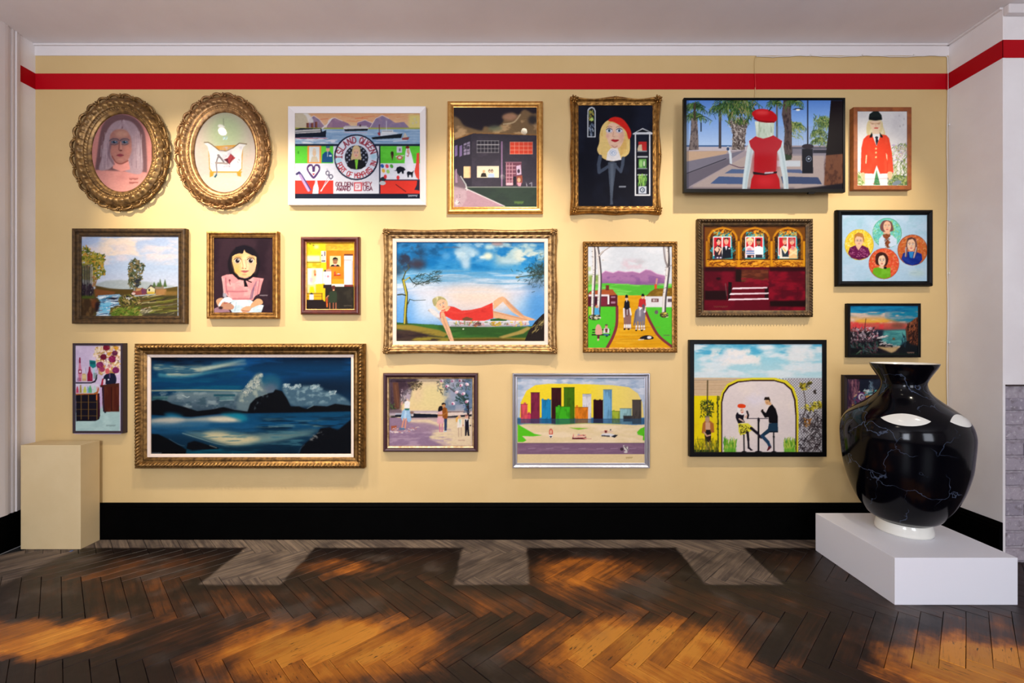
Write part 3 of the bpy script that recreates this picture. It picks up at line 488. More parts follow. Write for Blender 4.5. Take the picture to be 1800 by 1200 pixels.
def pic_big_eyed_girl():
    c = Pic((372, 415, 476, 550), (350, 395, 6.86), '#33212a')
    c.N(150, 140, 865, 1065, '#241620', 200, 200, .45, .7, .9)
    c.P([(390, 620), (345, 500), (370, 370), (440, 280), (540, 245), (640, 275), (710, 360), (735, 480), (700, 620), (640, 680), (450, 680)], '#181219', s=1, b=5)
    c.P([(275, 620), (330, 600), (400, 595), (470, 660), (600, 660), (650, 630), (720, 640), (780, 648), (755, 720), (730, 830), (670, 860), (650, 910), (400, 905), (330, 850), (300, 840), (290, 720)], '#d98f90')
    c.N(280, 600, 780, 900, '#e8a8a4', 70, 60, .5, .68, .9, pts=[(285, 620), (400, 600), (650, 640), (770, 655), (740, 800), (650, 890), (400, 890), (310, 830)]); c.L([(320, 640), (330, 780), (350, 840)], 14, '#a55f6c', .8, s=1); c.L([(330, 800), (450, 805), (580, 800)], 16, '#a8606a', .8, s=1, b=4); c.L([(400, 890), (640, 890)], 14, '#a5626c', .7, b=4)
    c.L([(690, 690), (640, 800), (620, 890)], 22, '#8f6478', .8, s=1); c.L([(660, 760), (640, 880)], 16, '#6a5470', .7); c.L([(700, 660), (670, 850)], 12, '#b97f88', .8); c.L([(730, 660), (700, 850)], 10, '#8a5a68', .7); c.E(368, 670, 12, 14, '#7a3c48'); c.L([(365, 680), (375, 720)], 8, '#8a4c58'); c.L([(275, 630), (290, 720), (300, 830)], 12, '#ecc0bc', .8, s=1)
    c.P([(398, 440), (400, 380), (450, 340), (520, 350), (542, 295), (560, 330), (630, 350), (690, 390), (692, 470), (670, 560), (620, 620), (545, 640), (480, 620), (430, 560)], '#e2b882', s=0)
    c.P([(402, 420), (430, 350), (520, 350), (500, 480), (510, 610), (450, 575), (410, 500)], '#d9a865', b=16, a=.8); c.E(560, 480, 50, 110, '#eccaa0', b=22, a=.8); c.E(640, 520, 40, 70, '#d8a088', b=20, a=.6); c.E(450, 560, 26, 30, '#e6b04c', b=14, a=.7)
    for x in (462, 622):
        c.E(x, 432, 44, 42, '#c9a37a', b=6); c.E(x, 434, 34, 30, '#efe6dc'); c.E(x, 434, 27, 28, '#4c3a3c'); c.E(x, 434, 17, 18, '#120c12'); c.E(x + 9, 424, 6, 6, '#f4f0ec'); c.L([(x - 42, 420), (x - 10, 398), (x + 30, 402), (x + 44, 418)], 9, '#4c3428', s=1); c.L([(x - 46, 396), (x, 376), (x + 44, 392)], 6, '#9c744c', s=1)
    c.L([(515, 420), (530, 500), (515, 525)], 8, '#b98a60', s=1); c.L([(560, 420), (572, 510)], 12, '#c08c70', .7, b=3); c.E(530, 525, 10, 6, '#9a5c48'); c.E(560, 527, 10, 6, '#9a5c48')
    c.P([(505, 556), (545, 548), (560, 552), (602, 554), (560, 578), (530, 574)], '#b4605c', s=1); c.L([(505, 557), (600, 555)], 5, '#7c3438'); c.E(545, 600, 30, 10, '#c8946a', b=5)
    c.P([(395, 385), (440, 270), (540, 245), (640, 275), (700, 380), (640, 370), (600, 350), (560, 330), (545, 295), (530, 345), (480, 345), (430, 360)], '#15101a', s=0)
    c.L([(398, 560), (450, 620), (520, 655), (600, 648), (660, 600)], 26, '#171218', s=1); c.P([(535, 660), (560, 665), (590, 745), (545, 745)], '#171218'); c.P([(565, 655), (640, 690), (630, 700), (560, 670)], '#171218')
    c.P([(400, 905), (620, 905), (700, 960), (780, 970), (750, 1055), (400, 1058), (360, 990)], '#c2d4dc', s=0); c.N(380, 905, 780, 1060, '#eef4f4', 70, 50, .45, .65, .9, pts=[(400, 905), (620, 905), (770, 970), (745, 1055), (400, 1055)]); c.L([(640, 990), (600, 1040)], 14, '#7c9cb8', .8); c.L([(450, 930), (430, 1040)], 12, '#9ab4c4', .7)
    c.P([(205, 920), (240, 885), (290, 885), (300, 940), (240, 990)], '#c99a78', s=1); c.P([(610, 1000), (640, 940), (700, 890), (755, 905), (765, 950), (700, 975), (640, 1000)], '#d3a076', s=1); c.P([(505, 1020), (560, 985), (625, 985), (610, 1040), (530, 1055)], '#d8a27c', s=1); c.L([(520, 1035), (600, 1045)], 8, '#8a4c48')
    c.P([(180, 1010), (250, 980), (340, 1010), (380, 1050), (175, 1062)], '#9a7480', s=0); c.P([(235, 960), (290, 890), (345, 868), (400, 900), (370, 940), (290, 930), (250, 985)], '#e2e4ea', s=1); c.P([(250, 1000), (290, 940), (360, 940), (420, 980), (400, 1020), (320, 1020)], '#b9866c', s=1); c.L([(300, 950), (340, 940)], 7, '#a8342c'); c.E(310, 850, 24, 28, '#8a8690'); c.P([(285, 820), (330, 830), (330, 880), (300, 870)], '#a9a4b0', .8); c.E(260, 1000, 26, 18, '#352024', b=5)
    c.sig(730, 845, 95, 18, '#a89aa0')
    return c.done()

def pic_yellow_bar():
    c = Pic((535, 424, 623, 544), (515, 405, 7.5), '#e3c820')
    c.N(150, 140, 440, 420, '#c9b428', 60, 50, .45, .7, .9); c.R(150, 330, 360, 410, '#d8d4b8', b=10); c.G(430, 145, 800, 270, [(0, '#d8a828'), (1, '#e8b838')]); c.N(430, 145, 800, 270, '#c98a28', 90, 30, .5, .7, .6); c.D([(430, 150), (800, 150), (800, 260), (430, 260)], 20, ['#b87a30', '#efd070'], 40, 6, 0, 10)
    for (x, y) in ((225, 175), (270, 195)): c.L([(x - 6, y), (x + 8, y + 4)], 10, '#3a3020')
    c.R(280, 190, 340, 240, '#d8c890', b=12)
    c.R(370, 270, 435, 420, '#e0d4c8'); c.R(412, 275, 426, 335, '#5c3c58'); c.R(374, 320, 390, 335, '#2a2028'); c.R(378, 390, 424, 412, '#6a6a74'); c.L([(395, 340), (395, 400)], 8, '#b8a8a0')
    c.R(440, 262, 805, 705, '#e57a1c'); c.N(440, 262, 805, 705, '#f08c28', 120, 160, .45, .7, .8); c.R(515, 640, 670, 705, '#ee9a24'); c.P([(440, 270), (480, 480), (440, 560)], '#d85a20', .8)
    c.R(485, 335, 630, 478, '#dccd94'); c.E(556, 405, 32, 42, '#a5714f'); c.P([(522, 400), (525, 365), (556, 350), (590, 365), (592, 400), (580, 380), (530, 382)], '#1e1a1c', s=0); c.P([(490, 476), (510, 452), (550, 445), (600, 450), (622, 476)], '#1c1a1e'); c.P([(535, 445), (580, 445), (560, 478)], '#eee6e0'); c.R(553, 452, 566, 478, '#c0282c'); c.L([(540, 425), (572, 425)], 5, '#7a3c34'); c.L([(536, 396), (550, 396)], 5, '#241a18'); c.L([(562, 396), (578, 396)], 5, '#241a18')
    c.P([(540, 590), (548, 545), (560, 535), (565, 585), (620, 575), (635, 595), (535, 600)], '#a83420'); c.E(552, 562, 12, 22, '#d04830'); c.E(600, 572, 20, 6, '#b8c4d0')
    c.P([(430, 520), (470, 505), (500, 515), (505, 540), (430, 545)], '#d89078'); c.R(398, 540, 505, 710, '#dcd6de'); c.E(462, 605, 15, 15, '#d08890'); c.E(428, 600, 10, 12, '#c9b0c4'); c.R(410, 518, 436, 542, '#3a3a3c'); c.R(398, 700, 505, 712, '#eceaf0')
    c.R(672, 318, 790, 725, '#d9d6d8'); c.R(672, 380, 775, 405, '#c0b8b8'); c.G(672, 400, 790, 725, [(0, '#cfccd0'), (.4, '#e4e2e4'), (.8, '#d0ccd0'), (1, '#a9a2a4')], True); c.R(672, 310, 792, 332, '#5c3428'); c.R(675, 332, 790, 350, '#efeaea')
    c.R(510, 705, 680, 740, '#e0dcd4'); c.R(676, 715, 800, 740, '#7a3228')
    c.R(165, 412, 372, 430, '#8a7428'); c.R(165, 425, 370, 500, '#d8ac20'); c.N(165, 430, 370, 500, '#e8cc48', 60, 20, .5, .6, .8); c.R(178, 498, 395, 720, '#ddd8d2'); c.R(165, 500, 190, 900, '#e4cc3c'); c.P([(250, 520), (300, 510), (310, 600), (290, 700), (240, 690)], '#e8c8a8', b=8); c.E(288, 545, 14, 28, '#e08a4c', b=4); c.E(292, 582, 12, 18, '#d8542c', b=3); c.E(345, 620, 34, 60, '#e8e4d4', b=10); c.E(240, 650, 18, 36, '#c9b4c0', b=8); c.E(330, 690, 50, 20, '#efece4', b=8)
    c.P([(300, 705), (420, 700), (425, 850), (430, 950), (390, 950), (380, 830), (300, 840)], '#e8bc1c'); c.P([(160, 830), (165, 700), (240, 720), (300, 700), (300, 830)], '#d9cc90', b=6); c.P([(215, 820), (225, 740), (270, 740), (290, 820)], '#efd418', b=5)
    c.R(158, 822, 390, 915, '#d8a81c'); c.L([(158, 830), (388, 830)], 9, '#6d4a1c'); c.L([(158, 868), (388, 868)], 6, '#8a5c1c'); c.L([(382, 830), (384, 910)], 9, '#6d4a1c'); c.R(218, 842, 272, 912, '#e6e2ea'); c.P([(218, 842), (245, 815), (270, 842)], '#2a2a30'); c.R(158, 912, 400, 1045, '#231a1c')
    c.R(425, 740, 805, 1045, '#28241f'); c.R(400, 712, 510, 760, '#2a2024'); c.N(570, 745, 805, 1040, '#38332a', 60, 80, .5, .7, .7); c.P([(390, 915), (440, 950), (440, 1045), (390, 1045)], '#231a1c')
    c.P([(465, 945), (470, 840), (490, 800), (570, 800), (580, 840), (580, 940), (530, 955)], '#2f3a2a', s=0); c.R(515, 725, 555, 775, '#4a2a24'); c.P([(505, 735), (560, 735), (552, 770), (515, 770)], '#5c2c28'); c.R(525, 775, 548, 795, '#c88a68'); c.L([(465, 860), (440, 890), (440, 910)], 16, '#b87858'); c.P([(432, 890), (462, 890), (455, 1010), (440, 1010)], '#b04a24'); c.R(444, 960, 458, 1010, '#e0702c')
    for x in (485, 532, 566): c.L([(x, 955), (x, 1035)], 11, '#b5694c')
    c.sig(672, 985, 100, 16, '#6a6050')
    return c.done(.03)

def pic_reclining_woman():
    c = Pic((693, 422, 959, 600), (660, 390, 5), '#4a90c4')
    c.G(160, 160, 1500, 900, [(0, '#3a78a8'), (.2, '#1f78b8'), (.35, '#3a90c4'), (.5, '#80aed0'), (.62, '#c0c4d4'), (.75, '#a9c4dc'), (.9, '#74a8d8'), (1, '#5c98d0')])
    c.E(800, 700, 420, 140, '#e0cdc4', b=70, a=.95); c.E(900, 640, 280, 60, '#e6d0b8', b=40, a=.7); c.E(480, 760, 200, 130, '#c4d4e8', b=60, a=.7); c.E(240, 760, 110, 160, '#4f90d0', b=50, a=.7); c.E(1430, 720, 110, 160, '#3f86c8', b=50, a=.8)
    c.N(160, 160, 1500, 420, '#126aa8', 160, 70, .45, .65, .9, b=20); c.N(160, 440, 1500, 620, '#d0d4dc', 260, 24, .45, .62, .7, b=20); c.N(160, 420, 1500, 560, '#5a94b8', 260, 20, .5, .65, .6)
    c.N(170, 160, 600, 300, '#16507e', 120, 60, .42, .6, .9, b=20); c.N(165, 160, 420, 420, '#2c2c3c', 110, 90, .42, .62, .9, b=30); c.E(370, 370, 70, 50, '#3a2c34', b=24, a=.9); c.E(200, 420, 40, 60, '#26384a', b=20, a=.8)
    c.P([(700, 240), (780, 200), (880, 240), (920, 290), (840, 310), (830, 380), (820, 410), (770, 400), (740, 320), (700, 290)], '#a9c0cc', .85, 1, 16); c.N(640, 180, 1040, 330, '#b8ccd4', 80, 50, .5, .7, .75, b=30); c.E(990, 300, 44, 34, '#d3d6c0', b=14); c.P([(760, 400), (775, 330), (825, 330), (815, 410)], '#b8cfe0', .55, b=20); c.N(1050, 160, 1490, 380, '#9fb8bc', 120, 60, .4, .6, .95, b=30); c.N(1220, 230, 1490, 360, '#cfd0c0', 90, 50, .42, .62, .85, b=26); c.N(600, 160, 1200, 230, '#57647a', 90, 40, .5, .65, .7); c.E(1070, 185, 50, 22, '#a08888', b=10); c.E(1000, 220, 40, 24, '#c4d4cc', b=12, a=.8)
    c.E(940, 310, 30, 12, '#dfe2d8', b=8); c.E(1180, 345, 80, 16, '#a9c0c8', b=10); c.E(620, 300, 40, 30, '#6aa4cc', b=14, a=.6)
    c.P([(160, 880), (300, 890), (560, 905), (900, 920), (1400, 915), (1500, 900), (1500, 1050), (160, 1050)], '#2f5424', s=0); c.N(160, 880, 1500, 1050, '#3c6e2c', 200, 30, .45, .65, .8, pts=[(280, 890), (1400, 925), (1400, 990), (700, 1020), (280, 920)])
    c.P([(160, 900), (320, 905), (560, 950), (640, 985), (600, 1010), (400, 985), (200, 940), (160, 945)], '#8d7a30', s=0, b=4); c.P([(160, 945), (300, 950), (450, 990), (680, 1030), (160, 1048)], '#40302a', b=6); c.P([(290, 1050), (380, 1005), (700, 1020), (1000, 1015), (1400, 1020), (1500, 1050)], '#8a7a2c', b=5); c.P([(640, 1030), (1100, 1022), (1380, 1035), (1400, 1050), (640, 1050)], '#57461c', b=4); c.P([(1080, 1010), (1250, 960), (1340, 920), (1370, 930), (1300, 980), (1120, 1022)], '#a08a48', b=3)
    c.N(140, 975, 560, 1070, '#2c2022', 120, 30, .5, .65, .8, b=16)
    c.P([(1310, 1048), (1345, 960), (1400, 880), (1470, 810), (1490, 800), (1490, 1048)], '#241c1a', s=0); c.D([(1340, 980), (1400, 890), (1490, 820), (1490, 900), (1380, 1000)], 50, ['#7a6a3c', '#48402c', '#a5925a', '#16100e'], 50, 12, -50, 20)
    c.P([(246, 900), (250, 780), (262, 640), (230, 500), (250, 490), (285, 620), (285, 700), (276, 820), (284, 900)], '#3f4218'); c.L([(255, 890), (262, 760), (270, 640), (245, 510)], 13, '#b9a93c', s=1); c.L([(240, 505), (265, 440), (300, 400)], 12, '#4c4c24', w2=4); c.L([(265, 440), (250, 420)], 6, '#4a4a28'); c.L([(250, 520), (300, 485)], 14, '#a5983c', w2=6); c.L([(290, 400), (285, 370)], 5, '#55552c')
    c.L([(300, 490), (330, 530), (370, 545), (450, 520), (560, 490)], 9, '#23281c', s=1, w2=3); c.L([(265, 645), (235, 635), (195, 640)], 11, '#2f3420'); c.L([(285, 720), (300, 680), (340, 690), (440, 685)], 8, '#2a3224', w2=3)
    for k in range(110):
        x = c.rg.uniform(320, 560); y = 545 - (x - 340) * .22 + c.rg.uniform(-70, 30); t = c.rg.uniform(-1.2, .6)
        c.L([(x, y), (x + 32 * math.cos(t), y + 32 * math.sin(t))], 3.5, c.rg.choice(['#20281c', '#2c3c34', '#18200f']), .75)
    for k in range(170):
        x = 1490 - abs(c.rg.normal(0, 90)); y = 450 + c.rg.normal(0, 60); t = c.rg.uniform(0, 6.3)
        c.L([(x, y), (x + 26 * math.cos(t), y + 26 * math.sin(t))], 6, c.rg.choice(['#23302a', '#2f4a44', '#1c241c', '#3c4838']), .6)
    c.E(1440, 440, 60, 70, '#26302c', b=34, a=.6); c.E(1400, 550, 90, 40, '#4a6a90', b=30, a=.6); c.L([(1240, 485), (1370, 470), (1480, 450)], 9, '#3a4230', .8, s=1); c.E(1248, 486, 18, 9, '#6a6a4c')
    c.P([(460, 775), (500, 768), (540, 800), (590, 860), (640, 900), (600, 905), (560, 860), (500, 810)], '#b3a9a4', s=1); c.E(520, 800, 60, 22, '#d9d4d0', 40, b=4)
    c.P([(640, 868), (1340, 868), (1355, 905), (1000, 922), (650, 918)], '#c9c4c8'); c.L([(640, 870), (1345, 872)], 8, '#e4e0e4'); c.R(660, 905, 1340, 920, '#8f8a94', .7, b=4)
    c.D([(700, 878), (1330, 878), (1320, 910), (700, 912)], 60, ['#c99a9c', '#8a8a7c', '#d8b83c', '#b05a50', '#7a8a5a'], 22, 14, 0, 90); c.D([(1020, 878), (1100, 878), (1090, 912), (1020, 912)], 14, ['#c9a81c', '#b08a14'], 20, 12); c.D([(860, 880), (920, 880), (920, 912), (860, 912)], 14, ['#4c3c3c', '#8a4a44'], 20, 12)
    c.P([(1035, 700), (1080, 665), (1115, 655), (1140, 665), (1210, 740), (1300, 820), (1400, 855), (1380, 865), (1310, 860), (1200, 790), (1120, 700), (1040, 770)], '#dfab80', s=0); c.P([(1030, 780), (1120, 800), (1240, 830), (1340, 850), (1420, 860), (1320, 868), (1200, 868), (1080, 850), (1030, 840)], '#d9a67c', s=0); c.P([(1140, 670), (1300, 820), (1320, 850), (1240, 800), (1150, 710)], '#c48f6c', .8, b=3); c.L([(1040, 790), (1200, 830), (1330, 858)], 8, '#b87f60', .7)
    c.P([(1010, 855), (1080, 845), (1160, 860), (1150, 870), (1010, 870)], '#2c5a28')
    c.P([(565, 800), (600, 750), (640, 738), (690, 745), (760, 778), (840, 772), (930, 752), (1030, 708), (1036, 845), (960, 868), (800, 868), (680, 862), (620, 830), (570, 845)], '#d63a32', s=0); c.N(600, 740, 1036, 868, '#c02c2a', 90, 40, .5, .66, .8, pts=[(600, 790), (690, 770), (840, 790), (1030, 740), (1030, 845), (800, 866), (640, 830)]); c.L([(620, 770), (760, 800), (1000, 740)], 10, '#e0584a', .5, s=1, b=4); c.P([(760, 850), (800, 832), (860, 850), (840, 866), (770, 866)], '#6a4c30', .9)
    c.P([(572, 800), (600, 790), (635, 880), (670, 980), (690, 1045), (655, 1045), (610, 940), (580, 880)], '#dca981', s=0); c.L([(590, 830), (625, 930), (660, 1030)], 8, '#bb8464', .7, b=2)
    c.P([(605, 760), (640, 735), (660, 750), (625, 790)], '#d9a67c'); c.E(572, 712, 68, 56, '#cdbf8c', 35); c.P([(500, 690), (520, 665), (560, 655), (600, 668), (615, 690), (560, 700), (520, 740)], '#a9a06c', s=1); c.E(582, 728, 46, 50, '#e0b48e', 30); c.face(586, 726, 36, 44, '#e2b690', rot=-28, lip='#c04a48', eye='#4a5a6a'); c.N(500, 655, 640, 780, '#dfd3a4', 14, 40, .5, .62, .9, pts=[(500, 700), (530, 660), (590, 655), (575, 690), (545, 770), (515, 750)]); c.L([(545, 770), (580, 790), (640, 770)], 8, '#e0cfa0', .8)
    c.E(772, 940, 7, 7, '#c8d8b0')
    return c.done()

def pic_horse_riders():
    c = Pic((1034, 432, 1183, 612), (1015, 415, 5.5789), '#d3d7dc')
    c.N(100, 90, 940, 380, '#e3e3e6', 160, 70, .45, .7, .9); c.N(440, 230, 680, 330, '#d9c0c8', 70, 40, .45, .65, .8, b=20); c.E(620, 250, 60, 20, '#b4b8bc', b=16, a=.7)
    c.P([(235, 470), (240, 365), (275, 340), (350, 360), (400, 340), (470, 352), (540, 345), (610, 362), (670, 328), (720, 335), (780, 370), (850, 385), (890, 420), (890, 490), (500, 480)], '#a873a0', s=0); c.N(235, 330, 890, 485, '#8a5a90', 60, 50, .45, .65, .8, pts=[(240, 470), (245, 400), (500, 380), (700, 380), (880, 420), (880, 480)]); c.L([(240, 365), (275, 340), (350, 360), (400, 340), (470, 352), (540, 345), (610, 362), (670, 328), (720, 335), (780, 370), (850, 385)], 9, '#d9a8c8', .8); c.R(235, 440, 890, 485, '#7c5488', .5, b=12)
    c.P([(100, 465), (300, 460), (600, 478), (940, 480), (940, 600), (100, 600)], '#55b838'); c.N(100, 465, 940, 585, '#7cd058', 160, 20, .5, .62, .9); c.R(100, 380, 220, 470, '#a8b878', b=12); c.N(100, 370, 240, 470, '#7a9a48', 30, 30, .45, .6, .8)
    c.P([(100, 690), (390, 690), (385, 1095), (100, 1095)], '#4fc02c'); c.P([(640, 695), (940, 690), (940, 1095), (700, 1095)], '#52c030')
    c.P([(395, 580), (680, 580), (670, 760), (760, 920), (920, 1095), (290, 1095), (360, 940), (390, 800)], '#dc9c14', s=0); c.N(290, 580, 920, 1095, '#e8b028', 200, 24, .45, .65, .8, pts=[(400, 585), (670, 585), (660, 760), (740, 920), (900, 1095), (310, 1095), (380, 900)])
    for k in range(12): c.L([(c.rg.uniform(330, 600), y := c.rg.uniform(850, 1090)), (c.rg.uniform(620, 840), y - 6)], 4, '#b87a10', .6)
    c.L([(388, 690), (385, 860), (350, 980), (290, 1095)], 28, '#803038', s=1); c.L([(670, 740), (720, 850), (800, 980), (930, 1085)], 26, '#803038', s=1)
    c.P([(100, 575), (120, 540), (260, 520), (340, 520), (392, 580), (392, 690), (100, 690)], '#5a1c2c'); c.P([(100, 575), (130, 540), (280, 518), (345, 522), (385, 575), (310, 580)], '#a8542c'); c.R(110, 570, 310, 590, '#e3d8d8'); c.R(295, 580, 312, 668, '#e6dedc'); c.R(278, 480, 310, 530, '#703028'); c.R(330, 590, 372, 604, '#a8788c'); c.R(330, 640, 372, 660, '#a8788c'); c.R(120, 600, 200, 660, '#3c1424'); c.R(230, 600, 290, 680, '#7a2838')
    c.R(660, 585, 940, 695, '#e0dcdc'); c.P([(670, 590), (720, 540), (760, 515), (940, 505), (940, 590)], '#7a5a1c'); c.N(680, 510, 940, 590, '#a07a2c', 60, 20, .45, .62, .8, pts=[(690, 585), (760, 520), (940, 510), (940, 588)]); c.R(755, 470, 780, 515, '#d8502c'); c.P([(765, 470), (772, 410), (790, 415), (780, 470)], '#d89a8c', .8); c.R(725, 612, 795, 645, '#6a3c3a'); c.R(738, 618, 760, 640, '#c8b8b4'); c.R(765, 618, 782, 640, '#a89090'); c.R(885, 612, 935, 645, '#5c4c50')
    for pts, w in (([(160, 90), (165, 300), (155, 560), (148, 780)], 34), ([(188, 90), (205, 200), (222, 400), (215, 600), (205, 780)], 36), ([(880, 90), (888, 300), (870, 480), (855, 600), (848, 750)], 40)):
        c.L(pts, w, '#c9c0bc', s=1); c.L([(x + w * .32, y) for x, y in pts], w * .38, '#4c4448', s=1); c.L([(x - w * .18, y) for x, y in pts], w * .3, '#e6e0da', s=1); c.D([(pts[0][0] - 15, 100), (pts[0][0] + 15, 100), (pts[-1][0] + 15, 760), (pts[-1][0] - 15, 760)], 26, ['#8a7c6c', '#5c5048'], 14, 6)
    c.L([(210, 195), (250, 150), (330, 95)], 20, '#8a7c78', w2=6); c.L([(212, 190), (252, 145), (330, 92)], 9, '#dcd4cc', w2=3); c.L([(845, 100), (860, 230), (885, 300)], 14, '#8a8080', s=1, w2=18); c.L([(900, 300), (930, 280)], 8, '#9a9090'); c.L([(900, 100), (890, 300)], 10, '#5c5450')
    c.E(250, 235, 10, 8, '#c8c4bc'); c.R(100, 300, 130, 340, '#b8c08c', b=6)
    c.E(170, 795, 60, 28, '#2b2a22'); c.D([(115, 775), (225, 775), (225, 815), (115, 815)], 26, ['#e6e2d4', '#c9c08c', '#8a8450'], 14, 12); c.E(850, 772, 42, 28, '#3a3a20'); c.D([(815, 750), (890, 750), (885, 795), (815, 795)], 26, ['#d8c84c', '#8a7a2c', '#c9c4a0'], 14, 12); c.P([(170, 700), (205, 690), (218, 770), (165, 770)], '#4aa0d0'); c.E(190, 690, 14, 16, '#c88a6c'); c.R(112, 700, 140, 770, '#a8c838', .9)
    c.E(775, 745, 18, 20, '#6a5c60'); c.R(845, 965, 905, 978, '#5c8a40')
    def horse(x, y, w, body, face, coat):
        c.P([(x - w * .55, y + 70), (x - w * .5, y - 10), (x, y - 35), (x + w * .5, y - 10), (x + w * .5, y + 70), (x, y + 100)], body, s=1)
        for dx in (-.42, -.1, .18, .44): c.L([(x + dx * w, y + 60), (x + dx * w * .9, y + 130), (x + dx * w, y + 170)], 20, body, w2=15); c.L([(x + dx * w * .95, y + 140), (x + dx * w, y + 172)], 16, '#e6e0e0')
        for dx in (-.42, .18): c.E(x + dx * w, y + 182, 10, 8, '#1c1820')
        c.P([(x - 18, y - 60), (x + 14, y - 60), (x + 22, y), (x + 8, y + 50), (x - 14, y + 50), (x - 22, y)], face, s=1); c.L([(x - 2, y - 50), (x - 2, y + 40)], 8, '#c8c0c4')
    horse(490, 730, 66, '#8a6460', '#6a4a4c', 0); horse(615, 740, 92, '#7c7480', '#8c8490', 0); c.L([(575, 740), (560, 840), (555, 870)], 20, '#6c6470', w2=12)
    c.P([(455, 705), (462, 640), (485, 620), (510, 640), (515, 700), (485, 720)], '#171620'); c.E(482, 612, 14, 18, '#e0b898'); c.P([(466, 605), (470, 580), (482, 572), (494, 580), (498, 605)], '#171418'); c.L([(455, 710), (458, 790)], 15, '#e8e4e6'); c.L([(515, 710), (525, 770)], 14, '#e8e4e6'); c.P([(478, 628), (490, 628), (484, 650)], '#eeeaea')
    c.P([(598, 690), (605, 620), (635, 600), (668, 620), (672, 680), (640, 705)], '#c02c30'); c.E(640, 598, 15, 17, '#e0b898'); c.P([(626, 590), (630, 568), (642, 562), (655, 570), (658, 590)], '#171418'); c.P([(600, 690), (640, 700), (610, 730)], '#ece6e8'); c.L([(655, 690), (660, 740)], 20, '#e8e2e6'); c.P([(630, 680), (652, 660), (664, 690), (655, 740)], '#5c545e')
    c.L([(455, 902), (670, 900)], 7, '#8a4a14', .9)
    c.P([(610, 1000), (640, 980), (690, 970), (740, 985), (745, 1005), (690, 1015), (640, 1010)], '#201c20', s=1); c.E(705, 992, 22, 14, '#e6dcd4'); c.L([(600, 1015), (650, 1012)], 9, '#d8c8b4')
    c.R(145, 912, 320, 922, '#20301c'); c.R(145, 938, 315, 948, '#20301c'); c.R(140, 960, 320, 972, '#20201c')
    c.P([(178, 960), (180, 890), (205, 862), (232, 890), (245, 950), (225, 965)], '#d8a08c', s=1); c.P([(192, 965), (220, 965), (215, 1008), (195, 1008)], '#5c2030'); c.R(196, 1005, 212, 1025, '#d8a890'); c.P([(250, 950), (260, 905), (285, 890), (312, 910), (312, 950)], '#d9d4d0'); c.E(284, 885, 13, 16, '#c89078'); c.E(284, 870, 15, 8, '#5a4a40'); c.P([(270, 905), (298, 905), (292, 945), (275, 945)], '#6a2c30'); c.L([(265, 965), (300, 968)], 16, '#3c5c8c'); c.R(278, 975, 298, 985, '#1c1c20')
    return c.done(.03)

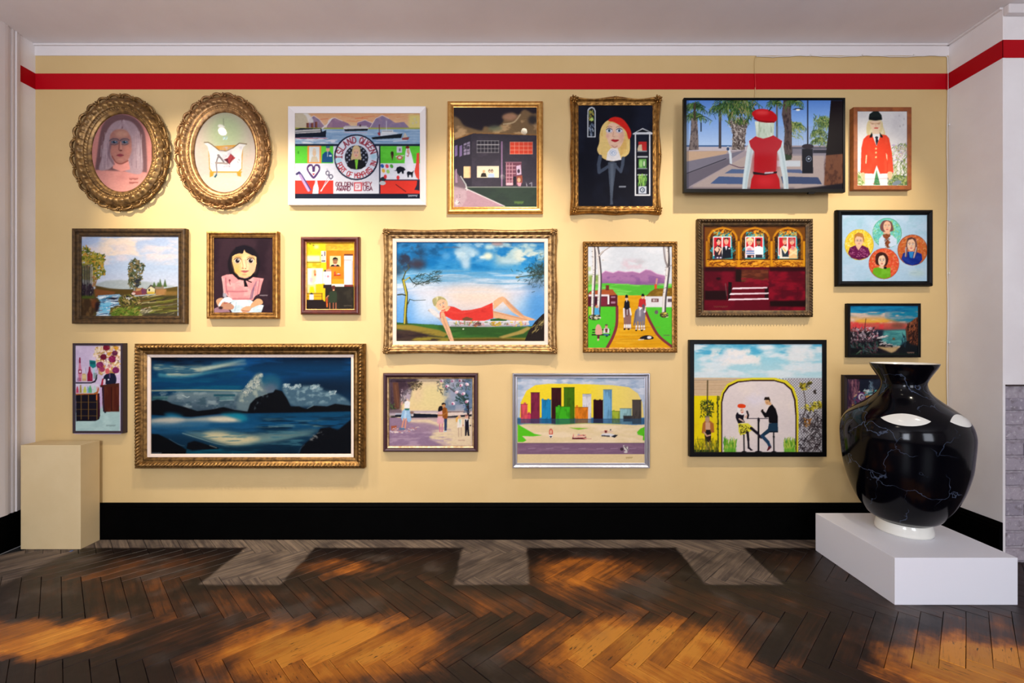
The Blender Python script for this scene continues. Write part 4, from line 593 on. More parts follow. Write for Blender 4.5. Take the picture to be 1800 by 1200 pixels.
def pic_theatre():
    c = Pic((1239, 392, 1417, 546), (1215, 375, 6.152), '#3a0a14')
    c.R(145, 100, 1245, 590, '#6a3c10'); c.R(145, 100, 1245, 150, '#2c1812'); c.N(145, 100, 1245, 160, '#4c2c14', 80, 20, .45, .65, .8)
    for x0, x1 in ((160, 195), (488, 535), (850, 900), (1190, 1240)): c.R(x0, 290, x1, 580, '#c48414'); c.R(x0, 275, x1, 300, '#5c2c10'); c.L([(x0 + 6, 300), (x0 + 6, 575)], 5, '#7c4a0c')
    for cx, bx in ((340, 0), (690, 1), (1045, 2)):
        c.P([(cx - 165, 500), (cx - 165, 250), (cx - 120, 175), (cx, 140), (cx + 120, 175), (cx + 165, 250), (cx + 165, 500)], '#8a5410', s=0)
        c.E(cx, 270, 158, 118, '#b87814'); c.E(cx, 275, 140, 105, '#5a2c10'); c.P([(cx - 140, 490), (cx - 140, 270), (cx + 140, 270), (cx + 140, 490)], '#2c1c14')
        c.P([(cx - 95, 200), (cx + 95, 200), (cx + 110, 490), (cx - 110, 490)], '#208a98'); c.P([(cx - 140, 400), (cx - 100, 350), (cx - 95, 440)], '#1f94a4'); c.P([(cx + 140, 400), (cx + 100, 350), (cx + 95, 440)], '#1f94a4')
        c.D([(cx - 140, 260), (cx - 115, 260), (cx - 105, 480), (cx - 140, 480)], 40, ['#3c2410', '#6a4414', '#1c1410'], 30, 9, 60, 40); c.D([(cx + 105, 260), (cx + 140, 260), (cx + 140, 480), (cx + 105, 480)], 40, ['#3c2410', '#6a4414', '#1c1410'], 30, 9, 120, 40)
        c.D([(cx - 95, 185), (cx + 95, 185), (cx + 95, 240), (cx - 95, 240)], 60, ['#c98a1c', '#7a4a10', '#3c1c08', '#e0a83c'], 26, 11, 45, 90); c.E(cx, 200, 14, 16, '#d88420')
        c.R(cx - 105, 250, cx + 90, 460, '#dedad8'); c.R(cx - 96, 260, cx - 12, 450, '#b81c28'); c.R(cx + 2, 260, cx + 82, 450, '#b81c28')
        c.P([(cx - 165, 500), (cx + 165, 500), (cx + 150, 590 + 12 * (bx == 1)), (cx - 150, 590 + 12 * (bx == 1))], '#b97414'); c.D([(cx - 150, 505), (cx + 150, 505), (cx + 140, 580), (cx - 140, 580)], 70, ['#7a3c0c', '#e0a02c', '#5c2808', '#c8841c'], 40, 12, 0, 50); c.L([(cx - 140, 520), (cx, 505), (cx + 140, 520)], 9, '#dca030', s=1); c.E(cx, 545, 26, 16, '#d8942c'); c.L([(cx - 165, 498), (cx + 165, 498)], 9, '#3c1c0c')
    c.P([(250, 480), (255, 370), (290, 340), (330, 370), (335, 485)], '#2a2028'); c.P([(250, 390), (285, 350), (300, 400), (280, 420)], '#e0b098'); c.face(296, 310, 20, 32, '#d8a890'); c.L([(275, 300), (290, 275), (318, 290)], 13, '#2c1c1c', s=1); c.L([(300, 370), (322, 385), (300, 440)], 16, '#d9a890'); c.P([(335, 490), (340, 370), (380, 345), (428, 370), (435, 480)], '#171a24'); c.P([(362, 350), (392, 350), (380, 400)], '#d9cfe0'); c.face(380, 300, 24, 38, '#d8a088'); c.P([(352, 285), (365, 262), (398, 262), (406, 290), (380, 275)], '#3a2418'); c.E(412, 380, 10, 6, '#e8e0e8'); c.R(250, 470, 335, 488, '#3a2858'); c.E(285, 478, 10, 6, '#e8e4ea'); c.E(318, 478, 10, 6, '#e8e4ea')
    c.P([(582, 480), (585, 375), (625, 345), (680, 375), (685, 480)], '#d9c4cc'); c.face(636, 310, 26, 36, '#d8b090'); c.P([(598, 320), (600, 275), (640, 258), (672, 280), (675, 325), (655, 285), (615, 290)], '#d3c48c', s=0); c.R(595, 400, 680, 416, '#5c78a8'); c.R(592, 425, 684, 440, '#6a88b4'); c.P([(600, 380), (640, 370), (660, 400), (610, 400)], '#c88a98'); c.R(605, 450, 680, 480, '#2a1c24'); c.E(658, 468, 12, 12, '#c89080'); c.P([(685, 475), (690, 365), (730, 345), (775, 370), (780, 475)], '#dcdce0'); c.face(728, 312, 24, 36, '#7a4c34'); c.P([(702, 295), (708, 272), (750, 272), (756, 296)], '#1c1414'); c.E(732, 348, 14, 6, '#141418'); c.R(695, 445, 772, 482, '#2c2a34'); c.R(700, 290, 756, 298, '#2a2020')
    c.P([(955, 485), (960, 380), (1000, 345), (1040, 360), (1060, 485)], '#d8cfc0'); c.face(1012, 300, 24, 38, '#d89c80'); c.P([(985, 275), (1010, 258), (1038, 275), (1030, 285), (992, 285)], '#8a6a44'); c.P([(970, 350), (1020, 420), (1060, 350), (1030, 400)], '#dcbc60'); c.P([(975, 370), (1015, 440), (1050, 390), (1055, 470), (985, 470)], '#23303a'); c.E(1016, 345, 12, 6, '#18181c'); c.P([(1055, 485), (1065, 385), (1100, 350), (1145, 380), (1148, 485)], '#d8b078'); c.face(1090, 305, 25, 34, '#d8a488'); c.P([(1060, 310), (1064, 275), (1095, 262), (1118, 285), (1120, 325), (1105, 285)], '#a8605c', s=0); c.P([(1080, 350), (1110, 350), (1120, 390), (1085, 395)], '#c88080'); c.L([(1065, 400), (1140, 440)], 18, '#e0c898'); c.L([(1140, 400), (1070, 450)], 18, '#e0c898')
    c.R(145, 580, 1245, 1055, '#4c0616'); c.N(145, 600, 470, 1050, '#68081c', 120, 70, .4, .6, .9); c.N(840, 600, 1245, 1050, '#7c0a1e', 160, 90, .38, .6, .9); c.R(145, 578, 480, 625, '#26080e', b=8); c.R(845, 578, 1245, 625, '#26080e', b=8); c.R(540, 605, 835, 740, '#4a2016'); c.N(540, 605, 835, 740, '#6a3420', 90, 30, .45, .65, .8); c.P([(480, 600), (545, 605), (540, 740), (480, 740)], '#1c0c0c', b=6)
    c.E(295, 705, 26, 14, '#1c060c', b=4); c.R(145, 835, 385, 940, '#1e080c', b=6); c.P([(845, 945), (1245, 940), (1245, 1010), (850, 1005)], '#1a0608', b=6); c.P([(400, 945), (400, 745), (450, 735), (545, 745), (830, 720), (840, 940)], '#5c0818'); c.P([(398, 940), (402, 740), (440, 745), (435, 850), (410, 940)], '#140a0c'); c.R(795, 800, 835, 920, '#160a0c', .9); c.N(540, 700, 840, 800, '#7c0c20', 90, 30, .4, .6, .8); c.R(145, 940, 845, 1050, '#5a0818', .6, b=10)
    for y, x0, x1 in ((808, 440, 822), (868, 412, 838), (928, 398, 836)): c.P([(x0, y + 12), (x0 + 12, y - 6), (x1, y - 12), (x1, y + 2)], '#e2ccd4')
    for x in (985, 1150): c.L([(x, 800), (x, 900)], 5, '#3c0410', .7)
    c.L([(890, 730), (1240, 735)], 6, '#52040f'); c.L([(890, 830), (1240, 832)], 5, '#4a040f'); c.L([(370, 760), (385, 890)], 10, '#7a5a58', .6); c.sig(245, 1000, 150, 22, '#6a3a2c')
    return c.done()

def pic_four_portraits():
    c = Pic((1483, 375, 1632, 496), (1465, 360, 8), '#aac8dc')
    c.N(140, 120, 1345, 1085, '#bcd0e2', 260, 200, .4, .7, .9); c.N(140, 120, 1345, 1085, '#98c0d0', 120, 90, .55, .75, .7); c.E(1180, 960, 120, 40, '#b4cac8', b=30); c.sig(1090, 950, 80, 12, '#90a8b8')
    def disc(x, y, rx, ry, base, cols, rim):
        c.E(x, y, rx, ry, rim); c.E(x, y, rx - 7, ry - 7, base)
        c.D([(x + (rx - 14) * math.cos(t / 4), y + (ry - 14) * math.sin(t / 4)) for t in range(25)], 420, cols, 26, 20, 90, 90, .6)
    disc(362, 560, 205, 218, '#e8c838', ['#f0dc6a', '#d8b020', '#f2e8a8', '#c8a830', '#eed048'], '#c8a818')
    disc(755, 395, 205, 212, '#6ac0b0', ['#88d0c4', '#4aa894', '#a8dcd8', '#9ac060', '#58b8c0'], '#4c9a70')
    disc(1113, 635, 213, 218, '#c0602c', ['#d88050', '#a84a1c', '#e0a880', '#b88a34', '#c85c3c'], '#8c4020')
    disc(710, 825, 215, 218, '#d85030', ['#e87a50', '#c03c20', '#f0a078', '#b86a24', '#e05c3c'], '#a83820')
    c.P([(205, 680), (230, 600), (310, 568), (350, 580), (410, 568), (490, 605), (520, 690), (480, 740), (360, 775), (250, 745)], '#641848', s=0); c.D([(210, 680), (240, 600), (480, 600), (520, 690), (360, 775)], 110, ['#8c3c70', '#c880a8', '#3c0c30', '#b05a80'], 16, 11); c.P([(310, 570), (352, 640), (400, 570)], '#e0b090'); c.E(358, 500, 62, 82, '#e0b694'); c.P([(288, 500), (295, 420), (350, 385), (415, 405), (435, 480), (425, 540), (410, 460), (330, 440), (305, 470), (300, 560)], '#b57a38', s=0); c.face(360, 510, 50, 66, '#e2b898', lip='#c86a60'); c.E(335, 504, 22, 14, '#9c8070', a=.4); c.E(388, 504, 22, 14, '#9c8070', a=.4)
    c.P([(640, 590), (640, 480), (680, 430), (740, 400), (830, 430), (895, 490), (890, 560), (800, 600), (720, 605)], '#c4d4e4', s=0); c.P([(690, 420), (750, 400), (800, 400), (800, 440), (760, 480), (800, 520), (775, 560), (790, 605), (755, 605), (720, 540), (750, 500), (700, 450)], '#8a4a2c', s=0); c.D([(700, 410), (800, 410), (790, 600), (740, 600)], 40, ['#b07a58', '#5c2c18', '#3a2018'], 18, 12); c.P([(655, 330), (665, 270), (700, 225), (760, 215), (815, 240), (838, 300), (845, 350), (810, 375), (700, 380)], '#704a48', s=1); c.P([(705, 380), (700, 400), (790, 410), (800, 370)], '#d8a88c'); c.face(756, 305, 54, 78, '#dfb090', eye='#6a7a5a', lip='#b84858')
    c.P([(955, 760), (980, 680), (1060, 655), (1150, 655), (1240, 690), (1250, 770), (1200, 830), (1110, 852), (1010, 825)], '#14287c', s=0); c.N(955, 655, 1250, 850, '#203c98', 80, 60, .5, .65, .7, pts=[(965, 760), (990, 690), (1230, 700), (1240, 770), (1110, 845)]); c.P([(1060, 655), (1130, 655), (1110, 750), (1075, 740)], '#2c80c0'); c.P([(1010, 740), (1020, 560), (1040, 470), (1100, 450), (1160, 475), (1180, 560), (1180, 650), (1140, 745), (1120, 740), (1150, 600), (1050, 560), (1035, 730)], '#6e4c48', s=0); c.L([(1020, 600), (1012, 720)], 16, '#a89aa0'); c.L([(1165, 600), (1130, 740)], 18, '#b4a4a8'); c.face(1094, 562, 56, 86, '#e2b898', eye='#5a7088', lip='#cc4c58'); c.P([(1035, 500), (1050, 470), (1100, 455), (1150, 480), (1155, 520), (1110, 478)], '#5a3830')
    c.P([(550, 960), (565, 890), (640, 875), (720, 890), (800, 880), (805, 1010), (720, 1040), (620, 1020)], '#66a820', s=0); c.N(550, 880, 805, 1040, '#7abc34', 80, 60, .5, .65, .7, pts=[(560, 960), (570, 895), (795, 890), (795, 1005), (720, 1030)]); c.P([(588, 780), (600, 700), (660, 665), (730, 680), (770, 740), (765, 810), (730, 860), (640, 850), (600, 830)], '#40201a', s=1); c.P([(640, 860), (640, 880), (700, 900), (720, 870)], '#e4bc98'); c.face(682, 785, 52, 82, '#e8c4a4', lip='#c04a48'); c.P([(625, 740), (640, 690), (710, 690), (740, 730), (700, 705), (645, 720)], '#341a18'); c.E(728, 884, 22, 18, '#17121a')
    return c.done(.03)

def pic_sunset_bay():
    c = Pic((1496, 536, 1616, 625), (1480, 525, 5.716), '#201c20')
    c.G(85, 60, 780, 330, [(0, '#1474a0'), (.3, '#1a82a8'), (.42, '#b8a490'), (.55, '#d8a050'), (.7, '#c85c48'), (.85, '#b04a44'), (1, '#6a3c38')])
    c.P([(430, 130), (780, 60), (780, 250), (560, 230), (450, 190)], '#147898', b=20); c.N(85, 130, 640, 240, '#d8b8a4', 120, 22, .42, .6, .9, b=10); c.N(430, 120, 780, 200, '#7c9098', 130, 20, .45, .62, .8); c.N(85, 230, 420, 310, '#d83c40', 40, 26, .4, .6, .9, b=6); c.E(300, 225, 180, 14, '#e0a83c', b=8); c.E(560, 270, 70, 26, '#7a4a3c', b=16); c.N(85, 60, 780, 130, '#0e5c88', 160, 24, .45, .62, .8)
    c.P([(330, 320), (640, 305), (660, 470), (540, 480), (420, 440)], '#3a7a7c', b=8); c.N(330, 310, 660, 480, '#5aa49c', 90, 16, .45, .62, .8, pts=[(340, 330), (640, 315), (650, 460), (540, 475), (420, 440)]); c.P([(300, 310), (420, 310), (410, 380), (300, 400)], '#1c2434', b=10)
    c.D([(95, 290), (330, 290), (380, 380), (330, 440), (95, 440)], 260, ['#8a7c84', '#c8b4b8', '#3c2c34', '#5c4850', '#a0606c', '#241c24'], 18, 13, 90, 60); c.R(90, 425, 400, 570, '#15141a', b=14)
    c.D([(370, 370), (450, 370), (460, 450), (600, 470), (560, 500), (380, 470)], 60, ['#d8ccc8', '#8fb0b4', '#b8a8a4', '#e6dcd4'], 46, 9, -8, 16); c.P([(330, 475), (420, 485), (520, 485), (590, 475), (540, 525), (500, 545), (430, 515)], '#b89a6c', b=5)
    c.P([(640, 300), (660, 255), (710, 215), (780, 170), (780, 480), (690, 470), (650, 420)], '#5c3424', b=4); c.D([(650, 280), (770, 190), (775, 470), (680, 460)], 150, ['#8a4a2c', '#301c18', '#6d3820', '#221414', '#a05c3c'], 40, 12, 110, 40); c.P([(590, 460), (660, 420), (700, 460), (770, 470), (770, 568), (570, 568)], '#14181c', b=6); c.D([(600, 360), (640, 360), (640, 470), (600, 470)], 14, ['#182028', '#24485c'], 60, 8, 80, 14); c.E(520, 402, 14, 12, '#6a4a30', b=3)
    c.D([(100, 440), (360, 440), (360, 560), (100, 560)], 110, ['#2f4a3c', '#4c2c34', '#181c20', '#3c5a58', '#5c3c48'], 40, 11, 60, 50); c.P([(90, 490), (180, 500), (150, 568), (90, 568)], '#0f1014', b=6); c.L([(145, 555), (190, 520)], 12, '#5c7a5c', .7); c.R(90, 545, 780, 570, '#16261c', .6, b=6); c.sig(655, 535, 70, 14, '#a87c68'); c.L([(240, 200), (230, 290)], 7, '#402028', .8)
    for x in (110, 140, 175, 205, 255): c.L([(x, 230 + x % 37), (x, 300)], 5, '#b03440', .8)
    return c.done()

def pic_dark_flowers():
    c = Pic((1491, 665, 1584, 734), (1480, 525, 5.716), '#1c2030')
    c.R(60, 780, 160, 1250, '#5c3c54', b=16); c.N(60, 780, 700, 1250, '#2a3040', 90, 120, .45, .65, .8)
    c.D([(70, 800), (170, 800), (170, 1200), (70, 1200)], 90, ['#7a4c60', '#4c2c44', '#9a6a74', '#38243a'], 60, 16, 85, 15)
    c.D([(110, 960), (380, 900), (640, 960), (640, 1200), (110, 1200)], 160, ['#b86a3c', '#c8a08c', '#6a3c6c', '#d8d0d4', '#8a5a3c', '#3c5a78', '#c89a4c', '#4a2c3c'], 30, 20, 20, 70)
    c.E(195, 980, 44, 44, '#5c2c6c'); c.E(195, 985, 32, 34, '#d8ccd8'); c.E(200, 990, 18, 26, '#3a2450'); c.E(202, 992, 9, 16, '#c8c0d4'); c.D([(225, 910), (300, 910), (300, 970), (225, 970)], 26, ['#e4ecee', '#a8d0d4', '#58a0a8'], 22, 13); c.E(340, 925, 13, 10, '#58b0a8'); c.L([(290, 840), (285, 930)], 8, '#7090a4', .7); c.E(265, 985, 30, 16, '#d89a4c', b=4); c.D([(270, 830), (330, 830), (330, 920), (270, 920)], 24, ['#5c7488', '#3c5468', '#90a8b4'], 26, 7, 60, 60)
    return c.done()

def pic_bar_trolley():
    c = Pic((133, 607, 210, 760), (115, 595, 6.667), '#cdb9d2')
    c.N(120, 75, 640, 800, '#dac8dc', 120, 160, .45, .7, .9); c.R(120, 790, 640, 1105, '#a4c0bc'); c.N(120, 800, 640, 1105, '#b4d0ca', 120, 90, .45, .7, .9); c.P([(360, 800), (420, 500), (440, 700), (430, 820)], '#c8a8d0', .8, b=8)
    c.D([(360, 100), (640, 80), (640, 400), (560, 420), (400, 400), (350, 260), (340, 150)], 330, ['#e6d0b0', '#d8b070', '#c88a30', '#f0e0d0', '#a88a50', '#e8c0b0'], 36, 26, 20, 80)
    for x, y, r, q in ((480, 105, 40, '#7a1c30'), (445, 215, 38, '#6a1a30'), (550, 240, 46, '#84204c'), (405, 310, 44, '#8a2c5c'), (580, 170, 34, '#5c2440'), (590, 370, 42, '#7c2458'), (430, 360, 34, '#9a3458'), (520, 320, 26, '#e0a0a0'), (595, 110, 28, '#d09a30'), (510, 180, 24, '#c89830'), (470, 270, 22, '#f0e4d0'), (370, 205, 22, '#f0dcc8'), (605, 240, 20, '#f0e0c8')):
        c.E(x, y, r, r * .9, q); c.D([(x - r, y - r), (x + r, y - r), (x + r, y + r), (x - r, y + r)], 9, [q, '#40101c', '#c06a70'], r, 8, 45, 90, .5)
    c.P([(470, 530), (445, 460), (480, 415), (560, 405), (595, 450), (590, 520), (540, 545)], '#1a1c30', s=1); c.E(505, 480, 10, 10, '#e6e6f0'); c.R(512, 410, 526, 460, '#6a4a78', .8); c.E(492, 380, 26, 34, '#d06060')
    c.P([(405, 545), (632, 520), (632, 570), (410, 570)], '#4a2418'); c.P([(425, 565), (632, 560), (632, 855), (445, 858)], '#4a1c14'); c.N(430, 565, 632, 855, '#5c2a1a', 26, 160, .45, .65, .8); c.R(535, 570, 545, 850, '#2c100c'); c.P([(430, 560), (448, 560), (460, 860), (440, 850)], '#2c1a2c'); c.E(465, 862, 12, 9, '#1c2430'); c.P([(415, 545), (430, 470), (445, 470), (440, 545)], '#a01c30'); c.E(460, 500, 12, 30, '#e6d0d8')
    c.P([(120, 510), (300, 512), (345, 490), (360, 425), (375, 420), (372, 470), (350, 510), (300, 525), (120, 526)], '#171420'); c.P([(155, 500), (150, 380), (158, 300), (160, 225), (175, 225), (180, 300), (192, 380), (188, 500)], '#d08098', s=0); c.P([(157, 285), (160, 220), (176, 220), (180, 285)], '#8a2040'); c.R(152, 362, 192, 412, '#8c1c3c'); c.E(172, 386, 12, 14, '#f0d8e0'); c.R(160, 460, 185, 500, '#b05068', .7)
    c.P([(256, 500), (255, 420), (270, 380), (275, 330), (292, 330), (298, 380), (318, 420), (318, 500)], '#8c1438', s=0); c.L([(290, 390), (300, 480)], 9, '#c04868', .7); c.R(195, 410, 246, 495, '#c9a068', .9); c.R(198, 425, 244, 470, '#e0c888', .8); c.E(150, 480, 12, 24, '#a87c98')
    c.P([(280, 250), (355, 260), (358, 330), (322, 348), (285, 320)], '#187878'); c.R(290, 270, 350, 300, '#105058', .8); c.P([(322, 345), (345, 345), (345, 440), (325, 460)], '#a8d0d8', .9); c.L([(215, 350), (240, 420)], 6, '#e6dce8'); c.L([(235, 340), (240, 410)], 5, '#8a98a8'); c.R(330, 400, 372, 470, '#5a7868', .5)
    c.R(120, 528, 395, 640, '#d8cede'); c.L([(120, 600), (350, 600)], 8, '#9aa8a8', .6)
    for x, y, w, q in ((140, 600, 34, '#c03850'), (178, 580, 26, '#a0843c'), (228, 600, 40, '#c8cc4c'), (290, 590, 44, '#58a868'), (345, 590, 40, '#b8d8c8'), (265, 600, 22, '#78a8c0'), (370, 600, 20, '#d8a0a8')): c.P([(x - w / 2, 635), (x - w / 2.4, y), (x - 6, y - 40), (x + 6, y - 40), (x + w / 2.4, y), (x + w / 2, 635)], q, .9)
    c.P([(115, 645), (330, 640), (370, 620), (385, 560), (395, 590), (380, 650), (360, 665), (120, 665)], '#b0622c'); c.P([(120, 660), (400, 650), (408, 900), (395, 945), (350, 965), (125, 968)], '#17121c'); c.P([(380, 640), (400, 640), (408, 900), (385, 930)], '#3c1420')
    for x in (185, 270, 370): c.L([(x, 660), (x, 945)], 8, '#7a5a2c')
    for y in (745, 828, 905): c.L([(125, y), (370, y)], 6, '#7a5a2c', .85)
    c.R(360, 655, 376, 720, '#d06a2c'); c.sig(480, 1010, 105, 22, '#7a908c')
    return c.done(.03)

def pic_stormy_sea():
    c = Pic((262, 626, 616, 801), (225, 595, 4.2857), '#08345c')
    c.G(150, 130, 1680, 560, [(0, '#06182e'), (.2, '#06345a'), (.5, '#073c66'), (.75, '#0a2c4a'), (1, '#081c30')])
    c.N(130, 110, 560, 185, '#070a14', 160, 30, .35, .55, .95, b=30); c.N(800, 120, 1700, 300, '#0a4880', 360, 50, .4, .62, .9, b=50); c.E(1480, 360, 340, 60, '#0a1424', b=50, a=.85); c.N(140, 300, 860, 395, '#0a5676', 300, 30, .42, .62, .9, b=24)
    for pts, q, w, a in (([(210, 215), (400, 232), (600, 215), (880, 165)], '#b4c4b0', 44, .75), ([(240, 272), (430, 285), (640, 250), (870, 225)], '#4c94a4', 34, .8), ([(280, 238), (480, 244), (700, 208), (890, 188)], '#e0d8b4', 26, .9), ([(300, 262), (430, 268), (560, 250)], '#d8d4b0', 26, .85), ([(560, 236), (700, 205), (860, 160)], '#a8c4b8', 14, .8), ([(240, 205), (400, 214), (560, 200)], '#ccd0b4', 16, .8), ([(640, 190), (760, 170), (890, 150)], '#3c7c98', 18, .7)):
        c.L(pts, w, q, a, s=1, w2=w * .2, b=8)
    c.N(160, 180, 900, 300, '#0c4468', 150, 16, .52, .64, .75, b=10)
    c.G(150, 385, 900, 560, [(0, '#a8aa8c'), (.1, '#6c8288'), (.5, '#566c7a'), (1, '#2c4050')], pts=[(165, 470), (200, 440), (300, 432), (400, 400), (850, 396), (900, 430), (920, 560), (560, 560), (380, 520), (280, 480)], b=8)
    c.N(170, 400, 900, 540, '#8ea0a4', 60, 34, .48, .66, .8, b=12); c.N(170, 420, 900, 540, '#34505e', 70, 30, .52, .66, .7, b=12); c.L([(160, 392), (500, 387), (850, 392)], 8, '#c0be98', .85, b=2)
    c.P([(820, 520), (840, 420), (880, 375), (930, 310), (965, 268), (1010, 260), (1005, 320), (1080, 340), (1120, 390), (1020, 430), (950, 490), (900, 550)], '#63787f', s=1, b=8); c.N(820, 260, 1110, 520, '#9ca89c', 36, 40, .42, .62, .95, pts=[(830, 480), (860, 395), (960, 280), (1008, 268), (1010, 340), (1060, 370), (940, 470)], b=8)
    c.D([(850, 395), (935, 305), (1005, 258), (1022, 275), (985, 350), (900, 430)], 520, ['#d8d6c4', '#c0c8c0', '#a8b4ac', '#8c9a94', '#e6e0c8'], 11, 9, -50, 80, .5)
    c.P([(1010, 290), (1080, 270), (1145, 305), (1140, 385), (1060, 385), (1010, 330)], '#1f5a74', .85, 1, 16); c.E(1080, 372, 55, 36, '#66687c', b=22, a=.7)
    c.P([(1160, 380), (1190, 342), (1240, 360), (1280, 345), (1320, 372), (1420, 350), (1480, 392), (1540, 398), (1660, 465), (1660, 525), (1400, 512), (1230, 505)], '#456478', s=1, b=9); c.N(1160, 340, 1660, 520, '#83a0aa', 44, 30, .46, .64, .85, pts=[(1170, 378), (1240, 358), (1420, 356), (1650, 462), (1400, 495), (1230, 470)], b=10)
    for x, y in ((1192, 345), (1280, 348), (1395, 356), (1420, 352), (1540, 400), (1240, 362)): c.D([(x - 26, y - 4), (x + 26, y - 6), (x + 20, y + 22), (x - 20, y + 22)], 40, ['#c4d2d2', '#a4b8bc', '#88a4ac'], 12, 9, -30, 60, .6)
    c.R(645, 419, 808, 434, '#164858', .9, b=3); c.R(690, 442, 795, 458, '#5c8a8c', .8, b=5); c.L([(690, 466), (800, 461)], 5, '#a4bcb8', .7, b=2); c.L([(410, 426), (446, 443), (462, 436)], 6, '#b4c4c2', .8); c.L([(190, 442), (300, 438)], 8, '#6c9c94', .7, b=3); c.R(165, 440, 300, 462, '#1c5054', .7, b=8)
    c.P([(160, 475), (220, 458), (290, 468), (330, 490), (430, 515), (520, 545), (620, 535), (720, 515), (800, 535), (900, 550), (920, 490), (960, 450), (1040, 415), (1095, 405), (1110, 382), (1160, 395), (1200, 455), (1225, 510), (1290, 510), (1340, 530), (1400, 505), (1500, 510), (1560, 490), (1680, 505), (1680, 550), (1000, 560), (700, 565), (480, 590), (160, 575)], '#06080e', s=0, b=3)
    c.N(910, 400, 1100, 550, '#3c4850', 20, 26, .5, .64, .9, pts=[(925, 510), (1000, 432), (1045, 416), (1060, 440), (985, 500), (945, 545)], b=4); c.L([(1005, 428), (1048, 414)], 7, '#8ca0a0', .7, b=2); c.L([(1350, 526), (1395, 503)], 6, '#7c98a0', .7, b=2)
    c.G(150, 560, 1680, 885, [(0, '#0a4468'), (.25, '#0e4a74'), (.5, '#10344e'), (.75, '#0a2c44'), (1, '#041c2c')], pts=[(150, 575), (480, 595), (900, 568), (1680, 548), (1680, 885), (150, 885)], b=4)
    c.P([(700, 568), (840, 562), (900, 600), (860, 622), (740, 596)], '#1a90a4', .8, 1, 14); c.P([(270, 568), (340, 560), (420, 588), (330, 602)], '#1878a0', .8, 1, 12)
    c.P([(150, 612), (320, 592), (440, 602), (560, 592), (700, 582), (780, 596), (860, 620), (760, 628), (600, 628), (460, 626), (330, 642), (150, 642)], '#b9b4a4', .9, 1, 10); c.P([(165, 632), (330, 636), (620, 626), (600, 662), (330, 668), (165, 668)], '#5c88a0', .75, b=18); c.P([(600, 604), (740, 592), (820, 616), (700, 626)], '#e6d8b8', .9, 1, 9); c.P([(180, 618), (320, 600), (430, 608), (330, 630)], '#d4c8b4', .8, 1, 9)
    c.N(140, 650, 960, 715, '#1c5c88', 240, 20, .4, .62, .8, b=26); c.N(1000, 590, 1720, 700, '#061c2e', 190, 18, .42, .6, .9, b=30); c.N(980, 610, 1460, 730, '#5c8088', 140, 14, .5, .66, .75, b=30)
    c.P([(420, 708), (560, 706), (700, 692), (900, 722), (1100, 716), (1340, 692), (1440, 684), (1300, 730), (1100, 776), (960, 796), (820, 812), (700, 792), (560, 752)], '#74908c', .9, 1, 16); c.P([(560, 722), (660, 704), (800, 724), (960, 742), (1000, 758), (920, 782), (800, 800), (700, 782), (620, 752)], '#d8ca9c', .95, 1, 14); c.L([(410, 712), (520, 746), (640, 784), (760, 812)], 5, '#a4c0b8', .7, s=1, b=2); c.N(540, 690, 1320, 815, '#3c7080', 150, 14, .54, .68, .8, b=16); c.L([(1060, 661), (1130, 662)], 7, '#9cb0a8', .7, b=4); c.L([(1000, 772), (1200, 746), (1400, 704)], 10, '#5c8c8c', .7, s=1, w2=3, b=4)
    c.P([(420, 845), (600, 822), (860, 836), (1000, 800), (900, 862), (500, 885)], '#127084', .75, 1, 26); c.N(470, 805, 1240, 910, '#061e30', 220, 22, .42, .62, .85, b=26)
    c.P([(150, 715), (230, 720), (320, 765), (380, 800), (440, 835), (430, 895), (150, 895)], '#05070b', s=0, b=3); c.P([(440, 828), (450, 785), (500, 770), (560, 785), (600, 800), (660, 812), (690, 830), (560, 836), (480, 840)], '#070a10', b=3); c.L([(310, 756), (380, 796), (425, 808)], 4, '#5c7480', .7, s=1, b=2); c.L([(615, 804), (668, 822)], 6, '#9ca49c', .7, b=2)
    c.P([(1285, 895), (1310, 810), (1380, 750), (1430, 710), (1450, 675), (1520, 665), (1580, 690), (1690, 600), (1690, 895)], '#060910', s=0, b=4); c.N(1360, 690, 1500, 780, '#7c7e7c', 30, 18, .4, .6, .9, pts=[(1365, 762), (1400, 720), (1450, 700), (1490, 702), (1440, 740), (1390, 772)], b=6); c.L([(1287, 868), (1297, 832), (1330, 798)], 5, '#4c6070', .7, s=1, b=3); c.sig(172, 858, 80, 12, '#8c949c')
    return c.done(.04)

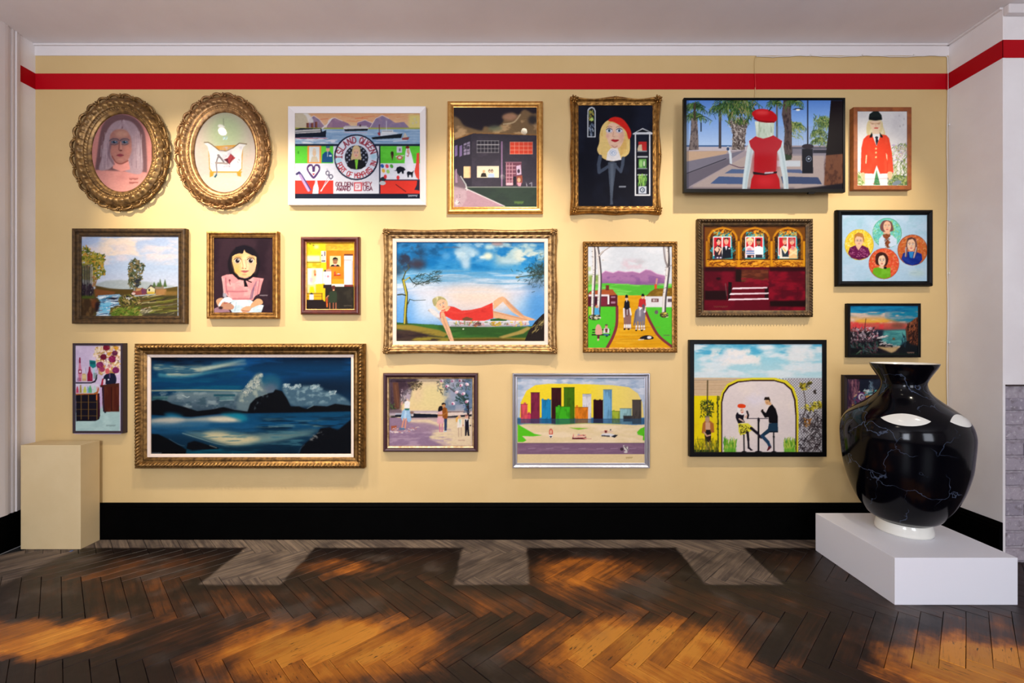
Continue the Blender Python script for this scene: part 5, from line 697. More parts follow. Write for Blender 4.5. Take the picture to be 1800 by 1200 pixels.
def pic_magnolia_couple():
    c = Pic((684, 665, 831, 785), (660, 645, 7.5), '#d3bfa0')
    c.G(175, 150, 1285, 640, [(0, '#d0b49c'), (.4, '#d3c090'), (.8, '#dcc08c'), (1, '#e0c49c')]); c.E(740, 400, 240, 200, '#d9c68c', b=70, a=.8); c.E(560, 350, 60, 120, '#d6b494', b=40, a=.6)
    c.R(940, 150, 1290, 600, '#8f96a8', b=40); c.N(900, 150, 1290, 580, '#66788e', 90, 80, .42, .6, .9, b=30); c.R(1180, 150, 1290, 500, '#4c668c', .7, b=40)
    c.P([(175, 150), (560, 150), (540, 230), (440, 290), (400, 350), (340, 420), (330, 560), (175, 620)], '#3a2a34', s=0, b=20); c.N(175, 150, 560, 500, '#54404a', 60, 70, .45, .65, .8, pts=[(180, 155), (540, 155), (430, 280), (320, 420), (180, 500)]); c.P([(225, 200), (300, 200), (320, 400), (315, 545), (250, 560), (240, 380)], '#5c3a2c', b=6); c.L([(262, 240), (300, 520)], 14, '#7a5038', .7, s=0, b=4)
    c.D([(430, 200), (620, 180), (600, 290), (450, 310)], 130, ['#3c3424', '#5c5038', '#7a6c4c', '#2c2420'], 24, 11, 20, 50); c.P([(330, 450), (340, 380), (400, 300), (480, 290), (450, 420), (380, 480)], '#6c6470', .8, 1, 10); c.D([(340, 300), (480, 290), (460, 420), (340, 460)], 60, ['#a08c98', '#544650', '#c8b4b8'], 26, 14, 70, 40)
    c.D([(190, 480), (260, 480), (270, 740), (190, 740)], 110, ['#3c4a2c', '#2a3020', '#5a6a40', '#4c3c3c'], 24, 16, 60, 60); c.R(190, 640, 280, 770, '#2a2028', .8, b=14)
    c.R(175, 575, 1290, 640, '#b0a0a8', b=5); c.R(175, 560, 345, 605, '#6a5860', b=8); c.R(930, 585, 1260, 620, '#5c4840', b=5); c.P([(250, 625), (500, 600), (830, 600), (1280, 590), (1280, 640), (830, 640), (500, 640)], '#d8c4b8', b=3); c.P([(490, 610), (820, 622), (820, 665), (480, 668), (250, 655), (260, 630)], '#151824'); c.P([(940, 650), (1270, 620), (1270, 648), (940, 680)], '#171a26'); c.R(260, 608, 500, 628, '#a4a8b4')
    c.R(175, 668, 1290, 1050, '#8a7086'); c.P([(460, 680), (820, 680), (1280, 660), (1280, 1045), (900, 1045), (700, 930), (760, 850), (560, 760), (440, 720)], '#dcc4a0', s=0, b=14); c.N(460, 680, 1280, 1045, '#b49aa0', 220, 30, .5, .64, .8, pts=[(460, 680), (900, 680), (1020, 860), (1000, 1045), (700, 960)], b=10)
    c.P([(540, 730), (700, 740), (860, 800), (700, 850), (500, 840), (380, 760)], '#94788e', .9, 1, 14); c.P([(180, 860), (500, 850), (760, 880), (700, 950), (820, 1000), (960, 1045), (180, 1045)], '#8a6f88', .95, 0, 14); c.N(180, 840, 900, 1045, '#a88ea0', 160, 26, .45, .62, .8); c.L([(720, 920), (900, 905)], 20, '#e0cc9c', .8, b=6)
    c.P([(205, 775), (280, 770), (275, 830), (210, 835)], '#9a5038'); c.D([(200, 800), (590, 790), (400, 870), (200, 860)], 60, ['#e0c8b0', '#c07a6c', '#efe0d8', '#b4a0b0'], 30, 12, 10, 30); c.R(310, 800, 390, 825, '#4c6c8c', b=4)
    c.P([(380, 540), (385, 460), (420, 440), (455, 460), (450, 540)], '#e0dcdc'); c.P([(345, 460), (360, 450), (350, 500), (335, 500)], '#d89a90'); c.P([(385, 545), (450, 545), (475, 700), (440, 730), (400, 680), (360, 720), (335, 660), (355, 580)], '#8cb0d0', s=0); c.N(335, 545, 475, 730, '#b4cce0', 24, 80, .45, .62, .8, pts=[(385, 550), (450, 550), (470, 700), (400, 680), (350, 700)]); c.P([(385, 545), (450, 545), (440, 570), (390, 570)], '#2c6c64'); c.L([(375, 680), (350, 790)], 24, '#d08c74', w2=14); c.L([(405, 680), (390, 800)], 22, '#d08c74', w2=14); c.E(425, 400, 24, 44, '#9a8a94'); c.E(425, 430, 18, 16, '#d4b4a0'); c.P([(400, 390), (420, 330), (450, 370), (455, 450)], '#a898a4', .9)
    c.E(480, 600, 26, 20, '#7a5c50', b=5); c.E(485, 635, 18, 14, '#d0c8c8', b=3)
    c.P([(820, 670), (820, 600), (850, 570), (885, 590), (900, 680), (895, 740), (815, 745)], '#d8a4a0', s=0); c.P([(825, 580), (840, 520), (880, 515), (885, 560), (860, 580)], '#1c1418', s=1); c.P([(885, 680), (880, 570), (900, 520), (940, 540), (955, 600), (945, 690)], '#8a4c1c', s=0); c.L([(830, 635), (880, 635), (940, 600)], 18, '#a0642c'); c.E(900, 500, 26, 30, '#c08858'); c.P([(872, 500), (875, 475), (900, 468), (925, 478), (925, 510), (910, 488)], '#171218', s=0); c.L([(940, 560), (950, 640)], 12, '#b87430', .8)
    c.P([(905, 680), (945, 680), (940, 835), (910, 840)], '#2c3c5c'); c.R(900, 840, 940, 856, '#c8ccd0'); c.L([(845, 745), (850, 850)], 16, '#d0788c'); c.L([(882, 745), (878, 850)], 16, '#d0788c'); c.P([(815, 670), (900, 670), (898, 745), (812, 745)], '#d8a0a8')
    for k in range(12):
        c.L([(1230, 680), (1200, 560 - k * 12), (1240 - k * 32, 480 - k * 24)], 7, '#2c2428', .9, s=1, w2=3)
    c.D([(800, 160), (1250, 160), (1250, 300), (1000, 300), (880, 370), (820, 330)], 130, ['#3c5a44', '#54484c', '#2a4438', '#6a7c74', '#4a3c40'], 30, 12, 40, 60); c.D([(1040, 360), (1220, 340), (1220, 520), (1060, 460)], 60, ['#2c5448', '#3c4c48', '#1c3a34'], 38, 16, 30, 50)
    for x, y in ((945, 248), (1020, 180), (1130, 240), (1160, 350), (1025, 478), (1210, 225), (1205, 455), (875, 180), (1070, 330), (1120, 175)): c.E(x, y, 26, 19, '#e0ccd4', c.rg.uniform(-40, 40)); c.E(x - 8, y + 5, 13, 14, c.rg.choice(['#b86a8c', '#a0446c', '#d8a8b8'])); c.E(x + 6, y - 4, 9, 8, '#f2e8ea')
    c.D([(1160, 500), (1260, 500), (1260, 600), (1160, 600)], 30, ['#4c7098', '#30506c'], 20, 12); c.L([(1225, 460), (1235, 680)], 9, '#201820')
    c.P([(1060, 700), (1070, 660), (1110, 640), (1140, 670), (1140, 800), (1070, 800)], '#dcc8a8', s=0); c.E(1105, 655, 20, 24, '#d8a888'); c.P([(1060, 720), (1055, 670), (1100, 645), (1085, 700), (1075, 730)], '#dca858'); c.P([(1085, 690), (1140, 690), (1140, 790), (1080, 800)], '#e6dcd0'); c.P([(1100, 690), (1125, 690), (1118, 770)], '#8cc4b0', .8); c.L([(1095, 800), (1098, 915)], 10, '#b89a84'); c.L([(1130, 800), (1132, 910)], 10, '#b89a84')
    c.P([(1170, 780), (1172, 690), (1195, 675), (1235, 690), (1240, 790)], '#e2d8d4'); c.P([(1180, 690), (1230, 690), (1232, 800), (1240, 905), (1215, 905), (1208, 820), (1200, 905), (1180, 905)], '#171420'); c.P([(1196, 680), (1215, 680), (1206, 720)], '#e6e0dc'); c.E(1203, 655, 22, 25, '#d8a48c'); c.E(1200, 636, 22, 11, '#8a5c58'); c.E(1155, 768, 9, 9, '#c07a70'); c.E(1252, 770, 10, 10, '#1c181c')
    c.sig(1088, 958, 90, 18, '#b08a78')
    return c.done()

def pic_skyline():
    c = Pic((910, 663, 1134, 817), (890, 645, 6.487), '#e6d0a0')
    c.R(125, 110, 1590, 600, '#b0bacb'); c.N(125, 110, 1590, 420, '#d0d2da', 160, 60, .4, .62, .9); c.N(125, 110, 1590, 260, '#8fa4bc', 120, 40, .5, .66, .8)
    c.P([(150, 600), (165, 400), (230, 270), (330, 205), (480, 190), (800, 192), (1200, 205), (1400, 230), (1500, 300), (1550, 400), (1570, 600)], '#ecd02c', s=0); c.G(900, 190, 1580, 600, [(0, '#ecd02c'), (.4, '#e8d060'), (1, '#e4c878')], True, pts=[(900, 193), (1200, 206), (1400, 231), (1500, 301), (1548, 400), (1568, 600), (900, 600)])
    c.R(125, 575, 1590, 660, '#4878a0')
    B = [(870, 305, 968, 650, '#d4cfd4'), (165, 420, 243, 640, '#d85058'), (243, 530, 285, 640, '#c83c58'), (278, 288, 380, 650, '#7c2440'), (403, 372, 510, 640, '#1c80b4'), (514, 235, 626, 650, '#381418'), (655, 230, 778, 650, '#40680c'), (563, 448, 726, 650, '#3ca81c'), (782, 455, 932, 645, '#e07a1c'), (993, 375, 1102, 640, '#2a0812'), (1105, 255, 1205, 650, '#6ca0c4'), (1205, 500, 1295, 640, '#9cac34'), (1295, 470, 1430, 650, '#8cb4b8'), (1335, 555, 1450, 620, '#3c3838'), (1435, 372, 1540, 650, '#48403c')]
    for x0, y0, x1, y1, q in B:
        c.R(x0, y0, x1, y1, q); c.N(x0, y0, x1, y1, tuple(np.clip(hexc(q) * 255 * .7, 0, 255)), 30, 90, .5, .65, .6); d = tuple(np.clip(hexc(q) * 255 * 1.3 + 12, 0, 255))
        for k in range(1, int((x1 - x0) / 18)): c.L([(x0 + k * 18, y0 + 8), (x0 + k * 18, y1 - 40)], 3, d, .35)
        c.L([(x0, y0 + 3), (x1, y0 + 3)], 7, tuple(hexc(q) * 255 * .55), .8)
    for x, y, q in ((415, 372, '#1c80b4'), (478, 372, '#1c80b4'), (212, 412, '#d85058'), (258, 525, '#c83c58'), (1010, 378, '#2a0812'), (1070, 378, '#2a0812'), (600, 445, '#3ca81c'), (805, 445, '#e07a1c'), (1225, 500, '#7c9a24')): c.R(x - 12, y - 10, x + 12, y + 8, q)
    c.R(870, 318, 968, 335, '#b0b0bc'); c.L([(1195, 260), (1195, 600)], 8, '#508cb8')
    c.R(125, 590, 1590, 650, '#284a6c', .55); c.L([(125, 592), (1590, 590)], 5, '#23405c', .7)
    c.P([(125, 660), (300, 648), (600, 660), (900, 640), (1200, 645), (1450, 660), (1590, 655), (1590, 870), (125, 870)], '#e2c99c', s=0); c.N(125, 645, 1590, 870, '#ecd4b0', 260, 60, .4, .65, .9); c.L([(200, 652), (600, 656), (900, 642), (1300, 652)], 8, '#a8b860', .8, s=1)
    c.P([(130, 650), (180, 680), (250, 720), (320, 760), (410, 778), (300, 790), (180, 785), (230, 835), (190, 855), (130, 855)], '#58c020', s=0); c.P([(715, 690), (940, 695), (820, 715)], '#7cb828'); c.P([(1580, 680), (1530, 700), (1490, 740), (1500, 770), (1560, 785), (1555, 830), (1580, 840)], '#58b820', s=0)
    c.P([(490, 770), (488, 720), (508, 700), (530, 720), (528, 770)], '#d06450', s=1); c.E(508, 740, 12, 22, '#e0b090'); c.P([(485, 770), (530, 770), (522, 805), (495, 805)], '#f0ece8'); c.P([(490, 785), (525, 785), (508, 808)], '#332a3a'); c.L([(500, 805), (500, 850)], 7, '#dcc0a0'); c.L([(518, 805), (520, 845)], 7, '#dcc0a0')
    c.P([(750, 820), (765, 750), (775, 795), (850, 770), (905, 770), (915, 825)], '#d88a78'); c.P([(750, 822), (905, 822), (870, 805), (755, 800)], '#5c1420'); c.P([(870, 765), (915, 800), (895, 805)], '#20141c'); c.L([(770, 800), (900, 790)], 14, '#e8c0a8'); c.L([(900, 815), (970, 818)], 7, '#c8907c'); c.E(825, 770, 14, 9, '#b0a0a8')
    c.P([(1075, 780), (1100, 755), (1180, 755), (1260, 775), (1230, 805), (1180, 790)], '#d8d4d4'); c.P([(1085, 775), (1180, 780), (1180, 795), (1085, 788)], '#2a2a34'); c.P([(1195, 790), (1240, 770), (1272, 775), (1235, 806)], '#20202a'); c.E(1135, 735, 22, 16, '#a84840'); c.L([(1080, 740), (1210, 735)], 12, '#d8b4a4'); c.E(1135, 738, 12, 9, '#4a1c1c'); c.R(1180, 708, 1196, 722, '#4a484c')
    c.P([(1290, 930), (1330, 910), (1340, 950)], '#4c4448', .8)
    c.R(125, 868, 1590, 995, '#7c5c74'); c.N(125, 868, 1590, 995, '#8c6c80', 160, 24, .45, .65, .7); c.L([(125, 868), (1590, 866)], 6, '#5c4458')
    for x in (250, 455, 635, 825, 1030, 1190, 1400): c.L([(x, 930), (x + 80, 926)], 6, '#a890a0', .8)
    c.P([(1330, 890), (1345, 890), (1395, 945), (1370, 960), (1345, 940)], '#d0c8c0'); c.E(1318, 935, 20, 18, '#3c2c34'); c.L([(1345, 900), (1385, 945)], 8, '#3a3038'); c.E(1362, 968, 22, 10, '#d8d0c8'); c.E(1380, 920, 9, 16, '#c8c0b8')
    c.R(125, 992, 1590, 1120, '#dfc493'); c.sig(1365, 1025, 75, 18, '#a8905c')
    return c.done(.03)

def pic_cafe_couple():
    c = Pic((1220, 604, 1446, 796), (1205, 590, 5.454), '#d9cbc8')
    c.G(75, 70, 1320, 420, [(0, '#5aa8c4'), (.3, '#8cc4d4'), (.7, '#a4ccd6'), (1, '#b8d4da')]); c.N(75, 70, 1320, 420, '#d3dce0', 200, 60, .4, .6, .9); c.N(75, 75, 1320, 180, '#3c9cc0', 150, 40, .48, .64, .8); c.P([(240, 240), (340, 200), (370, 145), (460, 120), (560, 150), (610, 200), (720, 225), (600, 265), (380, 270)], '#d8dade', .9, 1, 14); c.N(240, 120, 720, 280, '#e8e0da', 80, 40, .45, .6, .8, b=16); c.N(960, 110, 1320, 330, '#dcdcdc', 130, 70, .38, .56, .9, b=24); c.E(770, 110, 90, 24, '#dce0e2', b=14); c.E(210, 325, 70, 18, '#dce0e0', b=12)
    c.R(980, 405, 1320, 1125, '#c9c4c8')
    for k in range(-28, 16):
        x = 980 + k * 27
        c.L([(x, 405), (x + 720, 1125)], 3.5, '#2a2a30', .7); c.L([(x, 1125), (x + 720, 405)], 3.5, '#2a2a30', .7)
    c.R(75, 402, 640, 1125, '#cdb08c')
    c.R(75, 412, 480, 580, '#cdb08c')
    for k in range(9): c.L([(80, 432 + k * 17), (450, 425 + k * 16)], 4, c.rg.choice(['#8c6c4c', '#a8886a', '#b89a78']), .8)
    c.R(75, 412, 500, 428, '#b8a48c'); c.R(75, 575, 330, 1125, '#e4cc10'); c.N(75, 575, 330, 1125, '#d8b81c', 90, 140, .5, .7, .7); c.L([(212, 430), (210, 580), (208, 770)], 13, '#5c4c30'); c.D([(145, 620), (270, 620), (270, 780), (145, 780)], 110, ['#2c3c14', '#485c1c', '#1c2810'], 20, 11, 60, 60, 1); c.L([(308, 580), (314, 1060)], 12, '#4c4a18'); c.D([(300, 580), (325, 580), (320, 1060), (305, 1060)], 70, ['#1c2410', '#3c4c18', '#5c5c1c'], 14, 9, 90, 50)
    c.P([(155, 930), (165, 840), (195, 805), (230, 810), (270, 840), (276, 925), (250, 930), (180, 940)], '#a8642c', s=0); c.E(210, 800, 22, 34, '#b08a6c'); c.R(192, 768, 228, 782, '#7a6a5c'); c.P([(190, 830), (235, 830), (238, 900), (215, 915), (192, 900)], '#c89878'); c.P([(180, 920), (245, 915), (245, 1020), (190, 1020)], '#2a1c18'); c.P([(195, 900), (240, 900), (230, 950), (200, 945)], '#181418'); c.L([(178, 925), (205, 960), (240, 950)], 14, '#c09478'); c.L([(200, 1020), (205, 1100)], 20, '#a87c64'); c.L([(232, 1020), (228, 1100)], 20, '#a87c64')
    c.R(80, 1090, 330, 1125, '#2c3818'); c.D([(85, 1010), (320, 1010), (320, 1110), (85, 1110)], 120, ['#6a7a20', '#3c4c14', '#a08c1c', '#4c3c14'], 70, 6, 90, 14); c.L([(105, 990), (180, 992)], 6, '#8c7c1c')
    c.R(960, 392, 1325, 404, '#b8d0d8', .6)
    c.D([(1080, 450), (1220, 440), (1160, 530), (1110, 510)], 90, ['#a8981c', '#5c5414', '#c8b430', '#3c3410'], 24, 12, 45, 80); c.D([(1110, 690), (1200, 640), (1310, 630), (1310, 690), (1180, 720)], 130, ['#b8a420', '#6c6418', '#d8c840', '#44400f'], 26, 12, 45, 80); c.D([(1130, 790), (1200, 800), (1190, 870), (1140, 860)], 50, ['#a8641c', '#c88a2c', '#6a3c14'], 22, 11, 45, 80)
    for k in range(90):
        x = c.rg.uniform(1090, 1300); y = c.rg.uniform(720, 1100); c.L([(x, y), (x + c.rg.uniform(-50, 50), y + c.rg.uniform(-60, 60)), (x + c.rg.uniform(-70, 70), y + c.rg.uniform(0, 90))], 8, c.rg.choice(['#3a3034', '#544a4c', '#241c20']), .85, s=1, w2=4)
    c.L([(1130, 520), (1150, 640), (1140, 760)], 8, '#4a3c34', .9, s=1); c.D([(1230, 520), (1250, 520), (1250, 560), (1230, 560)], 12, ['#302824'], 20, 9, 60, 60)
    c.P([(320, 1125), (322, 640), (345, 540), (400, 460), (490, 418), (640, 402), (860, 402), (970, 430), (1040, 500), (1075, 600), (1085, 760), (1080, 1125)], '#d8c828', s=0); c.P([(342, 1125), (340, 640), (360, 550), (410, 478), (500, 436), (640, 422), (850, 422), (950, 450), (1020, 510), (1055, 610), (1066, 760), (1065, 1125)], '#2a0c14', s=0); c.P([(352, 1125), (352, 645), (372, 556), (420, 490), (505, 448), (640, 434), (848, 434), (940, 460), (1008, 520), (1040, 615), (1052, 760), (1052, 1125)], '#d9cac6', s=0)
    c.E(680, 600, 90, 70, '#d8d0dc', b=30, a=.8); c.N(352, 440, 1050, 1120, '#e2d2c8', 220, 220, .45, .7, .8, pts=[(365, 1120), (365, 650), (430, 500), (640, 445), (940, 470), (1030, 620), (1040, 1120)])
    for x0, x1 in ((370, 485), (945, 1050)): c.D([(x0, 1010), (x1, 1010), (x1, 1115), (x0, 1115)], 130, ['#58a428', '#a0b838', '#3c7c1c', '#b8c050'], 80, 8, 90, 16); c.R(x0, 1080, x1, 1120, '#4c9c24', .7, b=8)
    c.R(75, 1112, 1320, 1130, '#141008')
    c.L([(700, 792), (700, 1115)], 18, '#0c0a10'); c.L([(605, 793), (790, 793)], 7, '#20182a'); c.P([(688, 800), (714, 800), (708, 840), (694, 840)], '#0c0a10'); c.E(700, 1112, 34, 9, '#0c0a10'); c.L([(560, 950), (562, 1112)], 13, '#0c0a10'); c.E(562, 1112, 24, 8, '#0c0a10'); c.L([(845, 925), (847, 1112)], 13, '#0c0a10'); c.E(847, 1112, 24, 8, '#0c0a10'); c.P([(836, 960), (856, 960), (850, 1000), (842, 1000)], '#0c0a10')
    c.P([(480, 760), (500, 738), (540, 760), (562, 755), (555, 800), (570, 830), (520, 838), (500, 820)], '#18121c', s=0); c.L([(500, 745), (492, 780), (512, 830)], 22, '#18121c', s=1); c.L([(575, 780), (600, 760), (590, 725)], 18, '#d8a890'); c.L([(590, 725), (602, 760), (595, 790)], 17, '#18121c'); c.P([(505, 740), (500, 690), (530, 680), (565, 690), (560, 745), (530, 755)], '#e6dcd8', s=1); c.E(542, 718, 18, 26, '#e2b8a0'); c.L([(538, 735), (552, 735)], 6, '#c03838'); c.L([(534, 712), (540, 712)], 5, '#303040'); c.P([(500, 680), (505, 658), (540, 652), (575, 665), (568, 690), (520, 692)], '#d84018', s=1); c.L([(515, 795), (555, 820)], 12, '#d8b4a4')
    c.P([(505, 840), (600, 838), (650, 880), (630, 910), (590, 935), (525, 955), (510, 920)], '#d8cc38', s=0); c.D([(510, 842), (645, 880), (590, 935), (525, 950)], 120, ['#2c2818', '#1c1810', '#4c4418'], 10, 9, 30, 60, 1)
    c.L([(630, 885), (690, 935), (725, 975)], 30, '#18121c', w2=18); c.L([(595, 925), (602, 1000), (605, 1075)], 26, '#18121c', w2=16); c.P([(592, 1070), (612, 1065), (648, 1098), (625, 1102)], '#18121c'); c.P([(710, 965), (738, 975), (735, 985), (712, 982)], '#18121c')
    c.P([(800, 835), (795, 780), (760, 785), (720, 720), (738, 712), (770, 740), (800, 680), (830, 655), (865, 700), (885, 770), (885, 840)], '#0e0a0e', s=0); c.E(738, 715, 10, 12, '#2a1c18'); c.E(788, 630, 26, 32, '#d0a070'); c.P([(752, 615), (760, 588), (800, 586), (812, 612), (808, 640), (800, 615)], '#20140f', s=0); c.L([(778, 640), (786, 642)], 5, '#7a3c30'); c.R(800, 640, 822, 665, '#d0a070')
    c.P([(800, 838), (885, 835), (888, 925), (810, 925), (735, 975), (720, 950), (790, 890)], '#1c3448', s=0); c.L([(735, 960), (790, 1020), (810, 1065)], 36, '#203c58', w2=26); c.P([(795, 1060), (820, 1058), (810, 1085), (785, 1105), (780, 1098)], '#5c1c24'); c.R(805, 912, 888, 928, '#18202c')
    return c.done(.03)
# ================================================================ helpers
RND = random.Random(7)
def lin(c):
    c = hexc(c)
    return np.where(c <= .04045, c / 12.92, ((c + .055) / 1.055) ** 2.4)
def l4(c): return tuple(float(v) for v in lin(c)) + (1,)

class NT:
    """small node-tree writer"""
    def __init__(s, name):
        s.m = bpy.data.materials.new(name); s.m.use_nodes = True; s.t = s.m.node_tree; s.b = s.t.nodes['Principled BSDF']
    def n(s, typ, **kw):
        o = s.t.nodes.new(typ)
        for k, v in kw.items(): setattr(o, k, v)
        return o
    def put(s, sock, v):
        if hasattr(v, 'is_linked') or isinstance(v, bpy.types.NodeSocket): s.t.links.new(v, sock)
        else: sock.default_value = v
    def math(s, op, a, b=0.0, c=None, clamp=False):
        o = s.n('ShaderNodeMath', operation=op, use_clamp=clamp); s.put(o.inputs[0], a); s.put(o.inputs[1], b)
        if c is not None: s.put(o.inputs[2], c)
        return o.outputs[0]
    def mix(s, f, a, b, mode='MIX'):
        o = s.n('ShaderNodeMix', data_type='RGBA', blend_type=mode); s.put(o.inputs[0], f); s.put(o.inputs[6], a); s.put(o.inputs[7], b)
        return o.outputs[2]
    def ramp(s, v, lo, hi):
        o = s.n('ShaderNodeMapRange', interpolation_type='SMOOTHSTEP'); s.put(o.inputs[0], v); s.put(o.inputs[1], lo); s.put(o.inputs[2], hi)
        return o.outputs[0]
    def noise(s, vec, scale, detail=3, rough=.55, dist=0):
        o = s.n('ShaderNodeTexNoise'); s.put(o.inputs['Vector'], vec); s.put(o.inputs['Scale'], scale); o.inputs['Detail'].default_value = detail; o.inputs['Roughness'].default_value = rough; o.inputs['Distortion'].default_value = dist
        return o.outputs['Fac']
    def vec(s, op, a, b):
        o = s.n('ShaderNodeVectorMath', operation=op); s.put(o.inputs[0], a); s.put(o.inputs[1], b); return o.outputs[0]
    def xyz(s, v):
        o = s.n('ShaderNodeSeparateXYZ'); s.put(o.inputs[0], v); return o.outputs
    def bump(s, h, strength, dist=.002):
        o = s.n('ShaderNodeBump'); o.inputs['Strength'].default_value = strength; o.inputs['Distance'].default_value = dist; s.put(o.inputs['Height'], h); s.put(s.b.inputs['Normal'], o.outputs[0])
    def set(s, **kw):
        for k, v in kw.items(): s.put(s.b.inputs[k.replace('_', ' ')], v)
        return s.m
    @property
    def pos(s): return s.n('ShaderNodeNewGeometry').outputs['Position']

MATS = {}
def mat(name, col, rough=.5, metal=0, col2=None, nscale=8, namt=.5, bump=0, bscale=40, coat=0, spec=.5):
    if name in MATS: return MATS[name]
    t = NT(name); p = t.pos
    if col2: t.put(t.b.inputs['Base Color'], t.mix(t.ramp(t.noise(p, nscale, 5), .5 - namt / 2, .5 + namt / 2), l4(col), l4(col2)))
    else: t.b.inputs['Base Color'].default_value = l4(col)
    t.b.inputs['Roughness'].default_value = rough; t.b.inputs['Metallic'].default_value = metal; t.b.inputs['Coat Weight'].default_value = coat; t.b.inputs['Coat Roughness'].default_value = .06
    t.b.inputs['Specular IOR Level'].default_value = spec
    if bump: t.bump(t.noise(p, bscale, 4), bump)
    MATS[name] = t.m
    return t.m

def mesh(name, verts, faces, m, parent=None, smooth=False, link=True):
    me = bpy.data.meshes.new(name); me.from_pydata([tuple(map(float, v)) for v in verts], [], faces); me.update()
    if m: me.materials.append(m)
    if smooth: me.polygons.foreach_set('use_smooth', [True] * len(me.polygons))
    o = bpy.data.objects.new(name, me); COL.objects.link(o)
    if parent: o.parent = parent
    return o
def fix(o):
    bm = bmesh.new(); bm.from_mesh(o.data); bmesh.ops.recalc_face_normals(bm, faces=bm.faces); bm.to_mesh(o.data); bm.free(); return o
def empty(name, loc):
    o = bpy.data.objects.new(name, None); o.empty_display_size = .1; COL.objects.link(o); o.location = loc; return o
def tag(o, label=None, cat=None, group=None, kind=None):
    if label: o['label'] = label
    if cat: o['category'] = cat
    if group: o['group'] = group
    if kind: o['kind'] = kind
    return o
def boxv(x0, y0, z0, x1, y1, z1):
    v = [(x0, y0, z0), (x1, y0, z0), (x1, y1, z0), (x0, y1, z0), (x0, y0, z1), (x1, y0, z1), (x1, y1, z1), (x0, y1, z1)]
    return v, [(0, 3, 2, 1), (4, 5, 6, 7), (0, 1, 5, 4), (1, 2, 6, 5), (2, 3, 7, 6), (3, 0, 4, 7)]
def box(name, a, b, m, parent=None, bev=0):
    v, f = boxv(*a, *b); o = mesh(name, v, f, m, parent)
    if bev:
        bm = bmesh.new(); bm.from_mesh(o.data); bmesh.ops.bevel(bm, geom=bm.edges[:], offset=bev, segments=2, affect='EDGES', profile=.6); bm.to_mesh(o.data); bm.free()
    return o
def struct(o): o['kind'] = 'structure'; return o
def tube(name, pts, r, m, parent=None, n=8, taper=None):
    P = [Vector(p) for p in pts]; vs = []; fs = []
    for i, p in enumerate(P):
        d = (P[min(i + 1, len(P) - 1)] - P[max(i - 1, 0)]).normalized()
        a = d.cross(Vector((0, 1, 0)) if abs(d.y) < .9 else Vector((1, 0, 0))).normalized(); b = d.cross(a)
        rr = r * (taper(i / (len(P) - 1)) if taper else 1)
        for k in range(n):
            t = 2 * math.pi * k / n; vs.append(p + a * rr * math.cos(t) + b * rr * math.sin(t))
    for i in range(len(P) - 1):
        for k in range(n): fs.append((i * n + k, i * n + (k + 1) % n, (i + 1) * n + (k + 1) % n, (i + 1) * n + k))
    fs.append(tuple(range(n - 1, -1, -1))); fs.append(tuple(range((len(P) - 1) * n, len(P) * n)))
    return mesh(name, vs, fs, m, parent, True)
def px(x, y, Y): return ((x - 900) * Y / F, EYE - (y - 600) * Y / F)      # photo pixel -> X, Z on the plane at distance Y

# ================================================================ the room
M_wall = mat('mustard_wall_paint', '#cbad77', .62, col2='#c6a770', nscale=2.5, bump=.12, bscale=160)
M_plaster = mat('offwhite_plaster', '#ece6e3', .7, col2='#e2dad7', nscale=3, bump=.25, bscale=60)
M_ceil = mat('ceiling_paint', '#e8e2e1', .75, col2='#e0d9d8', nscale=2, bump=.2, bscale=70)
M_red = mat('red_stripe_paint', '#ad0011', .6, spec=.15, bump=.05, bscale=160)
M_black = mat('black_gloss_paint', '#020202', .55, spec=.02, col2='#030303', nscale=9)
M_white = mat('white_trim_paint', '#ddd5d2', .5, bump=.1, bscale=80)
XL, XR, YB, XE, YF = -2.89, 2.645, 2.452, 4.4, -2.4       # left wall, right return, chimney breast front, far right wall, window wall

struct(box('wall_back', (XL - .2, WY, -.05), (XR + .2, WY + .2, CEIL), M_wall))
struct(box('wall_left', (XL - .2, YF, -.05), (XL, WY, CEIL), M_plaster))
ret = struct(box('wall_right', (XR, YB, -.05), (XR + .014, WY, CEIL), M_plaster, bev=.002))
breast = struct(box('wall_chimney', (XR + .004, YB + .001, .961), (XE + .1, YB + .25, CEIL), M_plaster))
struct(box('wall_far', (XE, YF, -.05), (XE + .15, YB, CEIL), M_plaster))
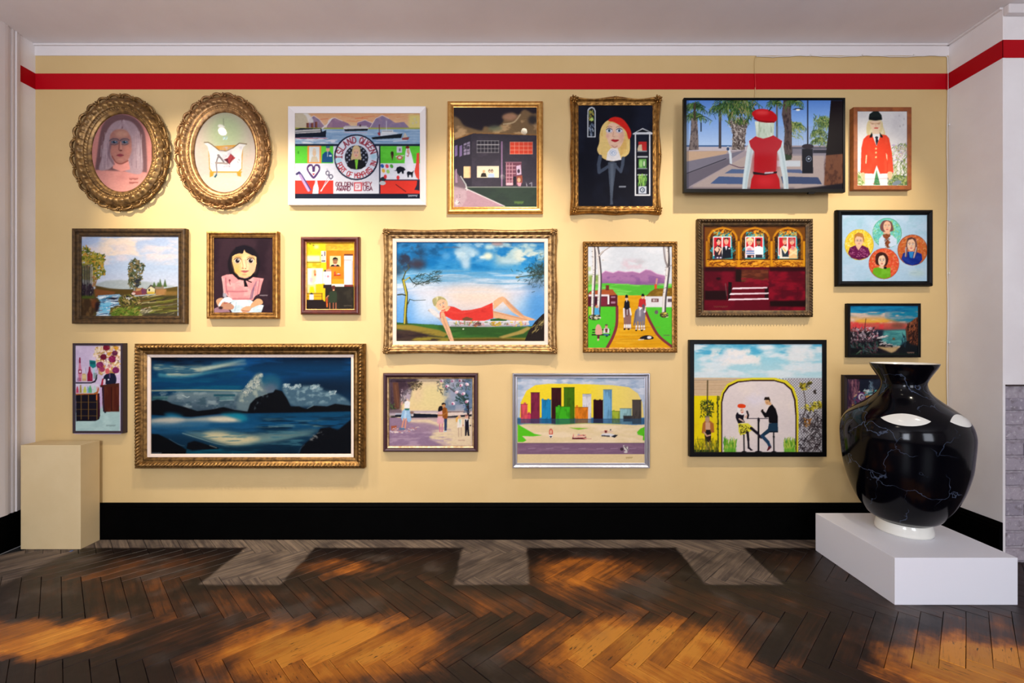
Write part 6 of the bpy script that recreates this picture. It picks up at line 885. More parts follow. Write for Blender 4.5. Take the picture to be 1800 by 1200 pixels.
# window wall behind the camera with two openings
wf = []
for a, b in (((XL, 0), (-2.15, CEIL)), ((-.85, 0), (1.25, CEIL)), ((2.55, 0), (XE, CEIL)), ((-2.15, 0), (-.85, .75)), ((1.25, 0), (2.55, .75)), ((-2.15, 2.55), (-.85, CEIL)), ((1.25, 2.55), (2.55, CEIL))):
    wf.append(((a[0], YF - .2, a[1]), (b[0], YF, b[1])))
vv, ff = [], []
for a, b in wf:
    v, f = boxv(*a, *b); ff += [tuple(i + len(vv) for i in q) for q in f]; vv += v
struct(mesh('wall_front', vv, ff, M_plaster))
M_pane = NT('window_pane').set(Base_Color=(.9, .95, 1, 1), Roughness=.05, Transmission_Weight=1.0, IOR=1.1)
for i, x in enumerate((-1.5, 1.9)):
    w = struct(empty('window_%d' % (i + 1), (x, YF - .1, .75)))
    for n_, a, b in (('sill', (-.68, -.06, -.03), (.68, .16, .0)), ('jamb', (-.65, -.04, 0), (-.59, .04, 1.8)), ('jamb', (.59, -.04, 0), (.65, .04, 1.8)), ('head', (-.65, -.04, 1.74), (.65, .04, 1.8)), ('meeting_rail', (-.6, -.04, .87), (.6, .04, .92)), ('glazing_bar', (-.015, -.03, 0), (.015, .03, 1.75))):
        box(n_, a, b, M_white, w)
    for u in (0, 1):
        for v_ in (0, 1): box('pane', (-.59 + .6 * u, -.004, .01 + .9 * v_), (-.015 + .6 * u, .004, .86 + .86 * v_), M_pane, w)
ceil = struct(box('ceiling', (XL - .2, YF - .2, CEIL), (XE + .1, WY + .2, CEIL + .1), M_ceil))

# frieze band, red stripe, skirting
T = .0012
struct(box('trim_1', (XL, WY - .004, 2.924), (XR, WY, CEIL), M_white))
z0, z1 = 2.7206, 2.8172
struct(box('trim_2', (XL, WY - T, z0), (XR, WY, z1), M_red))
struct(box('trim_3', (XL, 2.672, z0), (XL + T, WY, z1), M_red))
struct(box('trim_4', (XR - T, YB - T, z0), (XR, WY, z1), M_red))
struct(box('trim_5', (XR - T, YB - T, z0), (XE, YB + .001, z1), M_red))
struct(box('trim_6', (XL, WY - .016, CEIL - .012), (XR, WY, CEIL), M_white, bev=.003))
struct(box('trim_7', (XR - .016, YB, CEIL - .012), (XR, WY, CEIL), M_white, bev=.003))
struct(box('trim_8', (XR, YB - .03, CEIL - .05), (XE, YB + .001, CEIL), M_white, bev=.006))
def skirting(name, pts, h=.217, t=.02):
    """moulded board along a floor line; pts in plan, wall on the left hand when walking"""
    prof = [(0, 0), (t, 0), (t, h - .035), (t - .004, h - .03), (t - .004, h - .018), (t - .011, h - .008), (t - .014, h), (0, h)]
    (ax, ay), (bx, by) = pts; dx, dy = bx - ax, by - ay; l = math.hypot(dx, dy); nx, ny = dy / l, -dx / l
    vs = [(ax + nx * o, ay + ny * o, z) for o, z in prof] + [(bx + nx * o, by + ny * o, z) for o, z in prof]; n = len(prof)
    fs = [(i, (i + 1) % n, n + (i + 1) % n, n + i) for i in range(n)] + [tuple(range(n)), tuple(range(2 * n - 1, n - 1, -1))]
    return struct(fix(mesh(name, vs, fs, M_black)))
skirting('baseboard_back', ((XL, WY), (XR, WY)))
skirting('baseboard_right', ((XR, WY), (XR, YB)))
skirting('baseboard_left', ((XL, YF), (XL, WY)), .207, .016)
# fluted door casing at the end of the left wall
prof = [(0, 2.672), (.004, 2.672), (.008, 2.666), (.008, 2.652), (.014, 2.648), (.014, 2.642), (.007, 2.638), (.007, 2.632), (.013, 2.628), (.013, 2.620), (.007, 2.616), (.007, 2.610), (.013, 2.606), (.013, 2.598), (.02, 2.592), (.022, 2.575), (.022, 2.53), (.026, 2.52), (.026, 2.46), (0, 2.46)]
vs = [(XL + o, y, .207) for o, y in prof] + [(XL + o, y, CEIL) for o, y in prof]; n = len(prof)
struct(fix(mesh('trim_9', vs, [(i, (i + 1) % n, n + (i + 1) % n, n + i) for i in range(n)] + [tuple(range(n)), tuple(range(2 * n - 1, n - 1, -1))], M_white)))

# exposed painted brickwork of the chimney breast below the dark lintel
t = NT('grey_painted_brick'); p = t.pos; oi = t.n('ShaderNodeObjectInfo').outputs['Random']
base = t.mix(oi, l4('#8f8690'), l4('#a89ca2'))
base = t.mix(t.ramp(t.noise(p, 22, 5), .5, .75), base, l4('#6f6468')); base = t.mix(t.ramp(t.noise(p, 60, 4), .55, .75), base, l4('#c2b8bc'))
M_brick = t.set(Base_Color=base, Roughness=.85); t.bump(t.noise(p, 70, 5), .8, .006)
M_mortar = mat('grey_mortar', '#b3a9ae', .9, col2='#857a80', nscale=30, bump=.6, bscale=90)
bw = struct(empty('wall_brick', (XR + .0142, YB, 0)))
box('mortar_bed', (0, .012, -.05), (XE - XR - .03, .2, .9595), M_mortar, bw)
bv, bf = boxv(-.105, -.002, -.0345, .105, .09, .0345)
bo = mesh('brick', bv, bf, M_brick, bw)
bm = bmesh.new(); bm.from_mesh(bo.data); bmesh.ops.bevel(bm, geom=bm.edges[:], offset=.006, segments=1, affect='EDGES'); bm.to_mesh(bo.data); bm.free()
first = True
for r in range(12):
    for k in range(8):
        x = k * .222 + (.11 if r % 2 else 0) + .106
        if x > XE - XR - .15 or .045 + r * .0815 > .93: continue
        o = bo if first else bo.copy()
        if not first: COL.objects.link(o); o.parent = bw
        first = False
        o.location = (x + RND.uniform(-.004, .004), RND.uniform(0, .008), .042 + r * .0815 + RND.uniform(-.003, .003)); o.rotation_euler = (0, RND.uniform(-.02, .02), RND.uniform(-.01, .01)); o.scale = (1, 1, RND.uniform(.94, 1.03))
        if r % 2 == 1 and k == 0:
            h = bo.copy(); COL.objects.link(h); h.parent = bw; h.scale = (.46, 1, 1); h.location = (.05, .003, .042 + r * .0815)
struct(box('trim_10', (XR + .0142, YB - .006, .953), (XE, YB + .05, .9605), mat('dark_brown_lintel', '#2c1a18', .6)))

# ================================================================ parquet floor
def floor_material():
    t = NT('worn_herringbone_wood'); P = t.pos
    uv = t.n('ShaderNodeUVMap').outputs[0]; rnd = t.n('ShaderNodeObjectInfo').outputs['Random']
    off = t.n('ShaderNodeCombineXYZ'); t.put(off.inputs[0], t.math('MULTIPLY', rnd, 37.0)); t.put(off.inputs[1], t.math('MULTIPLY', rnd, 91.0))
    g = t.vec('ADD', uv, off.outputs[0])
    gs = t.vec('MULTIPLY', g, (3.2, 55, 1)); gf = t.vec('MULTIPLY', g, (9, 120, 1)); gp = t.vec('MULTIPLY', g, (22, 130, 1))
    grain = t.noise(gs, 1.0, 4, .6, .6); fine = t.noise(gf, 1.0, 3); pits = t.noise(gp, 1.0, 2)
    wob = t.noise(P, 7, 4, .6); wob2 = t.noise(t.vec('ADD', P, (5, 9, 0)), 7, 4, .6)
    X, Y, Z = t.xyz(P)
    Xw = t.math('ADD', X, t.math('MULTIPLY', t.math('SUBTRACT', wob, .5), .35)); Yw = t.math('ADD', Y, t.math('MULTIPLY', t.math('SUBTRACT', wob2, .5), .22))
    Xs = t.math('ADD', X, t.math('MULTIPLY', t.math('SUBTRACT', wob, .5), .035)); Ys = t.math('ADD', Y, t.math('MULTIPLY', t.math('SUBTRACT', wob2, .5), .03))
    def blob(cx, cy, rx, ry, soft=.35, xs=Xw, ys=Yw):
        a = t.math('DIVIDE', t.math('SUBTRACT', xs, cx), rx); b = t.math('DIVIDE', t.math('SUBTRACT', ys, cy), ry)
        d = t.math('SQRT', t.math('ADD', t.math('MULTIPLY', a, a), t.math('MULTIPLY', b, b)))
        return t.math('SUBTRACT', 1.0, t.ramp(d, 1 - soft, 1 + soft))
    def rect(x0, x1, y0, y1, s=.012):
        m = t.math('MULTIPLY', t.ramp(Xs, x0 - s, x0 + s), t.math('SUBTRACT', 1.0, t.ramp(Xs, x1 - s, x1 + s)))
        return t.math('MULTIPLY', m, t.math('MULTIPLY', t.ramp(Ys, y0 - s, y0 + s), t.math('SUBTRACT', 1.0, t.ramp(Ys, y1 - s, y1 + s))))
    def union(ms):
        o = ms[0]
        for m in ms[1:]: o = t.math('MAXIMUM', o, m)
        return o
    # bare unstained places: left of the plinth, along the skirting, three patches where furniture stood
    bare = union([rect(-1.54, -1.14, 2.235, 2.7), rect(-.285, .085, 2.235, 2.7), rect(.95, 1.335, 2.235, 2.7), rect(-4, 4, 2.635, 3), rect(-4, -2.5, 1.95, 3, .03)])
    edge = union([rect(-1.6, -1.08, 2.17, 2.75, .05), rect(-.35, .15, 2.17, 2.75, .05), rect(.89, 1.4, 2.17, 2.75, .05), rect(-4, 4, 2.54, 3, .06)])
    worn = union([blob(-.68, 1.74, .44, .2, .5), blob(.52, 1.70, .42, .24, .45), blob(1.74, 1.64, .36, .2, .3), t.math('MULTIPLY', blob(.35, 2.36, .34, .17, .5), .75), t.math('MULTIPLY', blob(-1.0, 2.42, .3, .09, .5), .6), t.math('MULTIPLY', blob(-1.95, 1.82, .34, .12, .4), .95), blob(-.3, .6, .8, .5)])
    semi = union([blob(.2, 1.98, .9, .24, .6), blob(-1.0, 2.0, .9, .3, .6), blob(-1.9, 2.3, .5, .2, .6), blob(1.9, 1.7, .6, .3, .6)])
    stain = t.mix(t.ramp(grain, .3, .75), l4('#190f0b'), l4('#3c2114'))
    grey = t.mix(t.ramp(grain, .3, .7), l4('#463b35'), l4('#756454'))
    grey = t.mix(t.math('MULTIPLY', t.ramp(t.noise(P, 5, 3), .45, .7), .7), grey, l4('#352b27'))
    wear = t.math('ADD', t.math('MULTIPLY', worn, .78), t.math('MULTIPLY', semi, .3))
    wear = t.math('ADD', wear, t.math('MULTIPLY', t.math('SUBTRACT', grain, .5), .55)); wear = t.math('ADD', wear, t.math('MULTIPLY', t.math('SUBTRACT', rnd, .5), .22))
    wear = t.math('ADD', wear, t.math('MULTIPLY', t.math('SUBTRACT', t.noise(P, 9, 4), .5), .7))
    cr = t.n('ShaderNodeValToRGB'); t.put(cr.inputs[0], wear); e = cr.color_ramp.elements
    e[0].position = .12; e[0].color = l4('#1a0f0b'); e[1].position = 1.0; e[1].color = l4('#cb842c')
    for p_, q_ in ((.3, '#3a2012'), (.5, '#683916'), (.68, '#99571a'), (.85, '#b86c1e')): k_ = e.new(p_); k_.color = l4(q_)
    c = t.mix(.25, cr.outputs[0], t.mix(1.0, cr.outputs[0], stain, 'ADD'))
    greyed = t.math('MULTIPLY', t.ramp(t.noise(t.vec('ADD', P, (3, 1, 0)), 3.2, 4), .52, .66), t.math('SUBTRACT', 1.0, t.math('MULTIPLY', worn, .8)))
    c = t.mix(t.math('MULTIPLY', greyed, .6), c, l4('#51463f'))
    c = t.mix(t.math('MULTIPLY', t.math('MULTIPLY', t.ramp(pits, .62, .69), t.ramp(t.noise(P, 5, 2), .42, .6)), .9), c, l4('#17100c'))
    c = t.mix(t.math('MULTIPLY', edge, .8), c, l4('#140d0c'))
    c = t.mix(bare, c, grey)
    c = t.mix(t.math('MULTIPLY', t.ramp(fine, .55, .72), .35), c, l4('#120c0a'))
    bri = t.math('ADD', .82, t.math('MULTIPLY', rnd, .36))
    mul = t.n('ShaderNodeCombineColor'); [t.put(mul.inputs[i], bri) for i in range(3)]
    c = t.mix(1.0, c, mul.outputs[0], 'MULTIPLY')
    r = t.math('ADD', .3, t.math('MULTIPLY', bare, .3)); r = t.math('ADD', r, t.math('MULTIPLY', t.noise(P, 18, 4), .25))
    t.bump(t.math('ADD', t.math('MULTIPLY', grain, .6), t.math('MULTIPLY', pits, -.5)), .35, .0015)
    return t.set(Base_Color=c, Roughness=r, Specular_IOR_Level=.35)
M_floor = floor_material()
floor = struct(box('floor', (XL - .2, YF - .2, -.12), (XE + .1, WY + .2, -.012), mat('dark_joint', '#0a0706', .9)))
PL, PW, GAP = .4243, .0707, .0016
def plank_mesh():
    x0, x1, y0, y1 = -PL / 2 + GAP / 2, PL / 2 - GAP / 2, -PW / 2 + GAP / 2, PW / 2 - GAP / 2; b = .0012
    vs = [(x0, y0, -.012), (x1, y0, -.012), (x1, y1, -.012), (x0, y1, -.012), (x0, y0, -b), (x1, y0, -b), (x1, y1, -b), (x0, y1, -b), (x0 + b, y0 + b, 0), (x1 - b, y0 + b, 0), (x1 - b, y1 - b, 0), (x0 + b, y1 - b, 0)]
    fs = [(8, 9, 10, 11)] + [(i, (i + 1) % 4, 4 + (i + 1) % 4, 4 + i) for i in range(4)] + [(4 + i, 4 + (i + 1) % 4, 8 + (i + 1) % 4, 8 + i) for i in range(4)]
    return vs, fs
pv, pf = plank_mesh()
pm = bpy.data.meshes.new('parquet_block'); pm.from_pydata(pv, [], pf); pm.materials.append(M_floor); pm.update()
ul = pm.uv_layers.new(name='UVMap')
for lp in pm.loops: ul.data[lp.index].uv = pm.vertices[lp.vertex_index].co.xy
q2 = 1 / math.sqrt(2)
planks = []
for m_ in range(-8, 3):
    for k in range(-34, 46):
        B = Vector((.3587 + .1 * k, 1.6634 + .6 * m_))
        u, v, w = Vector((q2, q2)), Vector((-q2, q2)), Vector((q2, -q2))
        planks.append((B + u * PL / 2 + v * PW / 2, 45)); planks.append((B + u * PW / 2 + w * PL / 2, -45))
vis, rest = [], []
for c_, ang in planks:
    if not (XL - .1 < c_.x < XE and YF < c_.y < WY + .12): continue
    if c_.y > YB + .1 and c_.x > XR + .15: continue
    if c_.y > 1.28 and abs(c_.x) < c_.y * 1.13 + .32: vis.append((c_, ang))
    else: rest.append((c_, ang))
vis.sort(key=lambda q: q[0].length); rest += vis[299:]; vis = vis[:299]
for c_, ang in vis:
    o = bpy.data.objects.new('parquet_block', pm); COL.objects.link(o); o.parent = floor
    o.location = (c_.x, c_.y, RND.uniform(-.0012, 0)); o.rotation_euler = (RND.uniform(-.004, .004), RND.uniform(-.001, .001), math.radians(ang + RND.uniform(-.25, .25)))
vs, fs, uvs = [], [], []
for c_, ang in rest:
    a = math.radians(ang); n0 = len(vs); ru, rv = RND.uniform(0, 40), RND.uniform(0, 40); z = RND.uniform(-.0012, 0)
    for x, y, zz in pv: vs.append((c_.x + x * math.cos(a) - y * math.sin(a), c_.y + x * math.sin(a) + y * math.cos(a), zz + z))
    for f_ in pf:
        fs.append(tuple(n0 + i for i in f_)); uvs += [(pv[i][0] + ru, pv[i][1] + rv) for i in f_]
o = mesh('parquet_blocks', vs, fs, M_floor, floor); ul = o.data.uv_layers.new(name='UVMap'); ul.data.foreach_set('uv', [q for p_ in uvs for q in p_]); o['kind'] = 'stuff'

# ================================================================ picture frames and pictures
GOLD = dict(metal=.75, rough=.38)
def gold(name, a, b, rough=.36, metal=.75): return mat(name, a, rough, metal, col2=b, nscale=45, namt=.4, bump=.15, bscale=220)

def canvas(img, Yc, parent, name='canvas', gain=1.0, rough=.45, coat=.15, oval=None, emit=0):
    """the painted face: one grid vertex for each brush-drawn colour"""
    arr, (x0, y0) = img; H, Wd = arr.shape[:2]
    xs = x0 + .5 + np.arange(Wd); ys = y0 + .5 + np.arange(H)
    XX = (xs - 900) * Yc / F; ZZ = EYE - (ys - 600) * Yc / F
    gx, gz = np.meshgrid(XX, ZZ)
    inv = parent.location
    co_ = np.stack([gx - inv.x, np.full_like(gx, Yc - inv.y), gz - inv.z], -1).reshape(-1, 3)
    idx = np.arange(H * Wd).reshape(H, Wd)
    q = np.stack([idx[1:, :-1], idx[1:, 1:], idx[:-1, 1:], idx[:-1, :-1]], -1).reshape(-1, 4)
    if oval:
        cx, cz, a, b = oval; ctr = co_[q].mean(1); d = ((ctr[:, 0] + inv.x - cx) / a) ** 2 + ((ctr[:, 2] + inv.z - cz) / b) ** 2
        q = q[d < 1]; used = np.unique(q); rm = np.full(len(co_), -1); rm[used] = np.arange(len(used)); q = rm[q]; co_ = co_[used]
    else: used = slice(None)
    me = bpy.data.meshes.new(name); me.vertices.add(len(co_)); me.vertices.foreach_set('co', co_.astype(np.float32).ravel())
    me.loops.add(q.size); me.loops.foreach_set('vertex_index', q.astype(np.int32).ravel())
    me.polygons.add(len(q)); me.polygons.foreach_set('loop_start', np.arange(0, q.size, 4, dtype=np.int32)); me.update(calc_edges=True)
    a_ = np.clip(arr, 0, 1); lc = np.where(a_ <= .04045, a_ / 12.92, ((a_ + .055) / 1.055) ** 2.4) * gain
    lc = np.clip(lc, 0, .95 if not emit else 4).reshape(-1, 3)[used]
    at = me.color_attributes.new('paint', 'FLOAT_COLOR', 'POINT'); at.data.foreach_set('color', np.concatenate([lc, np.ones((len(lc), 1))], 1).astype(np.float32).ravel())
    key = 'painted_surface_%s_%s_%s' % (rough, coat, emit)
    if key not in MATS:
        t = NT(key); col = t.n('ShaderNodeVertexColor', layer_name='paint').outputs[0]
        if emit: t.set(Base_Color=(.001, .001, .0012, 1), Emission_Color=col, Emission_Strength=emit, Roughness=rough, Specular_IOR_Level=.04)
        else:
            t.set(Base_Color=col, Roughness=.6, Specular_IOR_Level=.05, Coat_Weight=coat * .45 if coat > .5 else 0.0, Coat_Roughness=.02)
            if coat < .5: t.bump(t.noise(t.pos, 180, 3), .12, .001)
        MATS[key] = t.m
    me.materials.append(MATS[key])
    o = bpy.data.objects.new(name, me); COL.objects.link(o); o.parent = parent
    return o

def rail_frame(root, rect, prof, m, name='frame_rail', orn=None, ds=.004, smooth=False):
    """four mitred rails; rect = outer X0, Z0, X1, Z1 (world); prof = (inset, height off the wall); orn(s, l, k) -> shifts of inset and height"""
    X0, Z0, X1, Z1 = rect; L = root.location
    cor = [(X0, Z0, 1, 1), (X1, Z0, -1, 1), (X1, Z1, -1, -1), (X0, Z1, 1, -1)]
    for s in range(4):
        a, b = cor[s], cor[(s + 1) % 4]; ln = math.hypot(b[0] - a[0], b[1] - a[1])
        dirx, dirz = (b[0] - a[0]) / ln, (b[1] - a[1]) / ln; nx, nz = -dirz, dirx          # inward normal
        n = max(1, int(ln / ds)) if orn else 1
        vs, fs = [], []; K = len(prof)
        for i in range(n + 1):
            t = i / n
            for k, (o_, h) in enumerate(prof):
                do = dh = 0
                if orn: do, dh = orn(t * ln, ln, k, s)
                oo = o_ + do
                ax, az = a[0] + a[2] * o_, a[1] + a[3] * o_; bx, bz = b[0] + b[2] * o_, b[1] + b[3] * o_
                x = ax + (bx - ax) * t + nx * do; z = az + (bz - az) * t + nz * do
                vs.append((x - L.x, WY - h - dh - L.y, z - L.z))
        for i in range(n):
            for k in range(K - 1): fs.append((i * K + k, (i + 1) * K + k, (i + 1) * K + k + 1, i * K + k + 1))
        mesh(name, vs, fs, m, root, smooth)

def leaf_cluster(root, name, x, z, y, size, m, ang=0, n=7, spread=math.pi * 1.2):
    """carved ornament: fan of fleshy leaves round a boss"""
    vs, fs = [], []
    L = root.location
    def blob(cx, cz, la, lb, rot, h, y0):
        n0 = len(vs); R_, C_ = 4, 8
        for i in range(R_ + 1):
            ph = math.pi / 2 * i / R_
            for k in range(C_):
                th = 2 * math.pi * k / C_; u = la * math.cos(ph) * math.cos(th); w_ = lb * math.cos(ph) * math.sin(th)
                w_ *= 1 - .35 * (u / la)
                vs.append((cx + u * math.cos(rot) - w_ * math.sin(rot) - L.x, y0 - h * math.sin(ph) - L.y, cz + u * math.sin(rot) + w_ * math.cos(rot) - L.z))
        for i in range(R_):
            for k in range(C_): fs.append((n0 + i * C_ + k, n0 + i * C_ + (k + 1) % C_, n0 + (i + 1) * C_ + (k + 1) % C_, n0 + (i + 1) * C_ + k))
    for i in range(n):
        r = ang - spread / 2 + spread * i / (n - 1); d = size * (.5 + .1 * (i % 2))
        blob(x + d * math.cos(r), z + d * math.sin(r), size * .36, size * .21, r, size * (.3 + .1 * (i % 2)), y)
    blob(x, z, size * .36, size * .36, 0, size * .5, y)
    return fix(mesh(name, vs, fs, m, root, True))

def draw(fn):
    """run a picture function and keep where its array starts"""
    box_ = []; o = Pic.__init__
    def init(c, *a, **k): o(c, *a, **k); box_.append(c)
    Pic.__init__ = init
    try: arr = fn()
    finally: Pic.__init__ = o
    return arr, (box_[-1].x0, box_[-1].y0)

def picture(name, label, fn, outer, inner, t, prof, m, rec=.010, orn=None, smooth=False, liner=None, gain=.76, coat=.15, rough=.45, group='framed pictures hung on the mustard wall', cat='painting', ds=.004, gap=.0):
    """outer, inner: photo px of the frame front and of the picture; t: depth off the wall; prof: (share of rail width, share of depth)"""
    Yf = WY - gap - t
    x0, z1 = px(outer[0], outer[1], Yf); x1, z0 = px(outer[2], outer[3], Yf)
    root = empty(name, ((x0 + x1) / 2, WY - gap, z0)); tag(root, label, cat, group)
    i0, j1 = px(inner[0], inner[1], Yf); i1, j0 = px(inner[2], inner[3], Yf)
    w = ((i0 - x0) + (x1 - i1) + (z1 - j1) + (j0 - z0)) / 4
    lip = liner[2] * t - .006 if liner else prof[-2][1] * t
    hc = lip - .0035
    P_ = [(o_ * w, gap + h * t) for o_, h in prof[:-1]] + [(w, gap + hc - .002)]
    rail_frame(root, (x0, z0, x1, z1), P_, m, orn=orn(w, t) if orn else None, smooth=smooth, ds=ds)
    if liner:
        lw, lm, lh = liner                      # liner width in m, material, share of depth
        W2 = [(w, gap + lh * t), (w + lw * .85, gap + lh * t - .002), (w + lw, gap + lh * t - .004), (w + lw, gap + hc - .002)]
        rail_frame(root, (x0, z0, x1, z1), W2, lm, name='liner')
    box('backing', (x0 + .006 - root.location.x, -.004 if gap == 0 else -.003, .006), (x1 - .006 - root.location.x, -.0005, z1 - z0 - .006), mat('brown_backing_board', '#6b5238', .9), root)
    canvas(draw(fn), WY - gap - hc, root, gain=gain, coat=coat, rough=rough)
    return root, (x0, z0, x1, z1), w

G_gold = gold('aged_gold', '#a8793a', '#6d4a20'); G_bright = gold('bright_gold', '#d6a55c', '#b98440', .32, .8); G_pale = gold('champagne_gold', '#c8a878', '#8c6c44', .34, .7)
G_bronze = gold('dark_bronze_gilt', '#5c4426', '#3a2a18', .42, .5); G_dkgold = gold('brown_gilt', '#94703e', '#583e20', .4, .6)
M_linen = mat('linen_liner', '#d3bfb0', .8, bump=.2, bscale=300)
M_wfr = mat('white_frame_lacquer', '#d6cdc7', .4); M_blk = mat('black_frame_lacquer', '#060505', .4, spec=.15); M_mah = mat('mahogany', '#5a1c12', .3, col2='#3a100c', nscale=20, coat=.4)
M_teak = mat('orange_teak', '#9a5422', .45, col2='#7a3c16', nscale=30); M_slv = mat('silver_metal', '#b4b2b8', .28, .8); M_plum = mat('plum_brown_wood', '#3a1c20', .4); M_dkw = mat('dark_brown_frame', '#1e100c', .4); M_dkp = mat('dark_plum_metal', '#2a1c26', .35)
FLAT = [(0, 0), (0, .96), (.04, 1), (.9, 1), (1, .96), (1, .35)]
STEP = [(0, 0), (0, .8), (.08, .95), (.25, 1), (.42, .95), (.5, .7), (.66, .68), (.72, .8), (.84, .78), (.92, .6), (1, .58), (1, .3)]
SCOOP = [(0, 0), (0, .9), (.08, 1), (.2, 1), (.3, .85), (.5, .66), (.7, .56), (.78, .62), (.88, .64), (.94, .56), (1, .54), (1, .3)]
ROUND = [(0, 0), (0, .5), (.08, .78), (.25, .96), (.45, 1), (.65, .94), (.8, .8), (.86, .66), (.9, .7), (1, .66), (1, .35)]
BEV = [(0, 0), (0, 1), (.12, 1), (.2, .96), (.9, .7), (1, .66), (1, .35)]
def lin_prof(n, f): return [(0, 0)] + [(i / (n - 1), f(i / (n - 1))) for i in range(n)] + [(1, .3)]
CARVE = lin_prof(15, lambda u: .62 + .36 * math.exp(-((u - .3) / .22) ** 2) + (.12 if .72 < u < .82 else 0) - .22 * max(0, u - .55))

def orn_leaf(per, amp, lo=.1, hi=.62):
    """running carved leaf pattern"""
    def mk(w, t):
        def f(s, l, k, side):
            u = (k - 1) / 14
            if not lo < u < hi: return 0, 0
            e = math.sin(math.pi * (u - lo) / (hi - lo)); n_ = max(2, round(l / per)); ph = s / l * n_ * 2 * math.pi
            v = math.sin(ph + 2.2 * math.cos(u * 9)) * .6 + math.sin(2 * ph - u * 16) * .4
            return 0, amp * t * e * v
        return f
    return mk
def orn_swept(amp_o, amp_h):
    """outer edge that swells at corners and middle and dips between"""
    def mk(w, t):
        def f(s, l, k, side):
            u = (k - 1) / 14; x = s / l
            e = max(0, 1 - u / .6)
            c_ = .5 - .5 * math.cos(4 * math.pi * x)                      # 0 at corners and centre
            return amp_o * w * c_ * e, -amp_h * t * c_ * e + (.05 * t * math.sin(s / .009) if .78 < u < .92 else 0)
        return f
    return mk

picture('framed_painting', 'ship and barber poster-style painting with round lettered lifebuoy badge, white frame', pic_island_queen, (506.3, 186.7, 748.3, 360), (515.8, 196.3, 736.7, 348.3), .03, BEV, M_wfr, rec=.012, coat=.1, gain=.68)
picture('framed_painting', 'night painting of a dark brick corner building with an orange window, plain bright gold frame', pic_night_building, (786, 176, 954.7, 374), (796.6, 187.4, 943.4, 362.7), .03, ROUND, G_bright, rec=.013, coat=1.0, rough=.5)
r5, b5, w5 = picture('framed_painting', 'black painting of a blonde figure in a red beret, ornate swept gold frame', pic_beret_portrait, (1003, 167, 1164, 375), (1015.9, 183.4, 1147.2, 362), .045, CARVE, G_gold, rec=.014, orn=orn_swept(.18, .22), smooth=True, ds=.006)
picture('framed_painting', 'painting of a person in an orange-red riding jacket and black cap, teak frame', pic_riding_jacket, (1500.6, 188, 1602.6, 333), (1508.4, 194, 1595.1, 325.5), .034, FLAT, M_teak, rec=.008)
picture('framed_painting', 'landscape painting of a blue stream, trees and farmhouse in a dark bronze frame', pic_river_landscape, (124.8, 400.8, 324.9, 568.7), (140.3, 414, 310.6, 555.5), .034, STEP, G_bronze, rec=.016, gain=.64)
picture('framed_painting', 'portrait painting of a big-eyed child in pink on black, stepped gilt frame', pic_big_eyed_girl, (362, 406, 487.8, 559.7), (372.6, 415.7, 475, 549.5), .034, STEP, G_gold, rec=.016, gain=.66)
picture('framed_painting', 'small yellow and orange bar interior painting in a mahogany frame', pic_yellow_bar, (527, 415, 631, 552.7), (535.3, 424.3, 622, 543.7), .03, ROUND, M_mah, rec=.012, liner=(.004, G_bright, .66), gain=.68)
r11, b11, w11 = picture('framed_painting', 'large painting of a woman in red reclining outdoors, swept gold frame with white liner', pic_reclining_woman, (672, 401, 980, 622), (688, 418, 964, 606), .05, CARVE, gold('worn_gold', '#b48f5c', '#6e5030'), rec=.018, orn=orn_swept(.09, .14), smooth=True, liner=(.0215, M_linen, .5), ds=.006)
picture('framed_painting', 'painting of two horse riders on an orange path between birches, patterned gilt frame', pic_horse_riders, (1025.8, 423.6, 1191.6, 619.7), (1034.4, 432.6, 1182.6, 611.3), .032, CARVE, G_gold, rec=.012, orn=orn_leaf(.022, .22, .1, .75), smooth=True, ds=.003)
picture('framed_painting', 'dark red theatre box painting with three pairs of people, brown carved frame', pic_theatre, (1227.7, 383.5, 1431.2, 556.7), (1239.4, 392, 1416.6, 545), .038, CARVE, G_bronze, rec=.016, orn=orn_leaf(.018, .2, .05, .5), smooth=True, ds=.003)
picture('framed_painting', 'pale blue painting of four people in coloured discs, black frame', pic_four_portraits, (1473.5, 367.5, 1642.3, 502.5), (1483.5, 375.6, 1631.9, 495), .034, ROUND, M_blk, rec=.012)
picture('framed_painting', 'small dark sunset bay painting in a thin black frame', pic_sunset_bay, (1490, 533, 1619, 628), (1496, 536.8, 1615.4, 623.8), .024, FLAT, M_blk, rec=.012)
picture('framed_painting', 'small dark flower painting in a brown frame, partly behind the black vase', pic_dark_flowers, (1483.8, 658.8, 1590, 740), (1491.5, 665, 1583, 733), .026, BEV, M_dkw, rec=.012)
picture('framed_painting', 'narrow painting of a bar trolley, bottles and flowers in a thin plum frame', pic_bar_trolley, (127.3, 603, 215.8, 761.5), (132.2, 607, 211, 758.5), .034, FLAT, M_dkp, rec=.022)
picture('framed_painting', 'large moonlit stormy sea painting with crashing waves, carved gold frame', pic_stormy_sea, (232, 603.9, 638, 824.8), (255.5, 621.5, 620.5, 806), .06, CARVE, gold('antique_gold', '#8e6836', '#523818'), rec=.024, orn=orn_leaf(.022, .13, .1, .5), smooth=True, liner=(.0175, M_linen, .48), ds=.004, gain=.55)
picture('framed_painting', 'garden painting of couples and a magnolia tree in a plum brown frame', pic_magnolia_couple, (672.3, 655.7, 840, 795), (681, 662.5, 833.5, 787), .03, ROUND, M_plum, rec=.012, liner=(.009, G_pale, .6))
picture('framed_painting', 'painting of a rainbow-coloured city skyline behind a beach and road, silver frame', pic_skyline, (900.8, 656, 1142.8, 823), (910.8, 663.5, 1133.6, 816), .03, SCOOP, M_slv, rec=.014)
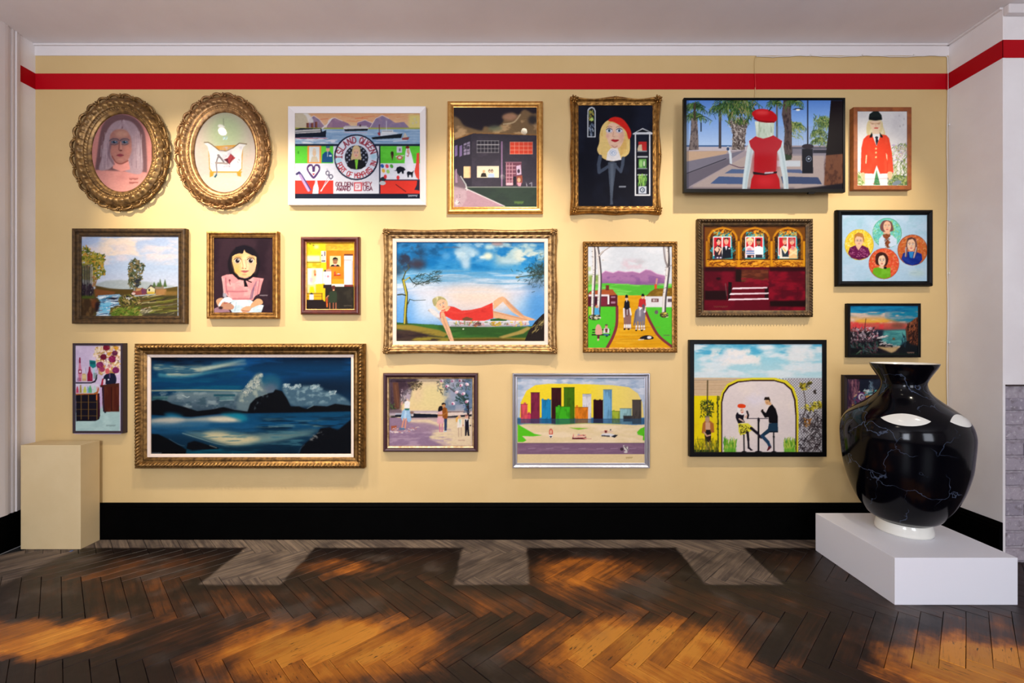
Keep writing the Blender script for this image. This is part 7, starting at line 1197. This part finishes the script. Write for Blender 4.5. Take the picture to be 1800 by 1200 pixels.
picture('framed_painting', 'painting of a couple on bar stools under a yellow arch, black frame', pic_cafe_couple, (1212.7, 597, 1453.4, 802.7), (1220.6, 604.3, 1445.2, 795.4), .03, FLAT, M_blk, rec=.012)
for rt, bx, w_, m_, sz in ((r5, b5, w5, G_gold, .03), (r11, b11, w11, gold('worn_gold', 0, 0), .028)):
    x0, z0, x1, z1 = bx; y = WY - .042
    for cx, cz, a in ((x0, z0, 225), (x1, z0, 315), (x1, z1, 45), (x0, z1, 135)):
        sx, sz_ = (1 if cx == x0 else -1), (1 if cz == z0 else -1)
        leaf_cluster(rt, 'corner_ornament', cx + sx * sz * .78, cz + sz_ * sz * .78, y, sz, m_, math.radians(a), 8, math.pi * 1.7)
    for cx, cz, a in (((x0 + x1) / 2, z0 + .016, 270), ((x0 + x1) / 2, z1 - .016, 90), (x0 + .016, (z0 + z1) / 2, 180), (x1 - .016, (z0 + z1) / 2, 0)):
        leaf_cluster(rt, 'centre_ornament', cx, cz, y + .004, sz * .62, m_, math.radians(a), 5, math.pi)

# ---- two oval portraits in pierced baroque frames
def oval_picture(label, fn, outer, inner, m):
    t = .05; Yf = WY - t + .012
    x0, z1 = px(outer[0], outer[1], Yf); x1, z0 = px(outer[2], outer[3], Yf); i0, j1 = px(inner[0], inner[1], Yf); i1, j0 = px(inner[2], inner[3], Yf)
    cx, cz = (x0 + x1) / 2, (z0 + z1) / 2; a, b = (x1 - x0) / 2, (z1 - z0) / 2; ia, ib = (i1 - i0) / 2, (j1 - j0) / 2; ox, oz = (i0 + i1) / 2, (j0 + j1) / 2
    root = tag(empty('oval_framed_painting', (cx, WY, z0)), label, 'painting', 'oval paintings in pierced gold frames')
    L = root.location
    def pt(u, th):                                    # u: 0 outer edge of the frame, 1 picture edge
        A = a + (ia - a) * u; B = b + (ib - b) * u; return cx + (ox - cx) * u + A * math.cos(th), cz + (oz - cz) * u + B * math.sin(th)
    def ringmesh(name, prof, orn, N=240, mm=m):
        vs, fs = [], []; K = len(prof)
        for i in range(N):
            th = 2 * math.pi * i / N
            for k, (u, h) in enumerate(prof):
                x, z = pt(u, th); vs.append((x - L.x, -(h * t + orn(th, u) * t), z - L.z))
        for i in range(N):
            for k in range(K - 1): fs.append((i * K + k, i * K + k + 1, ((i + 1) % N) * K + k + 1, ((i + 1) % N) * K + k))
        return fix(mesh(name, vs, fs, mm, root, True))
    def gad(th, u):
        if .34 < u < .66:
            e = math.sin(math.pi * (u - .34) / .32); return .17 * e * abs(math.sin(th * 22)) ** .5
        return 0
    ringmesh('cove', [(.24, 0), (.24, .62), (.3, .74), (.36, .78), (.42, .84), (.48, .86), (.54, .82), (.6, .74), (.66, .64), (.7, .66)], gad, 352)
    ringmesh('bead_moulding', [(.69, .5), (.7, .66), (.74, .7), (.78, .68), (.8, .56), (.84, .58), (.9, .56), (.96, .44), (1, .4), (1.0, .15)], lambda th, u: .05 * math.sin(th * 90) if .72 < u < .79 else 0, 360)
    # pierced scrollwork round the outside: each C-scroll and each leaf is a piece of its own
    N = 24
    for i in range(N):
        th0 = 2 * math.pi * (i + .5) / N; dth = 2 * math.pi / N; sg = 1 if i % 2 else -1
        pts = []
        for k in range(22):
            q = k / 21; th = th0 + dth * (q - .5) * 1.12; u = .17 - .15 * math.sin(math.pi * q) ** .8
            if q > .7: e = (q - .7) / .3; th -= dth * .3 * e * e; u += .09 * math.sin(e * math.pi)
            x, z = pt(u, th0 + (th - th0) * sg); pts.append((x - L.x, -t * (.34 + .2 * math.sin(math.pi * q)), z - L.z))
        tube('scroll', pts, .0066, m, root, 6, lambda q: .55 + .75 * math.sin(math.pi * min(1, q * 1.1)))
        xx, zz = pt(.13, th0 + dth * .5); leaf_cluster(root, 'leaf', xx, zz, WY - t * .42, .0215 + .005 * (i % 2), m, math.atan2((zz - cz) / b, (xx - cx) / a), 5, math.pi * 1.1)
    ringmesh('inner_rim', [(.11, .1), (.12, .3), (.17, .36), (.21, .46), (.25, .6), (.28, .55), (.28, .1)], lambda th, u: .06 * math.sin(th * 36), 288)
    canvas(draw(fn), WY - t * .3, root, oval=(ox, oz, ia * 1.04, ib * 1.04), gain=.58 if 'bath' in label else .55, coat=.6 if 'bath' in label else .15)
    box('backing', (-a * .6, -.006, b * .5), (a * .6, -.0005, b * 1.5), mat('brown_backing_board', '#6b5238', .9), root)
    return root
oval_picture('pink portrait of a grey-haired woman in an oval pierced gold frame', pic_woman_oval, (120.5, 163.4, 294, 368.6), (155.6, 197, 263.4, 335), G_dkgold)
oval_picture('pale picture of legs in a white bath in an oval pierced gold frame', pic_bath_oval, (304.6, 161.5, 472.3, 364.7), (337.2, 194.5, 445.5, 336), gold('copper_gold', '#a67c4c', '#6c4a2a', .38, .6))

# ---- television
Yt = WY - .10
x0, z1 = px(1201.7, 172.4, Yt); x1, z0 = px(1485, 338.0, Yt); s0, u1 = px(1206.4, 176, Yt); s1, u0 = px(1481, 332.2, Yt)
tv = tag(empty('television', ((x0 + x1) / 2, WY, z0)), 'black flat screen television on the wall showing a person in a red beret from behind', 'television')
L = tv.location; M_tv = mat('tv_plastic', '#09090b', .45, spec=.12)
fix(mesh('casing', [(x - L.x, y - WY, z - L.z) for x, y, z in [(x0, Yt, z0), (x1, Yt, z0), (x1, Yt, z1), (x0, Yt, z1), (x0, Yt + .02, z0), (x1, Yt + .02, z0), (x1, Yt + .02, z1), (x0, Yt + .02, z1), (x0 + .14, WY - .045, z0 + .06), (x1 - .14, WY - .045, z0 + .06), (x1 - .14, WY - .045, z1 - .1), (x0 + .14, WY - .045, z1 - .1)]],
    [(0, 1, 5, 4), (1, 2, 6, 5), (2, 3, 7, 6), (3, 0, 4, 7), (4, 5, 9, 8), (5, 6, 10, 9), (6, 7, 11, 10), (7, 4, 8, 11), (8, 9, 10, 11), (3, 2, 1, 0)], M_tv, tv))
for n_, a, b in (('bezel', (x0, z0), (x1, u0)), ('bezel', (x0, u1), (x1, z1)), ('bezel', (x0, u0), (s0, u1)), ('bezel', (s1, u0), (x1, u1))):
    box(n_, (a[0] - L.x, Yt - .004 - WY, a[1] - L.z), (b[0] - L.x, Yt - WY, b[1] - L.z), M_tv, tv)
box('sensor_bump', (px(1421, 0, Yt)[0] - L.x, Yt - WY - .002, -.008), (px(1432, 0, Yt)[0] - L.x, Yt - WY + .012, .0), M_tv, tv)
box('wall_bracket', (-.2, -.046, .12), (.2, -.0005, .42), mat('bracket_steel', '#202022', .5, .6), tv)
canvas(draw(pic_tv), Yt - .001, tv, name='screen', emit=.9, rough=.45)

# ---- cables: one painted over with the wall colour down to the television, one white along frieze and corner
M_cab = mat('painted_cable', '#cdb17a', .5); M_cabw = mat('white_cable', '#d8d2cc', .5)
def wp(x, y, Y): q = px(x, y, Y); return (q[0], Y, q[1])
cb = tag(tube('television_cable', [wp(1329, 99, WY - .004), wp(1327, 105, WY - .005), wp(1327, 130, WY - .005), wp(1328, 150, WY - .005), wp(1327, 176, WY - .006)], .0028, M_cab), 'thin wall-coloured cable dropping from the frieze to the television', 'cable')
pts = [wp(1329, 99, WY - .004)]
for i in range(1, 35): pts.append(wp(1329 + i * (1663 - 1329) / 34, 98.6 + 1.1 * math.sin(i * .55) + .6 * (i % 3 == 0), WY - .006))
for i in range(0, 28): pts.append(wp(1665.5 + .8 * math.sin(i * .9), 101 + i * 28.5, WY - .006))
cw = tag(tube('corner_cable', pts, .0026, M_cabw), 'thin white cable clipped under the frieze and down the corner beside the small paintings', 'cable')
M_cabr = mat('red_painted_cable', '#c00a16', .5)
tube('red_painted_length', [wp(1327 + k * .3, 129.5 + k * 7, WY - .0055) for k in range(5)], .0031, M_cabr, cb)
tube('red_painted_length', [wp(1665.3, 129.5 + k * 7, WY - .007) for k in range(5)], .0031, M_cabr, cw)
for i, (x, y) in enumerate(((1424, 98), (1515, 98), (1605, 98), (1666, 220), (1666, 390), (1666, 480), (1666, 601))):
    q = wp(x, y, WY); box('cable_clip', (q[0] - .004, q[1] - .011, q[2] - .005), (q[0] + .004, q[1] - .0005, q[2] + .005), M_cabw, cw)

# ================================================================ plinths and vase
M_plw = mat('white_plinth_paint', '#eae8ec', .5, bump=.05, bscale=150)
X0, X1, Y0, Y1, H = 1.7345, 2.2915, 2.062, 2.601, .2135
root = tag(empty('low_plinth', ((X0 + X1) / 2, (Y0 + Y1) / 2, 0)), 'low white square plinth carrying the black vase', 'plinth')
box('box', (X0 - root.location.x, Y0 - root.location.y, 0), (X1 - root.location.x, Y1 - root.location.y, H), M_plw, root, bev=.0015)
root = tag(empty('tall_plinth', (-2.65, 2.67, 0)), 'tall mustard plinth standing in the corner by the black skirting', 'plinth')
box('box', (-.172, -.056, 0), (.172, .066, .598), mat('mustard_plinth_paint', '#d0b88c', .6, col2='#c9b083', nscale=4, bump=.08, bscale=150), root, bev=.0015)
tape = box('tape_scrap', (*(lambda q: (q[0] - .006, q[1] - .012))((-2.52 + .01, 2.598)), -.0005), (-2.504, 2.60, .0012), mat('blue_tape', '#3a5a90', .6)); tag(tape, 'small scrap of blue tape on the floor in front of the tall plinth', 'tape')

VX, VY = 2.03, 2.36
PROF = [(.270, .112), (.278, .122), (.293, .146), (.32, .168), (.358, .193), (.40, .213), (.45, .232), (.50, .246), (.56, .259), (.62, .265), (.68, .2695), (.73, .270), (.775, .2605), (.81, .241), (.84, .211), (.868, .176), (.895, .143), (.92, .117), (.945, .101), (.972, .094), (.99, .097), (1.01, .106), (1.035, .12), (1.06, .1345), (1.076, .141), (1.08, .1415)]
pz = np.array([p_[0] for p_ in PROF]); pr = np.array([p_[1] for p_ in PROF])
sp = smooth([(a, b) for a, b in PROF], False, 3)
def rad(z): return float(np.interp(z, sp[:, 0], sp[:, 1]))
vase = tag(empty('vase', (VX, VY, .2135)), 'huge glossy black vase with pale crackle lines and white almond spots on the low plinth', 'vase')
def lathe(name, prof, m, N=96):
    vs = [(r * math.cos(2 * math.pi * k / N), r * math.sin(2 * math.pi * k / N), z - .2135) for z, r in prof for k in range(N)]; K = len(prof)
    return fix(mesh(name, vs, [(i * N + k, i * N + (k + 1) % N, (i + 1) * N + (k + 1) % N, (i + 1) * N + k) for i in range(K - 1) for k in range(N)], m, vase, True))
t = NT('black_crackle_glaze'); tc = t.n('ShaderNodeTexCoord').outputs['Object']
nz = t.n('ShaderNodeTexNoise'); t.put(nz.inputs['Vector'], tc); nz.inputs['Scale'].default_value = 9; nz.inputs['Detail'].default_value = 4
dv = t.vec('ADD', tc, t.vec('MULTIPLY', t.vec('SUBTRACT', nz.outputs['Color'], (.5, .5, .5)), (.16, .16, .16)))
vo = t.n('ShaderNodeTexVoronoi', feature='DISTANCE_TO_EDGE'); t.put(vo.inputs['Vector'], t.vec('MULTIPLY', dv, (1, 1, .8))); vo.inputs['Scale'].default_value = 5.2
line = t.math('SUBTRACT', 1.0, t.ramp(vo.outputs['Distance'], .001, .011))
keep = t.ramp(t.noise(tc, 6.5, 2), .4, .6)
vein = t.math('MULTIPLY', t.math('MULTIPLY', line, keep), .2)
M_vase = t.set(Base_Color=t.mix(vein, l4('#020206'), l4('#8a9cc0')), Roughness=.12, Specular_IOR_Level=.2)
M_ivory = mat('ivory_glaze', '#e2dfd4', .14, coat=.4)
body = [(float(a), float(b)) for a, b in sp]
lathe('body', body, M_vase)
lathe('lining', [(1.08, .1415), (1.0815, .139), (1.08, .136), (1.06, .128), (1.02, .104), (.975, .088), (.93, .1), (.88, .15)], M_ivory)
lathe('foot', [(.2136, .02), (.2136, .112), (.2155, .1195), (.222, .1215), (.235, .1205), (.255, .117), (.268, .1145), (.272, .112)], M_ivory)
az0 = math.atan2(-VY, -VX) + .03
for i in range(5):
    az = az0 + math.radians((0, 66, 128, 185, 240)[i]); vs, fs = [], []; n1, n2 = 20, 7; zc = .818; half = .4
    for a in range(n1 + 1):
        for b in range(n2 + 1):
            u = a / n1 * 2 - 1; hgt = .026 * max(0.0, 1 - abs(u) ** 2.0) ** .9 + .0004; w_ = b / n2 * 2 - 1
            th = az + u * half; z = zc + hgt * w_; e = 1 - (w_ * w_) * .9; r = rad(z) + .0016 * e + .0004
            vs.append((r * math.cos(th), r * math.sin(th), z - .2135))
    for a in range(n1):
        for b in range(n2): fs.append((a * (n2 + 1) + b, (a + 1) * (n2 + 1) + b, (a + 1) * (n2 + 1) + b + 1, a * (n2 + 1) + b + 1))
    mesh('spot', vs, fs, M_ivory, vase, True)
